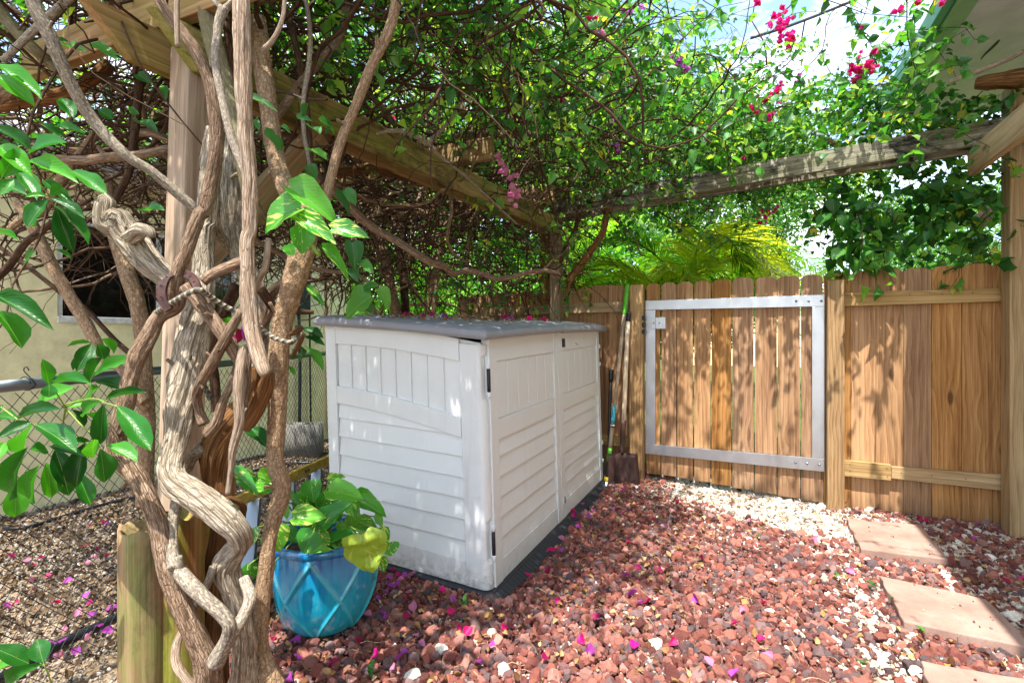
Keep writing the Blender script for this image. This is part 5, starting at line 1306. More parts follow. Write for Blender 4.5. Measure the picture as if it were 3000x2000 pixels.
bv = empty('bougainvillea_vine', (-1.9, 2.5, 0), 'tangled bougainvillea with bare brown twigs, green leaves and pink flowers over the left beam', 'climbing vine')
twigmass('twigs', [
 (-4.4, -1.75, 0.9, 5.0, 2.25, 3.05, 1650, .4, 1.3, .0025, .013, 0.0, 0.0),
 (-4.2, -2.0, 1.2, 3.6, 1.75, 2.35, 420, .3, 0.9, .0022, .010, -0.2, 0.05),
 (-3.6, -1.5, 3.0, 5.2, 1.75, 2.45, 430, .4, 1.0, .003, .009, -0.3, 0.06),
 (-1.9, -0.7, 1.3, 4.6, 2.35, 3.1, 760, .4, 1.2, .0022, .010, 0.0, 0.0),
 (-1.3, 0.4, 3.9, 5.3, 2.45, 3.6, 260, .4, 1.0, .002, .006, 0.1, 0.05),
], 'twig', bv)
twigmass('thick_limbs', [
 (-4.2, -1.8, 1.2, 5.0, 2.15, 2.7, 90, .8, 1.8, .014, .030, 0.0, 0.0),
 (-3.2, -1.7, 3.2, 5.0, 1.6, 2.4, 26, .6, 1.2, .010, .020, -0.6, 0.1),
], 'bark_brown', bv)

# ================================================================== FOLIAGE (joined mass)
def foliage(name, boxes, protos, parent, label=None, cat=None, twig='twig', twigname='shoots', leafscale=(0.035, 0.055), clear=0.95, scale_xy=None):
    "boxes: (x0,x1,y0,y1,z0,z1,count,len0,len1,zbias,grav,leaves per metre,size multiplier)"
    pos = []; rot = []; scl = []; tin = []; bag = Bag()
    for (x0, x1, y0, y1, z0, z1, cnt, l0, l1, zb, gr, lpm, sm) in boxes:
        for _ in range(cnt):
            p = np.array([RS.uniform(x0, x1), RS.uniform(y0, y1), RS.uniform(z0, z1)])
            L = RS.uniform(l0, l1); n = max(4, int(L/0.08)); pa = shoot_path(p, rdir(zb), L, n, 0.22, gr)
            if depth_of(pa[:, 0], pa[:, 1]).min() < clear: continue
            if bag is not None and twig:
                V, Fc, UV = tube_data(pa, np.linspace(.0028, .0011, n+1)*(1+sm*.2), 3, cap=False); bag.add(V, Fc, UV)
            tb = RS.rand()*0.5+0.1
            for q in range(int(L*lpm)):
                t = RS.rand()*n; k = min(int(t), n-1); c = pa[k]+(pa[k+1]-pa[k])*(t-k) + RS.normal(size=3)*0.014*sm
                pos.append(c); s = RS.uniform(*leafscale)*sm; s *= 0.5+0.85*RS.rand(); scl.append((s, s, s))
                rot.append((RS.normal()*0.7-0.5, RS.normal()*0.7, RS.uniform(0, 6.283))); tin.append(min(1, max(0, tb+RS.normal()*0.2+(0.25 if RS.rand() < .12 else 0))))
    if twig: o = bag.build(twigname, M[twig], parent, True); o['kind'] = 'stuff'
    return scatter(name, pos, rot, scl, RS.randint(0, len(protos), len(pos)), np.array(tin), protos, parent, label, cat)
foliage('foliage', [
 (-3.3, -1.2, 1.9, 5.0, 2.75, 3.35, 170, .3, .8, 0.1, 0.05, 42, 1.15),
 (-2.5, -0.9, 0.3, 1.9, 2.90, 3.3, 560, .3, .8, 0.0, 0.03, 45, 1.2),  # dense leaves mostly above the view, added to shade the shed
 (-1.9, -0.8, 1.6, 4.4, 2.45, 3.1, 190, .3, .8, 0.0, 0.08, 32, 1.2),
 (-1.2, -0.4, 1.5, 3.0, 2.50, 3.0, 130, .3, .8, 0.0, 0.06, 32, 1.2),
 (-1.5, -0.6, 3.9, 5.4, 2.50, 4.0, 330, .3, .9, 0.1, 0.06, 38, 1.25),
 (-0.6, 0.1, 3.9, 5.4, 2.50, 3.35, 190, .3, .9, 0.1, 0.06, 38, 1.25),
 (0.0, 0.9, 4.3, 5.4, 2.50, 3.15, 150, .3, .8, 0.1, 0.06, 36, 1.25),
 (-0.3, 1.0, 1.8, 3.8, 2.7, 3.5, 20, .5, 1.2, 0.1, 0.06, 24, 1.2),
 (-4.5, -2.0, 0.9, 4.5, 2.3, 3.3, 150, .3, .8, 0.0, 0.08, 26, 1.2),
 (-4.8, -1.9, 0.0, 2.6, 2.75, 3.3, 50, .3, .8, 0.0, 0.03, 42, 1.3),  # extra overhead leaves, added to cast shade on the left ground
 (-2.2, -1.4, 3.2, 5.0, 1.75, 2.4, 60, .3, .7, -0.3, 0.1, 26, 1.2),
], LP, bv)

# right-hand vine
rv_ = empty('heart_leaved_vine', (1.2, 4.4, 0), 'dark heart-leaved vine draped over the right end of the rear beam', 'climbing vine')
foliage('foliage', [
 (0.75, 1.7, 4.1, 4.9, 2.64, 2.90, 75, .25, .6, 0.0, 0.08, 36, 1.0),
 (0.65, 0.95, 4.1, 4.7, 2.9, 3.4, 26, .3, .6, 0.3, 0.06, 30, 1.0),
 (0.80, 1.0, 3.4, 4.2, 3.0, 3.3, 5, .3, .7, 0.2, 0.05, 26, 0.9),
 (1.15, 1.6, 4.45, 5.0, 1.95, 2.6, 28, .3, .6, -0.6, 0.2, 28, 1.3),
], LPD, rv_, leafscale=(0.05, 0.075))
foliage('hanging_foliage', [
 (0.40, 1.45, 4.42, 4.8, 2.2, 2.5, 42, .25, .5, -0.8, 0.25, 24, 1.4),
 (0.66, 0.86, 4.42, 4.6, 1.95, 2.3, 20, .25, .45, -1.2, 0.35, 22, 1.7),
], LPD, rv_, leafscale=(0.05, 0.07), twigname='hanging_shoots')

# flower clusters
def bractmesh(seed, mat):
    rr = random.Random(seed); bag_V = []; bag_F = []; k = 0
    for b in range(3):
        V, Fc, UV = leafshape('ovate', 1, 0.85, 4, 0.25, -0.35, seed+b)
        R = Matrix.Rotation(b*2.094+rr.uniform(-.3, .3), 4, 'Z') @ Matrix.Rotation(rr.uniform(.5, 1.0), 4, 'X')
        bag_V += [R @ Vector(v) for v in V]; bag_F += [tuple(i+k for i in f) for f in Fc]; k += len(V)
    return mesh('bract', bag_V, bag_F, mat, True)
BR = {m: [bractmesh(i, M[m]) for i in range(3)] for m in ('bract_hot', 'bract_purple', 'bract_pale', 'bract_dark')}
def cluster(u, v, d, rpx, n, mat, parent=bv, elong=(1, 1)):
    for i in range(n):
        me = BR[mat][i % 3]; q = P(u+random.gauss(0, rpx*.5)*elong[0], v+random.gauss(0, rpx*.5)*elong[1], d+random.gauss(0, rpx/F*d*.4))
        s = random.uniform(.022, .034)
        Mx = Matrix.Translation(q) @ Matrix.Rotation(random.uniform(0, 6.28), 4, 'Z') @ Matrix.Rotation(random.uniform(0.6, 2.8), 4, 'X') @ Matrix.Scale(s*1.15, 4)
        link('flower', me, parent, Mx)
for c in ((2285, 65, 2.9, 38, 26, 'bract_hot'), (2305, 110, 2.9, 20, 10, 'bract_hot'), (2505, 200, 3.3, 22, 12, 'bract_hot'), (2545, 190, 3.3, 22, 12, 'bract_hot'), (2520, 225, 3.3, 18, 8, 'bract_dark'),
          (1742, 45, 2.2, 18, 5, 'bract_hot'), (1755, 85, 2.2, 9, 2, 'bract_pale'), (1832, 38, 2.4, 10, 3, 'bract_purple'), (1878, 17, 2.5, 6, 1, 'bract_purple'), (1982, 178, 3.0, 14, 6, 'bract_purple'), (2003, 205, 3.0, 8, 3, 'bract_purple'),
          (2225, 5, 2.9, 8, 2, 'bract_hot'), (2270, 272, 3.6, 18, 6, 'bract_hot'), (2292, 245, 3.6, 8, 3, 'bract_hot'), (2246, 292, 3.6, 10, 3, 'bract_dark'), (2255, 340, 3.6, 9, 3, 'bract_hot'), (2212, 322, 3.6, 10, 4, 'bract_hot'), (2187, 370, 3.6, 12, 4, 'bract_dark'),
          (2290, 296, 3.6, 9, 3, 'bract_hot'), (2332, 233, 3.6, 7, 2, 'bract_purple'), (2178, 458, 3.9, 7, 2, 'bract_hot'), (2190, 500, 3.9, 16, 4, 'bract_hot'), (2225, 630, 4.2, 20, 12, 'bract_hot'), (2255, 622, 4.2, 14, 7, 'bract_hot'), (2270, 612, 4.2, 8, 3, 'bract_hot'),
          (1450, 125, 2.6, 9, 3, 'bract_purple'), (1463, 165, 2.6, 13, 4, 'bract_pale'), (1565, 145, 2.7, 15, 5, 'bract_pale'), (1463, 462, 2.55, 9, 4, 'bract_pale'), (1470, 495, 2.55, 13, 6, 'bract_pale'), (1500, 525, 2.55, 11, 5, 'bract_pale'), (1508, 560, 2.55, 14, 7, 'bract_pale'), (1498, 592, 2.55, 8, 2, 'bract_pale'),
          (1655, 292, 3.2, 8, 2, 'bract_dark'), (1148, 338, 2.8, 5, 1, 'bract_hot'), (1228, 90, 2.8, 7, 2, 'bract_purple'), (1792, 218, 3.2, 8, 2, 'bract_pale'), (1842, 256, 3.2, 12, 4, 'bract_purple'), (1805, 352, 3.3, 12, 4, 'bract_purple'), (1805, 432, 3.4, 7, 2, 'bract_purple'), (1983, 530, 3.9, 9, 2, 'bract_pale'),
          (2632, 30, 3.0, 10, 3, 'bract_hot'), (2685, 15, 3.0, 7, 2, 'bract_hot'), (2757, 8, 3.0, 7, 2, 'bract_hot'), (2563, 148, 3.2, 9, 3, 'bract_hot'), (2512, 162, 3.2, 7, 2, 'bract_hot'), (2430, 630, 4.1, 5, 1, 'bract_purple'), (2528, 82, 3.2, 5, 1, 'bract_dark')):
    cluster(*c)

# ================================================================== LEAVES ONE BY ONE
LSH = {}
def lm(kind, mat, v, W=1.0, rows=7):
    key = (kind, mat, v)
    if key not in LSH:
        V, Fc, UV = leafshape(kind, 1, W, rows, 0.16+0.05*v, 0.10+0.09*v, v*5+1)
        LSH[key] = mesh('leaf', V, Fc, M[mat], True, UV)
    return LSH[key]
def leaf(c, bx, by, tx, ty, w, d, mat, parent, kind='lance', dd=0.0, name='leaf', face=0.62):
    s = {7: 2.6133, 0: 1.0}.get(c, 2.24)
    b = P(*crp(c, bx, by), d); t_ = P(*crp(c, tx, ty), d+dd)
    Y = t_-b; L = Y.length; Yn = Y.normalized()
    view = (Vector((0, 0, H))-b).normalized()
    nrm = view*face + Vector((random.gauss(0, .22), random.gauss(0, .22), 0.75)); nrm = (nrm-Yn*nrm.dot(Yn)).normalized(); X = Yn.cross(nrm)
    foreshort = max(0.45, abs(nrm.dot(view)))
    Wd = w/s/F*d/ (0.6+0.4*foreshort)
    R = Matrix((X*Wd, Yn*L, nrm*L*0.9)).transposed().to_4x4()
    o = link(name, lm(kind, mat, random.randint(0, 2)), parent, Matrix.Translation(b) @ R)
    return o
ut = empty('umbrella_tree', P(150, 1500, 1.5), 'umbrella tree with glossy oval leaflets at the left edge in front of the chain-link fence', 'shrub')
SC = [
 (2,320,1180,290,1015,84,1.25),(2,322,1175,322,1262,92,1.23),(2,345,1172,545,1118,72,1.25),(2,500,1095,605,905,115,1.45),(2,590,1170,648,972,82,1.3),(2,612,1125,885,988,92,1.32),(2,620,1155,832,1195,94,1.3),(2,592,1175,590,1275,84,1.28),(2,690,1280,930,1195,46,1.25),(2,672,1290,495,1375,76,1.22),(2,682,1300,645,1580,104,1.2),(2,768,1318,985,1590,135,1.15),
 (2,235,1315,462,1185,110,1.35),(2,120,1405,335,1305,86,1.3),(2,-20,1530,205,1420,90,1.22),(2,232,1440,500,1590,130,1.18),(2,215,1445,110,1600,150,1.2),(2,130,1410,-30,1370,70,1.35),(2,560,1370,700,1440,70,1.3),(2,440,1330,560,1290,60,1.4),(2,470,1340,570,1450,70,1.4),(2,450,1560,600,1540,50,1.35),(2,705,1420,735,1480,70,1.3),(2,20,1310,-50,1390,70,1.3),
 (2,-40,590,295,738,112,1.1),(2,-30,690,178,905,150,1.08),(2,372,20,462,295,112,1.3),(2,300,-20,168,135,104,1.25),(2,-30,185,98,186,30,1.1),(2,240,300,155,375,62,1.3),(2,368,300,484,345,36,1.3),(2,660,880,775,960,95,1.8),(2,640,905,690,1010,90,1.8),(2,440,930,595,880,20,1.8),(2,480,1090,560,960,60,1.85),
 (1,-60,420,265,592,90,1.05),(1,-40,480,222,668,120,1.04),(1,-50,830,204,945,100,1.1),(1,-10,960,172,1092,110,1.12),(1,120,965,20,1165,120,1.12),(1,190,1010,392,900,130,1.25),(1,175,1060,475,1142,95,1.25),(1,322,1290,155,1280,46,1.25),(1,318,1300,165,1480,104,1.25),(1,330,1288,422,1220,84,1.25),(1,332,1300,560,1420,75,1.35),(1,350,1345,605,1570,70,1.35),(1,250,810,430,892,70,1.5),(1,350,830,540,855,56,1.5),(1,470,1120,692,1255,92,1.4),(1,120,1130,240,1270,90,1.35),(1,90,1180,-20,1270,90,1.3),(1,290,1190,440,1290,60,1.45),(1,0,1200,150,1250,80,1.4),(1,400,640,480,760,90,1.5),(1,640,720,740,770,80,1.6),
 (3,185,20,-10,390,160,1.12),(3,340,10,515,50,70,1.2),(3,360,35,445,262,134,1.2),(3,560,-10,470,285,130,1.22),(3,655,30,705,258,140,1.18),(3,688,10,900,85,92,1.2),(3,620,-30,600,80,90,1.15),(3,260,140,145,410,130,1.32),(3,110,250,100,485,140,1.35),(3,300,120,355,350,130,1.4),(3,400,150,460,340,120,1.42),(3,500,180,600,395,110,1.42),(3,200,40,320,30,110,1.3),(3,30,-10,-60,120,90,1.2),(3,0,40,90,30,70,1.3),
 (3,-60,1330,195,1430,130,1.15),(3,285,1440,240,1275,130,1.15),(3,290,1440,-40,1600,96,1.15),(3,-40,1500,100,1400,90,1.2),
]
for i, (c, bx, by, tx, ty, w, d) in enumerate(SC):
    leaf(c, bx, by, tx, ty, w*.92, d, 'schef', ut, 'oblong' if i % 3 else 'lance', dd=random.uniform(-.05, .05), face=.9)
for st in ([(2,430,1330,7,1.35),(2,560,1250,6,1.32),(2,600,1165,5,1.3)], [(2,430,1330,7,1.35),(2,330,1170,5,1.25)], [(2,420,1310,7,1.34),(2,600,1270,5,1.28),(2,685,1290,5,1.23)], [(2,430,1330,8,1.35),(2,540,1450,6,1.3),(2,600,1500,5,1.25),(3,655,20,5,1.2)], [(2,400,1600,10,1.4),(2,410,1450,9,1.38),(2,430,1330,8,1.35)], [(2,400,1500,7,1.38),(2,230,1440,6,1.2)], [(2,620,1280,5,1.26),(2,770,1320,5,1.16)],
           [(1,60,1000,6,1.15),(1,170,1090,6,1.2),(1,250,1190,6,1.22),(1,325,1290,6,1.25)], [(1,325,1290,6,1.25),(1,350,1345,5,1.3)], [(1,60,1000,6,1.15),(1,130,960,5,1.15),(1,200,960,5,1.2)], [(3,400,-40,9,1.38),(3,340,20,7,1.25)], [(2,0,1320,7,1.3),(2,120,1410,6,1.28)], [(3,285,1440,6,1.15),(3,320,1520,6,1.16),(3,360,1640,7,1.18)], [(2,400,1600,10,1.4),(2,405,1560,9,1.4),(2,410,1520,8,1.4)]):
    rows = [(c, x, y, r*0.7, d) for c, x, y, r, d in st]
    pts = [(*P(*crp(c, x, y), d), r/2.24/F*d) for c, x, y, r, d in rows]
    tube('stalk', pts, M['stalk'], ut, 6, 10)

# golden pothos on the trunk
pt = empty('pothos_vine', P(870, 780, 1.5), 'golden pothos climbing the smooth trunk with large cream-splashed leaves', 'climbing plant')
for c, bx, by, tx, ty, w, d in ((1,1975,1368,1690,1492,225,1.38),(1,1905,1232,2222,1422,190,1.40),(1,1950,1415,2195,1570,130,1.38),(2,1975,145,1990,322,160,1.36),(4,385,1505,625,1535,130,1.42),
      (2,1885,265,1925,335,80,1.45),(5,325,60,510,245,80,1.5),(2,2030,545,2132,665,54,1.5),(5,228,320,345,440,44,1.5)):
    leaf(c, bx, by, tx, ty, w, d, 'pothos', pt, 'heart', dd=random.uniform(-.03, .03), face=1.0)
for c, bx, by, tx, ty, w, d in ((5,520,25,545,190,115,1.7),(5,575,155,658,220,66,1.7),(5,520,195,556,280,62,1.7),(5,600,330,690,290,90,1.75),(5,640,380,450,505,190,1.75),(5,690,330,775,452,95,1.75),(5,610,425,660,492,60,1.75),(4,470,1250,552,1342,88,1.6),(4,410,1265,515,1410,74,1.6),(4,230,1090,290,1170,80,1.6),(4,240,990,350,1030,90,1.6),(4,160,770,260,790,50,1.6),(4,230,690,190,790,50,1.6),(4,310,800,420,860,80,1.6),(4,350,780,360,880,60,1.6),(4,0,900,70,1000,70,1.6),(4,250,840,310,860,70,1.6),(1,1640,640,1825,720,46,1.4),(1,1660,790,1700,850,50,1.45),(1,1740,860,1860,1000,70,1.5),(1,1850,830,1915,870,40,1.5),(1,910,810,1030,840,70,1.7),(1,960,1390,1055,1345,90,1.7),(1,850,730,915,740,70,1.7),(1,905,490,990,540,80,1.8),(1,1040,590,1090,620,60,1.8),(1,600,300,770,380,100,1.7),(1,440,310,560,320,50,1.7),(1,380,270,470,270,30,1.7)):
    leaf(c, bx, by, tx, ty, w, d, 'leaf_one', pt, 'heart', dd=random.uniform(-.05, .05))
for c, bx, by, tx, ty, w, d in ((5,190,585,330,640,66,1.6),(5,195,640,342,690,44,1.6),(5,205,700,345,855,62,1.6),(5,180,700,190,808,66,1.6),(5,95,830,142,888,30,1.55),(2,1480,800,1535,715,60,1.75),(2,1500,840,1600,820,30,1.75),(2,1640,1460,1760,1568,90,1.7),(2,1600,1480,1700,1530,60,1.7),(3,1530,180,1690,325,95,1.7),(3,1680,290,1800,290,120,1.7),(3,1700,180,1790,250,80,1.7)):
    leaf(c, bx, by, tx, ty, w, d, 'schef' if c != 3 else 'pothos', pt, 'lance' if c != 3 else 'heart', dd=random.uniform(-.05, .05))
tube('stalk', [P(*crp(1,1960,1600),1.42), P(*crp(1,1975,1480),1.39), P(*crp(1,1940,1300),1.40), P(*crp(1,1915,1235),1.41)], M['stalk'], pt, 8, 20, r=0.0052)
tube('stalk', [P(*crp(1,1965,1365),1.385), P(*crp(1,1970,1420),1.385)], M['stalk'], pt, 6, 6, r=0.004)
tube('stalk', [P(*crp(2,2040,250),1.45), P(*crp(2,2090,330),1.45), P(*crp(5,300,80),1.5)], M['stalk'], pt, 6, 10, r=0.005)

# pothos in the pot
pp2 = empty('potted_pothos', (pc_.x, pc_.y, 0.34), 'golden pothos with heart-shaped variegated leaves growing in the turquoise pot', 'potted plant')
soilc = Vector((pc_.x-0.04, pc_.y, 0.34))
PL = [(470,245,490,380,120,2.15,0),(592,305,812,348,140,2.2,0),(358,480,568,470,135,2.0,0),(520,570,712,362,150,2.05,0),(705,360,752,474,96,2.2,0),(745,352,975,450,115,2.3,0),(215,555,278,708,172,1.95,0),(490,575,415,722,165,1.95,0),(600,645,815,560,74,2.05,0),(820,590,850,866,262,2.0,1),
      (90,555,85,664,90,2.0,0),(0,190,125,325,100,2.1,0),(145,200,235,292,100,2.1,0),(300,330,410,402,95,2.25,0),(560,340,480,480,110,2.3,0),(430,545,550,600,100,2.2,0),(890,475,952,535,70,2.35,0),(915,555,955,700,120,2.3,0),(985,650,1000,735,118,2.3,0),(925,755,965,835,80,2.35,0),(70,790,82,904,105,1.98,0),(470,695,610,688,56,2.05,0),(530,575,595,665,74,2.0,0),(380,350,565,430,130,2.35,0),(660,520,700,600,60,2.2,0),(300,560,380,640,90,2.1,0),(590,240,700,200,60,2.3,0),(640,380,560,300,80,2.35,0),(230,780,215,850,40,2.1,0)]
for _k in range(20):
    _u, _v = random.uniform(280, 800), random.uniform(330, 640); _a = random.uniform(.2, 2.9); _l = random.uniform(90, 150)
    PL.append((_u, _v, _u+math.cos(_a)*_l, _v+math.sin(_a)*_l*.8, _l*.85, random.uniform(2.15, 2.38), 0))
for bx, by, tx, ty, w, d, yl in PL:
    o = leaf(6, bx, by, tx, ty, w*1.08, d, 'pothos_yellow' if yl else 'pothos', pp2, 'heart', dd=random.uniform(-.04, .04), face=0.8)
    if yl:
        o['label'] = 'large drooping yellow leaf'
        V, Fc, UV = leafshape('heart', 1, 1.0, 16, .10, .12, 4)
        V = [(x*(1+.10*math.sin(y*13+1)), y, z+.10*math.sin(x*9+y*4)+.07*math.sin(y*9)-.35*abs(x)**1.5+.05*math.sin(x*21+y*17)) for x, y, z in V]
        o.data = mesh('leaf', V, Fc, M['pothos_yellow'], True, UV)
    b = P(*crp(6, bx, by), d); midp = (b+soilc)/2+Vector((0, 0, 0.07))
    tube('stalk', [soilc+Vector((random.uniform(-.06, .06), random.uniform(-.06, .06), 0)), midp, b], M['stalk'], pp2, 6, 10, r=0.0032)
# leaves on the right post
rl = empty('small_climber', P(2880, 860, 3.9), 'small green climber sprig reaching over the top rail beside the right post', 'climbing plant')
for bx, by, tx, ty, w in ((2900,850,2825,855,30),(2905,852,2850,882,34),(2915,845,2890,830,30),(2920,850,2965,832,34),(2925,855,2975,880,40),(2930,860,2940,895,36),(2905,860,2880,890,36),(2940,845,2990,855,30)):
    leaf(0, bx, by, tx, ty, w, 3.9, 'leaf_one', rl, 'heart')
for bx, by, tx, ty, w in ((2790,1430,2800,1445,12),(2795,1450,2785,1465,12),(2790,1470,2805,1480,12),(2788,1490,2778,1500,12),(2792,1410,2800,1418,10)):
    leaf(0, bx, by, tx, ty, w, 3.75, 'leaf_one', rl, 'heart')
tube('stalk', [P(2790,1520,3.76), P(2795,1460,3.76), P(2793,1410,3.76)], M['stalk'], rl, 5, 8, r=0.002)
# big individual leaves of the hanging vine
for _ in range(46):
    u = random.choice([random.uniform(2420, 2560), random.uniform(2560, 2930)]); v = random.uniform(560, 760) if u < 2560 else random.uniform(540, 740)
    if u < 2480 and v > 745: continue
    a = random.uniform(0.7, 2.4); L = random.uniform(30, 52)
    leaf(0, u, v, u+math.cos(a)*L, v+math.sin(a)*L, L*.92, random.uniform(3.7, 4.1), 'leaf_one', rv_, 'heart')
for _ in range(60):
    u = random.uniform(1330, 2350); v = random.uniform(20, 520)
    a = random.uniform(0.3, 2.8); L = random.uniform(22, 40)
    leaf(0, u, v, u+math.cos(a)*L, v+math.sin(a)*L, L*.7, random.uniform(2.3, 3.0), 'leaf_one', bv, 'heart')

# ================================================================== BACKGROUND TREES
def clumps_tree(label, trunk_pts, blobs, protos, n_per, ls, cat='tree', name='tree', zr=1.0, shell=0.55):
    t = empty(name, trunk_pts[0][:3], label, cat)
    tube('trunk', trunk_pts, M['bark_grey'], t, 12, 30)
    pos = []; rot = []; scl = []; tin = []
    for (x, y, z, r) in blobs:
        for _ in range(int(n_per*r*r)):
            # leaf sprays: a cluster centre on the blob, leaves round it
            d = RS.normal(size=3); d /= np.linalg.norm(d); rad = r*(shell+(1-shell)*RS.rand()**0.6)
            c = np.array([x, y, z])+d*rad*np.array([1, 1, zr]); tb = RS.rand()*.45+.1
            for q in range(14):
                pos.append(c+RS.normal(size=3)*ls*1.3); s = ls*(.6+.7*RS.rand()); scl.append((s, s, s)); rot.append((RS.normal()*.8-.3, RS.normal()*.7, RS.uniform(0, 6.28))); tin.append(min(1, max(0, tb+RS.normal()*.2)))
    for (x, y, z, r) in blobs:
        b0_ = Vector(trunk_pts[-1][:3]); 
        tube('limb', [(*trunk_pts[len(trunk_pts)//2][:3], .06), (*(b0_.lerp(Vector((x, y, z)), .5)), .04), (x, y, z, .015)], M['bark_grey'], t, 6, 14)
    o = scatter('crown', pos, rot, scl, RS.randint(0, len(protos), len(pos)), np.array(tin), protos, t)
    return t
clumps_tree('tall feathery light green tree beyond the gate', [(-1.6, 12, 0, .25), (-1.5, 12, 2, .2), (-1.3, 12, 4, .12)],
   [(-2.6, 11.5, 3.0, 1.5), (-1.0, 12, 2.5, 1.3), (-0.2, 12.2, 2.9, 1.0), (-0.1, 12, 4.2, 1.1), (-1.8, 12, 5.2, 1.6), (-.4, 12.5, 5.3, 1.1), (-3.6, 12, 5.0, 1.6), (-2.8, 12.5, 6.2, 1.3), (-1.0, 12.5, 6.1, .9), (0.6, 13, 5.6, .8), (1.6, 13.5, 4.4, .8), (0.9, 13.5, 5.0, .8), (-1.9, 11.5, 1.9, 1.2), (0.2, 12, 3.3, .8), (0.15, 12, 2.3, .8), (0.55, 12.2, 2.3, .6)], LPF, 260, 0.09, name='feathery_tree')
clumps_tree('round pale green tree beyond the right fence panel', [(3.4, 14, 0, .22), (3.4, 14, 1.6, .18), (3.5, 14, 2.6, .1)],
   [(2.1, 13.6, 2.7, .8), (2.7, 13.5, 3.5, .9), (2.9, 13.4, 2.4, .9), (3.4, 13.6, 3.4, 1.0), (4.4, 14, 3.4, 1.2), (5.6, 14, 3.2, 1.2), (6.8, 14.2, 3.0, 1.3), (4.9, 13.8, 2.2, 1.3), (6.3, 14, 2.0, 1.2)], LPF, 230, 0.085, name='round_tree')
clumps_tree('bright leafy tree behind the yellow house', [(-9, 10, 0, .3), (-9, 10, 2.5, .25), (-8.8, 10, 4, .15)],
   [(-9.5, 9, 4.2, 2.2), (-7.6, 9.5, 4.6, 2.0), (-11, 8, 4.8, 2.2), (-6.2, 10, 4.5, 1.8), (-8.5, 9.5, 6.4, 2.0), (-12.5, 6, 4.6, 2.2), (-6, 10, 6.5, 1.8), (-10.5, 8, 6.8, 2.0)], LPH, 45, 0.15, name='leafy_tree')
clumps_tree('bright green tree behind the back left fence corner', [(-4.2, 9.6, 0, .2), (-4.1, 9.6, 1.6, .16), (-4.0, 9.6, 2.8, .1)],
   [(-4.6, 9.2, 3.8, 1.6), (-3.0, 9.0, 4.2, 1.5), (-5.4, 9.5, 2.4, 1.4), (-3.9, 9.0, 2.1, 1.2), (-3.0, 9.5, 5.8, 1.4), (-4.8, 9.5, 5.8, 1.5), (-2.2, 9.3, 2.6, 1.1)], LPH, 130, 0.11, name='bushy_tree')
def hedge():
    pos = []; rot = []; scl = []; tin = []
    for _ in range(3200):
        x = RS.uniform(-6.6, -1.7); y = RS.uniform(6.6, 8.0); z = RS.uniform(0.1, 2.5+0.5*math.sin(x*2.1)); tb = RS.rand()*.5+.15
        for q in range(12):
            pos.append((x+RS.normal()*.12, y+RS.normal()*.12, z+RS.normal()*.12)); s = .08*(.6+.7*RS.rand()); scl.append((s, s, s)); rot.append((RS.normal()*.8-.3, RS.normal()*.7, RS.uniform(0, 6.28))); tin.append(min(1, max(0, tb+RS.normal()*.2)))
    scatter('hedge', pos, rot, scl, RS.randint(0, len(LPH), len(pos)), np.array(tin), LPH, None, 'sunlit bright green hedge behind the bare twigs and shed', 'hedge')
hedge()

# ================================================================== PALM
def frond(base, az, L, droop, seed, tip_yellow=False):
    rr = random.Random(seed); n = 22; d = Vector((math.cos(az)*.75, math.sin(az)*.75, 1.0+rr.uniform(-.2, .3))).normalized(); p = Vector(base); pts = [p.copy()]
    for i in range(n):
        d = (d + Vector((math.cos(az)*.02, math.sin(az)*.02, -droop*(i/n+0.25)))).normalized(); p = p + d*L/n
        if p.y < 4.95: p.y = 4.95; d.y = abs(d.y)*.3
        pts.append(p.copy())
    bag = Bag(); V, Fc, UV = tube_data([tuple(q) for q in pts], np.linspace(.012, .003, n+1), 5, cap=False); bag.add(V, Fc, UV)
    for k in range(5*n//1):
        t = 0.16+0.83*k/(5*n); i = min(int(t*n), n-1); q = pts[i].lerp(pts[i+1], t*n-i); T = (pts[i+1]-pts[i]).normalized()
        sd = T.cross(Vector((0, 0, 1))).normalized() * (1 if k % 2 else -1); up = sd.cross(T).normalized() * (1 if k % 2 else -1)
        ll = (0.36*math.sin(math.pi*min(1, t*0.92+0.06))**.7+0.04)*L*rr.uniform(.8, 1.1)*.75
        dr = (sd*0.85+T*0.6+Vector((0, 0, rr.uniform(-.05, .35)))).normalized(); w = 0.0115
        q1 = q+dr*ll*.5+Vector((0, 0, .0)); q2 = q+dr*ll+Vector((0, 0, -.22*ll))
        wv = dr.cross(up).normalized()*w
        if min(q1.y, q2.y) < 4.66: continue
        bag.add([q-wv*.4, q+wv*.4, q1+wv, q1-wv, q2], [(0, 1, 2, 3), (3, 2, 4)], [(0.5, t)]*5)
    return bag
palm = empty('areca_palm', (-1.0, 6.3, 0), 'clump of feathery areca palm fronds arching behind the gate', 'palm')
for i, (x, y) in enumerate(((-1.15, 6.3), (-0.95, 6.45), (-0.8, 6.2), (-1.05, 6.1), (-1.5, 6.5), (-1.8, 6.3))):
    tube('cane', [(x, y, 0, .03), (x+.03, y, .8, .028), (x+.06*(i-2), y, 1.5, .022)], M['bark_olive'], palm, 8, 12)
fi = 0
for i in range(44):
    az = i*2.399+0.3; b = random.choice([(-1.15, 6.3), (-0.95, 6.45), (-0.8, 6.2), (-1.05, 6.1), (-1.5, 6.5), (-1.8, 6.3)])
    fr = frond((b[0]*.75, b[1]-.5, 1.8+random.uniform(-.6, .4)), az, random.uniform(1.4, 2.0), random.uniform(.13, .2), i)
    fr.build('frond', M['palm'], palm, False)
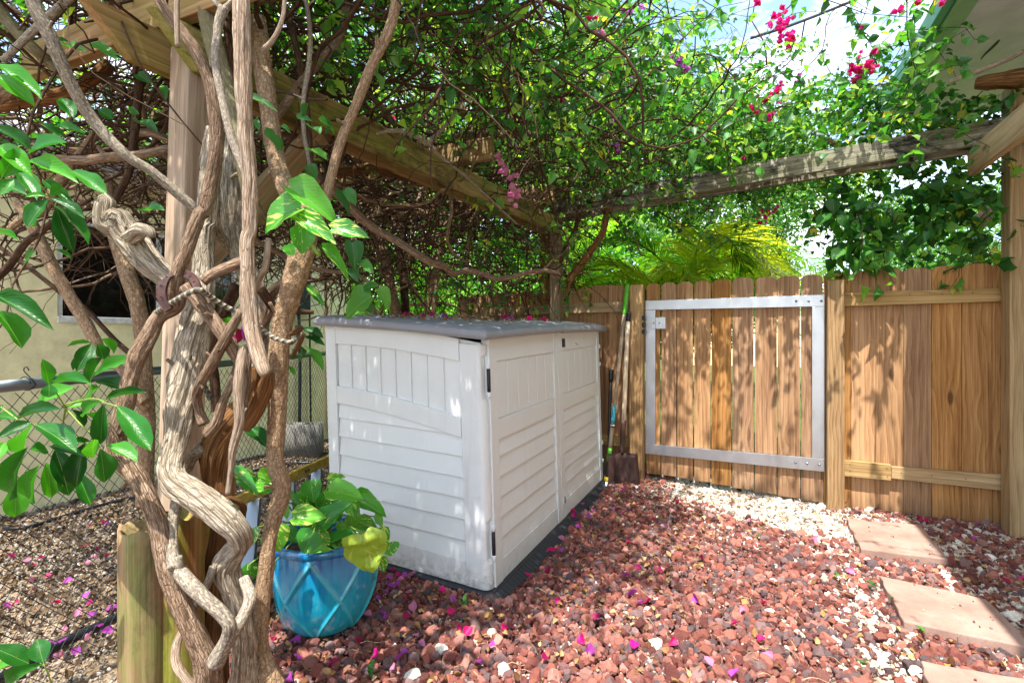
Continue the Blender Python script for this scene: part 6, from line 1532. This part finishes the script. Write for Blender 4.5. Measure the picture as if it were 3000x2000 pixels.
# ================================================================== GRAVEL (nobody could count it)
def rockmesh(name, seed, mat, sub=2, squash=(1, 1, .75), cuts=9, amp=.10):
    import bmesh
    rr = np.random.RandomState(seed); bm = bmesh.new(); bmesh.ops.create_icosphere(bm, subdivisions=sub, radius=1.0)
    planes = [(v/np.linalg.norm(v), rr.uniform(.55, .85)) for v in rr.normal(size=(cuts, 3))]
    for v in bm.verts:
        c = np.array(v.co)
        for n_, h in planes:
            d = c.dot(n_)
            if d > h: c = c - n_*(d-h)
        nz = mnoise.noise(Vector(c*2.2+seed))*amp*1.2 + mnoise.noise(Vector(c*5.5+seed))*amp*.7
        v.co = Vector(c*(1+nz)*np.array(squash)*1.2)
    me = bpy.data.meshes.new(name); bm.to_mesh(me); bm.free(); me.materials.append(mat)
    return me
LAVA = [proto('lava_rock', rockmesh('lava_rock', 10+i, M['lava'], 3, (1, rnd_, .78))) for i, rnd_ in enumerate((1, .8, .9, .7, 1, .85, .75, .95))]
PEB = [proto('white_pebble', rockmesh('white_pebble', 40+i, M['white_stone'], 2, (1, .8, .65), 6, .08)) for i in range(5)]
GRIT = [proto('grit', rockmesh('grit', 60+i, M['white_stone'], 1, (1, .75, .5), 5, .05)) for i in range(4)]
slabs_w = [[G(u, v, 0.05) for u, v in s] for s in SLABS]
def inslab(x, y, m=0.0):
    for s in slabs_w:
        ok = True
        for i in range(4):
            a, b = s[i], s[(i+1) % 4]; cr = (b.x-a.x)*(y-a.y)-(b.y-a.y)*(x-a.x); L = math.hypot(b.x-a.x, b.y-a.y)
            if cr/L > -m: ok = False; break     # clockwise seen from above
        if ok: return True
    return False
def slab_ok():
    s = slabs_w[0]; a, b, c = s[0], s[1], s[2]
    return (b.x-a.x)*(c.y-a.y)-(b.y-a.y)*(c.x-a.x)
if slab_ok() > 0: slabs_w = [s[::-1] for s in slabs_w]
sA, sB, sC = SA_, SB_, SC_
def inshed(x, y, m=0.0): return (sC.x-m < x < sA.x+0.085+m) and (sA.y-m < y < sB.y+m)
def inpot(x, y): return math.hypot(x-pc_.x, y-pc_.y) < 0.10
s1c = sum(slabs_w[0], Vector())/4; s2c = sum(slabs_w[1], Vector())/4
def pathx(y): return s1c.x+(s2c.x-s1c.x)*(s1c.y-y)/(s1c.y-s2c.y)
def whiteness(x, y):
    n = mnoise.noise(Vector((x*2.6, y*2.6, 3)))
    g = max(0, min(1, (y-(3.98-0.32*max(0, x+.6)))/0.25))*max(0, min(1, (x+0.95)/0.4)) * max(0, min(1, (0.95-x)/.3))
    px = pathx(y); e = x-(px-0.33); p = 0.6*math.exp(-(e/0.13)**2)
    r = 0.42 if x > px+0.1 else 0.0
    m = 0.16 if y > 3.4 and x > -.8 else 0.03
    return max(0, min(1, max(g, p, r, m)+n*.28*(1 if max(g, p, r) > .2 else .15)))
LC = [srgb(c)[:3] for c in ('864c42', '97594b', '7a443d', 'a66a5c', '70504f', '826866', '5e4e50', '8e5c52', '9f6254', '6c3a34', 'ac7c70')]
WC = [srgb(c)[:3] for c in ('d9d2c4', 'c8bca8', 'e2ddd2', 'baa893', 'd0c6b6')]
def gravel():
    pos = []; rot = []; scl = []; idx = []; tin = []
    wp = []; wr = []; ws = []; wi = []; wt = []
    def add(x, y, big):
        if inshed(x, y, 0.03) or inpot(x, y) : return
        if inslab(x, y, 0.014): return
        w = whiteness(x, y); z0 = gz(x, y)
        if RS.rand() < w:
            s = RS.uniform(.007, .013) if RS.rand() < .88 else RS.uniform(.016, .028)
            for k in range(3 if s < .013 else 1):
                wp.append((x+RS.normal()*.012*(k > 0), y+RS.normal()*.012*(k > 0), z0+RS.uniform(-.004, .005))); wr.append(RS.uniform(0, 6.28, 3)); ws.append((s*RS.uniform(.8, 1.2),)*3); wi.append(RS.randint(5)); wt.append(np.array(WC[RS.randint(5)])*RS.uniform(.8, 1.1))
        else:
            s = RS.uniform(.011, .023) if big else RS.uniform(.006, .013)
            if big and RS.rand() < .07: s = RS.uniform(.026, .034)
            pos.append((x, y, z0+(s*.25 if big else -.002)+RS.uniform(-.004, .006))); rot.append(RS.uniform(0, 6.28, 3)); scl.append((s,)*3); idx.append(RS.randint(8)); tin.append(np.array(LC[RS.randint(11)])*RS.uniform(.7, 1.3))
    st = 0.0275
    for x in np.arange(-2.15, 2.3, st):
        for y in np.arange(0.75, 4.95, st):
            px, py = x+RS.uniform(-.5, .5)*st, y+RS.uniform(-.5, .5)*st
            if px < -1.95+.12*mnoise.noise(Vector((py*3, 0, 0))) : continue
            if depth_of(px, py) < 1.5 or depth_of(px, py) > 5.2: continue
            add(px, py, True)
            if RS.rand() < .8: add(px+.015, py+.012, False)
    scatter('red_lava_gravel', pos, rot, scl, idx, np.array(tin), LAVA, None, 'red-brown lava rock gravel covering the yard in front of the shed', 'gravel')
    scatter('white_gravel', wp, wr, ws, wi, np.array(wt), PEB, None, 'pale coral pebbles along the gate and the stepping stones', 'gravel')
    # tan shell grit on the left
    pos = []; rot = []; scl = []; idx = []; tin = []
    TC = [srgb(c)[:3] for c in ('c6bcaa', 'aea08c', 'd2cabc', '968878', 'a4988a', 'bcb09e')]
    for _ in range(42000):
        y = RS.uniform(0.5, 6.4); x = RS.uniform(-5.3, -1.75); d = depth_of(x, y)
        if d < 1.1 or (d > 3.4 and RS.rand() < .45): continue
        if (x > -1.98 and y > .9) and RS.rand() < .6: continue
        if inpot(x, y) or inshed(x, y, .02): continue
        s = RS.uniform(.005, .011)*(1.0 if d < 3 else 1.5); pos.append((x, y, gz(x, y)-.012+RS.uniform(0, .008))); rot.append(RS.uniform(0, 6.28, 3)); scl.append((s,)*3); idx.append(RS.randint(4)); tin.append(np.array(TC[RS.randint(6)])*RS.uniform(.45, .85))
    scatter('shell_gravel', pos, rot, scl, idx, np.array(tin), GRIT, None, 'fine tan shell gravel on the left below the chain-link fence', 'gravel')
gravel()

def dryleafmesh(seed):
    V, Fc, UV = leafshape('ovate', 1, .7, 4, .35, -.3+.2*(seed % 4), seed); rr = random.Random(seed)
    V = [(x, y-.5, z+rr.uniform(-.07, .07)) for x, y, z in V]
    return proto('dry_leaf', mesh('dry_leaf', V, Fc, M['litter'], True))
DL = [dryleafmesh(i) for i in range(6)]
DC = [srgb(c)[:3] for c in ('a5804e', '8a6238', 'c2a06a', '6e4a2c', 'b58c58', '94765a', 'caa878', '7e5a44')]
def litter(name, n, box_, label, smin, smax, extra=None, zoff=.012, cond=None, cols=DC):
    pos = []; rot = []; scl = []; tin = []
    while len(pos) < n:
        x = RS.uniform(box_[0], box_[1]); y = RS.uniform(box_[2], box_[3])
        if cond and not cond(x, y): continue
        s = RS.uniform(smin, smax); pos.append((x, y, gz(x, y)+zoff+RS.uniform(0, .012))); rot.append((RS.normal()*.45, RS.normal()*.45, RS.uniform(0, 6.28))); scl.append((s, s, s)); tin.append(np.array(cols[RS.randint(len(cols))])*RS.uniform(.7, 1.2))
    return scatter(name, pos, rot, scl, RS.randint(0, 6, n), np.array(tin), DL, None, label, 'leaf litter')
DC2 = [srgb(c)[:3] for c in ('6e5840', '57412c', '7e6a50', '4a3524', '8c7860', '6a5c4c', '5c4a3a')]
litter('leaf_litter', 11500, (-5.2, -1.85, .7, 6.2), 'brown dry leaf litter under the vines on the left', .02, .05, zoff=-.002, cols=DC2, cond=lambda x, y: depth_of(x, y) > 1.2 and not inpot(x, y) and not inshed(x, y, .02) and (depth_of(x, y) > 2.15 or RS.rand() < .12))
litter('dry_leaves', 900, (-1.95, 1.9, 1.0, 4.5), 'scattered dry tan leaves lying among the red lava gravel', .018, .038, zoff=.024, cond=lambda x, y: depth_of(x, y) > 1.6 and not inshed(x, y, .12) and not inslab(x, y) and not inpot(x, y) and RS.rand() < (1.0 if x < -.2 else .35))
# fines and stray chips, also on the paving
def chips():
    pos = []; rot = []; scl = []; tin = []
    cc = LC+LC+WC
    while len(pos) < 16000:
        x = RS.uniform(-1.95, 2.2); y = RS.uniform(1.0, 4.6)
        if depth_of(x, y) < 1.5 or inshed(x, y, .02) or inpot(x, y): continue
        on = inslab(x, y)
        if on and RS.rand() > .035: continue
        s = RS.uniform(.003, .0075); pos.append((x, y, (0.053 if on else gz(x, y)+RS.uniform(.0, .018)))); rot.append(RS.uniform(0, 6.28, 3)); scl.append((s,)*3); tin.append(np.array(cc[RS.randint(len(cc))])*RS.uniform(.7, 1.1))
    scatter('stone_chips', pos, rot, scl, RS.randint(0, 4, len(pos)), np.array(tin), GRIT, None, 'fine stone chips and dust between the lava rocks', 'gravel')
chips()
# straw
def straw(n, box_, label, name='dry_straw'):
    bag = Bag()
    for _ in range(n):
        x = RS.uniform(box_[0], box_[1]); y = RS.uniform(box_[2], box_[3])
        if depth_of(x, y) < 1.5 or inshed(x, y, .1): continue
        a = RS.uniform(0, 6.28); L = RS.uniform(.03, .14); pts = []
        for k in range(5): pts.append((x+math.cos(a)*L*k/4, y+math.sin(a)*L*k/4, gz(x, y)+.03+.012*math.sin(k*1.1+a))); a += RS.normal()*.2
        V, Fc, UV = tube_data(pts, [RS.uniform(.0007, .0018)]*5, 3, cap=False); bag.add(V, Fc, UV)
    o = bag.build(name, plain('straw', srgb('b89a72'), .8)); tag(o, label, 'straw', None, 'stuff')
straw(420, (-2.0, 1.8, 1.1, 4.5), 'thin dry straw and twigs strewn over the gravel')

# debris on the lid
def lidray(u, v):
    o = Vector((0, 0, H)); p = P(u, v, 3.0); d = p-o; n = e1.cross(e2).normalized(); q = LIDZ(0, 0) + n*0.0
    t = (q-o).dot(n)/d.dot(n); return o+d*t
def lidlitter():
    pos = []; rot = []; scl = []; tin = []
    for _ in range(420):
        a = min(SL, max(0.02, RS.normal()*.45+.85)); b = RS.uniform(.05, SW-.1); s = RS.uniform(.012, .036); p = LIDZ(a, b)
        pos.append((p.x, p.y, p.z+RS.uniform(-.006, .006))); rot.append((RS.normal()*.5, RS.normal()*.5, RS.uniform(0, 6.28))); scl.append((s,)*3); tin.append(np.array(DC[RS.randint(8)])*RS.uniform(.6, 1.2))
    scatter('lid_debris', pos, rot, scl, RS.randint(0, 6, len(pos)), np.array(tin), DL, None, 'dry leaves and twigs lying on the grey shed lid', 'leaf litter')
lidlitter()

# ================================================================== FALLEN PETALS (each one a thing)
PM = {}
for m in ('bract_hot', 'bract_purple', 'bract_pale', 'bract_dark'):
    PM[m] = []
    for s in range(4):
        V, Fc, UV = leafshape('ovate', 1, .85, 5, .45, -.45+.25*s, s+9); rr = random.Random(s)
        V = [(x, y-.5, z+rr.uniform(-.06, .06)+.08*math.sin(x*9+s)) for x, y, z in V]
        PM[m].append(mesh('fallen_petal', V, Fc, M[m], True))
CN = {'bract_hot': 'bright magenta', 'bract_purple': 'purple', 'bract_pale': 'faded pink', 'bract_dark': 'wine-coloured'}
K = {'h': 'bract_hot', 'p': 'bract_purple', 'l': 'bract_pale', 'd': 'bract_dark'}
PETALS = []
def petal(p, k, where, s=None):
    m = K[k]; o = link('fallen_petal', random.choice(PM[m])); s = s or random.uniform(.034, .050)
    o.location = p; o.rotation_euler = (random.gauss(0, .45), random.gauss(0, .45), random.uniform(0, 6.28)); o.scale = (s, s, s)
    tag(o, None, 'petal', 'fallen bougainvillea petals'); PETALS.append((o, CN[m], where))
def zone(u, v, p):
    if inshed(p.x, p.y, .42) and p.x > -1.25: return 'beside the dark ramp of the shed'
    if p.x > pathx(p.y)-.1: return 'among stones right of the stepping stones'
    if u < 1130 and v < 1800: return 'heaped between blue pot and shed'
    if v > 1800 and u < 1400: return 'on gravel at lower centre near the pot'
    if v > 1640: return 'on open gravel towards lower right'
    if p.y > 3.6: return 'on gravel near gate and shovels'
    return 'on gravel in the middle of the yard'
for x, y, k in [(1090,1040,'h'),(920,1030,'p'),(1000,960,'p'),(1010,850,'d'),(935,890,'d'),(1085,890,'p'),(1140,885,'l'),(1335,985,'h'),(1395,1045,'p'),(1395,1120,'h'),(935,1130,'p'),(965,1170,'p'),(840,1150,'l'),(1090,1155,'d'),(1435,1225,'h'),(1500,1260,'h'),(1735,1230,'h'),(1155,1280,'l'),(790,1330,'d'),(370,1310,'p'),(220,1295,'d'),(375,1430,'p'),(910,1390,'h'),(1085,1400,'p'),(1060,1430,'p'),(1020,1480,'l'),(1665,1345,'p'),(2095,1045,'h'),(1895,885,'h'),(2020,860,'d'),(2030,720,'h'),(2085,715,'h'),(2115,650,'l'),(2200,500,'h'),(2230,560,'h'),(2000,1430,'d'),(1570,1465,'p'),(620,1470,'d'),(990,900,'p'),(1030,940,'p'),(960,990,'p'),(1200,1340,'l'),(1040,870,'h'),(980,930,'p'),(915,925,'d'),(1060,920,'l'),(1780,1210,'d'),(2190,470,'d'),(1120,1000,'l'),(1150,1090,'l'),(270,1550,'p'),(330,1560,'p')]:
    u, v = crp(6, x, y); p = G(u, v, .02); p.z = gz(p.x, p.y)+.034; petal(p, k, zone(u, v, p))
for x, y, k in [(645,315,'h'),(910,315,'h'),(380,265,'p'),(175,330,'p'),(150,425,'p'),(210,375,'p'),(155,375,'d'),(385,365,'h'),(530,400,'h'),(405,500,'h'),(760,575,'d'),(1005,390,'l'),(60,785,'h'),(395,660,'p'),(425,760,'p'),(460,800,'p'),(505,795,'h'),(255,870,'d'),(745,775,'p'),(1495,635,'l'),(1060,975,'h'),(930,905,'d'),(430,1010,'h'),(625,990,'h'),(180,980,'h'),(215,1025,'p'),(1090,1055,'l'),(930,1145,'p'),(800,1100,'l'),(560,640,'d'),(455,625,'d'),(965,830,'l'),(1870,390,'h'),(1830,375,'d'),(2130,405,'p'),(2110,475,'p'),(2260,690,'d'),(2345,685,'h'),(1460,385,'d'),(1470,310,'d'),(70,540,'p'),(30,540,'h'),(10,640,'d'),(480,190,'p'),(1070,790,'h'),(590,420,'l'),(330,350,'l'),(230,350,'p'),(345,215,'d'),(1320,480,'l'),(2030,470,'d'),(1180,255,'l')]:
    u, v = 1600+x/1.68, 1300+y/1.68; p = G(u, v, .02); p.z = gz(p.x, p.y)+.034; petal(p, k, zone(u, v, p))
for x, y, k in [(590,540,'h'),(660,515,'h'),(570,660,'d'),(70,745,'d'),(220,790,'d'),(270,750,'d'),(320,870,'d'),(455,900,'p'),(205,900,'l'),(100,1045,'h'),(45,1060,'p'),(370,1050,'d'),(590,1055,'d'),(575,990,'p'),(510,1105,'l'),(495,1365,'p'),(590,1270,'l'),(650,1210,'p'),(710,1225,'p'),(720,1090,'p'),(615,1120,'p'),(700,740,'d'),(570,785,'l'),(430,1210,'l'),(750,1075,'p'),(390,1380,'l'),(220,960,'d'),(700,530,'p'),(630,700,'d'),(170,765,'l'),(620,740,'l')]:
    u, v = crp(3, x, y); p = G(u, v, 0); p.z = gz(p.x, p.y)+.016; p2_ = G(u, v, p.z); p2_.z = p.z
    petal(p2_, k, 'on leaf litter behind chain-link fence' if v < 1700 else 'on shell gravel beside the black hose', .042)
u, v = crp(3, 380, 1320); p = G(u, v, .02); petal(p, 'p', 'large and crumpled, at the bend of the thick black hose', .075)
for x, y, k in [(575,500,'h'),(615,497,'d'),(865,512,'h'),(985,515,'h'),(1045,520,'h'),(1125,522,'p'),(1505,522,'h'),(1560,530,'p'),(1450,555,'p'),(1690,540,'h'),(1775,552,'d'),(900,515,'d')]:
    u, v = crp(5, x, y); p = lidray(u, max(v, 928)); 
    if (p-Vector((0, 0, H))).length > 5.2 or p.y > sB.y or p.y < sA.y-.05: p = LIDZ(RS.uniform(.1, 1.5), RS.uniform(.1, .9))
    p.z += .012; petal(p, k, 'on the grey shed lid', .04)
p = P(*crp(2, 1570, 870), 1.42); 
for i in range(3): petal(p+Vector((random.uniform(-.012, .012), 0, random.uniform(-.008, .012))), 'dp'[i % 2], 'caught in the fork of the crossing stems', .04)

# ================================================================== SINGLE ROCKS AND WEEDS
def rock(u, v, r, label, mat='white_stone', seed=0):
    p = G(u, v, r*.4); me = rockmesh('white_rock', 90+seed, M['rock_single'], 3, (1, .85, .8), 9, .14)
    o = link('white_rock', me); o.location = (p.x, p.y, r*.45); o.scale = (r, r, r); o.rotation_euler = (0, 0, seed*1.3); tag(o, label, 'rock')
M['rock_single'] = plain('chalky_rock', srgb('cfc8ba'), .95, nscale=4, namt=.16, bump=.8)
for i, (u, v, r, l) in enumerate(((700+1335/2.24, 1300+1350/2.24, .028, 'white chalky rock on the red gravel below the middle of the shed'), (700+1140/2.24, 1300+1525/2.24, .030, 'tan-white rock at the bottom edge of the lava gravel'), (1600+540/1.68, 1300+985/1.68, .028, 'white rock between magenta petals at the lower centre right'),
    (1600+1560/1.68, 1300+770/1.68, .030, 'flat white rock left of the middle stepping stone'), (1600+2290/1.68, 1300+855/1.68, .036, 'grey-white round rock right of the middle stepping stone'), (1600+1670/1.68, 1300+322/1.68, .036, 'white rock at the foot of the right fence panel, right one of two'),
    (1600+1600/1.68, 1300+325/1.68, .034, 'white rock at the foot of the right fence panel, left one of two'), (700+1740/2.24, 1300+1480/2.24, .024, 'small white rock on the lava gravel below the shed corner'), (1600+505/1.68, 1300+825/1.68, .024, 'small white rock beside purple petals in the middle of the lava gravel'))):
    rock(u, v, r, l, seed=i)
wl = mesh('leaf', *[leafshape('ovate', 1, .5, 4, .2, .1, 3)[i] for i in (0, 1)], M['leaf_one'], True)
for i, (x, y, l) in enumerate(((1040,470,'near the first stepping stone, on red gravel'),(1430,665,'in the white pebbles between the stepping stones'),(1605,712,'on the red gravel left of the middle stepping stone'),(1715,785,'against the left edge of the middle stepping stone'),(1850,935,'in front of the middle stepping stone'),(1555,1095,'at the lower right of the lava gravel'),(195,408,'beside the shed ramp among purple petals'))):
    p = G(1600+x/1.68, 1300+y/1.68, .02); w = empty('weed', (p.x, p.y, .01), 'tiny green weed sprouting '+l, 'weed')
    for k in range(6):
        o = link('leaf', wl, w, Matrix.Translation((p.x, p.y, .025+.004*k)) @ Matrix.Rotation(k*1.1+i, 4, 'Z') @ Matrix.Rotation(.5, 4, 'X') @ Matrix.Scale(random.uniform(.018, .032), 4))
wd = empty('weed', G(700+1475/2.24, 1300+1085/2.24, .02), 'small narrow-leaved weed on the gravel just in front of the shed corner', 'weed')
for k in range(8): link('leaf', wl, wd, Matrix.Translation(wd.location+Vector((0, 0, .01+.004*k))) @ Matrix.Rotation(k*.9, 4, 'Z') @ Matrix.Rotation(.9, 4, 'X') @ Matrix.Scale(random.uniform(.02, .04), 4))
wd = empty('weed', G(700+865/2.24, 1300+1545/2.24, .02), 'upright green seedling at the bottom edge near the centre', 'weed')
for k in range(6): link('leaf', wl, wd, Matrix.Translation(wd.location+Vector((0, 0, .01+.006*k))) @ Matrix.Rotation(k*1.2, 4, 'Z') @ Matrix.Rotation(1.1, 4, 'X') @ Matrix.Scale(random.uniform(.02, .04), 4))

# each petal gets its own label: colour, place, and its order from left to right as one sees them
ORD = ['leftmost', 'second from left', 'third from left', 'fourth from left', 'fifth from left', 'sixth from left', 'seventh from left', 'eighth from left', 'ninth from left', 'tenth from left', 'eleventh from left', 'twelfth from left', 'thirteenth from left', 'fourteenth from left']
grp = {}
for o, c, w in PETALS: grp.setdefault((c, w), []).append(o)
for (c, w), lst in grp.items():
    lst.sort(key=lambda q: (q.location.x*CA+q.location.y*SA)/max(.1, depth_of(q.location.x, q.location.y)))
    for i, o in enumerate(lst):
        o['label'] = '%s petal %s' % (c, w) if len(lst) == 1 else '%s petal %s, %s' % (c, w, ORD[min(i, 13)])
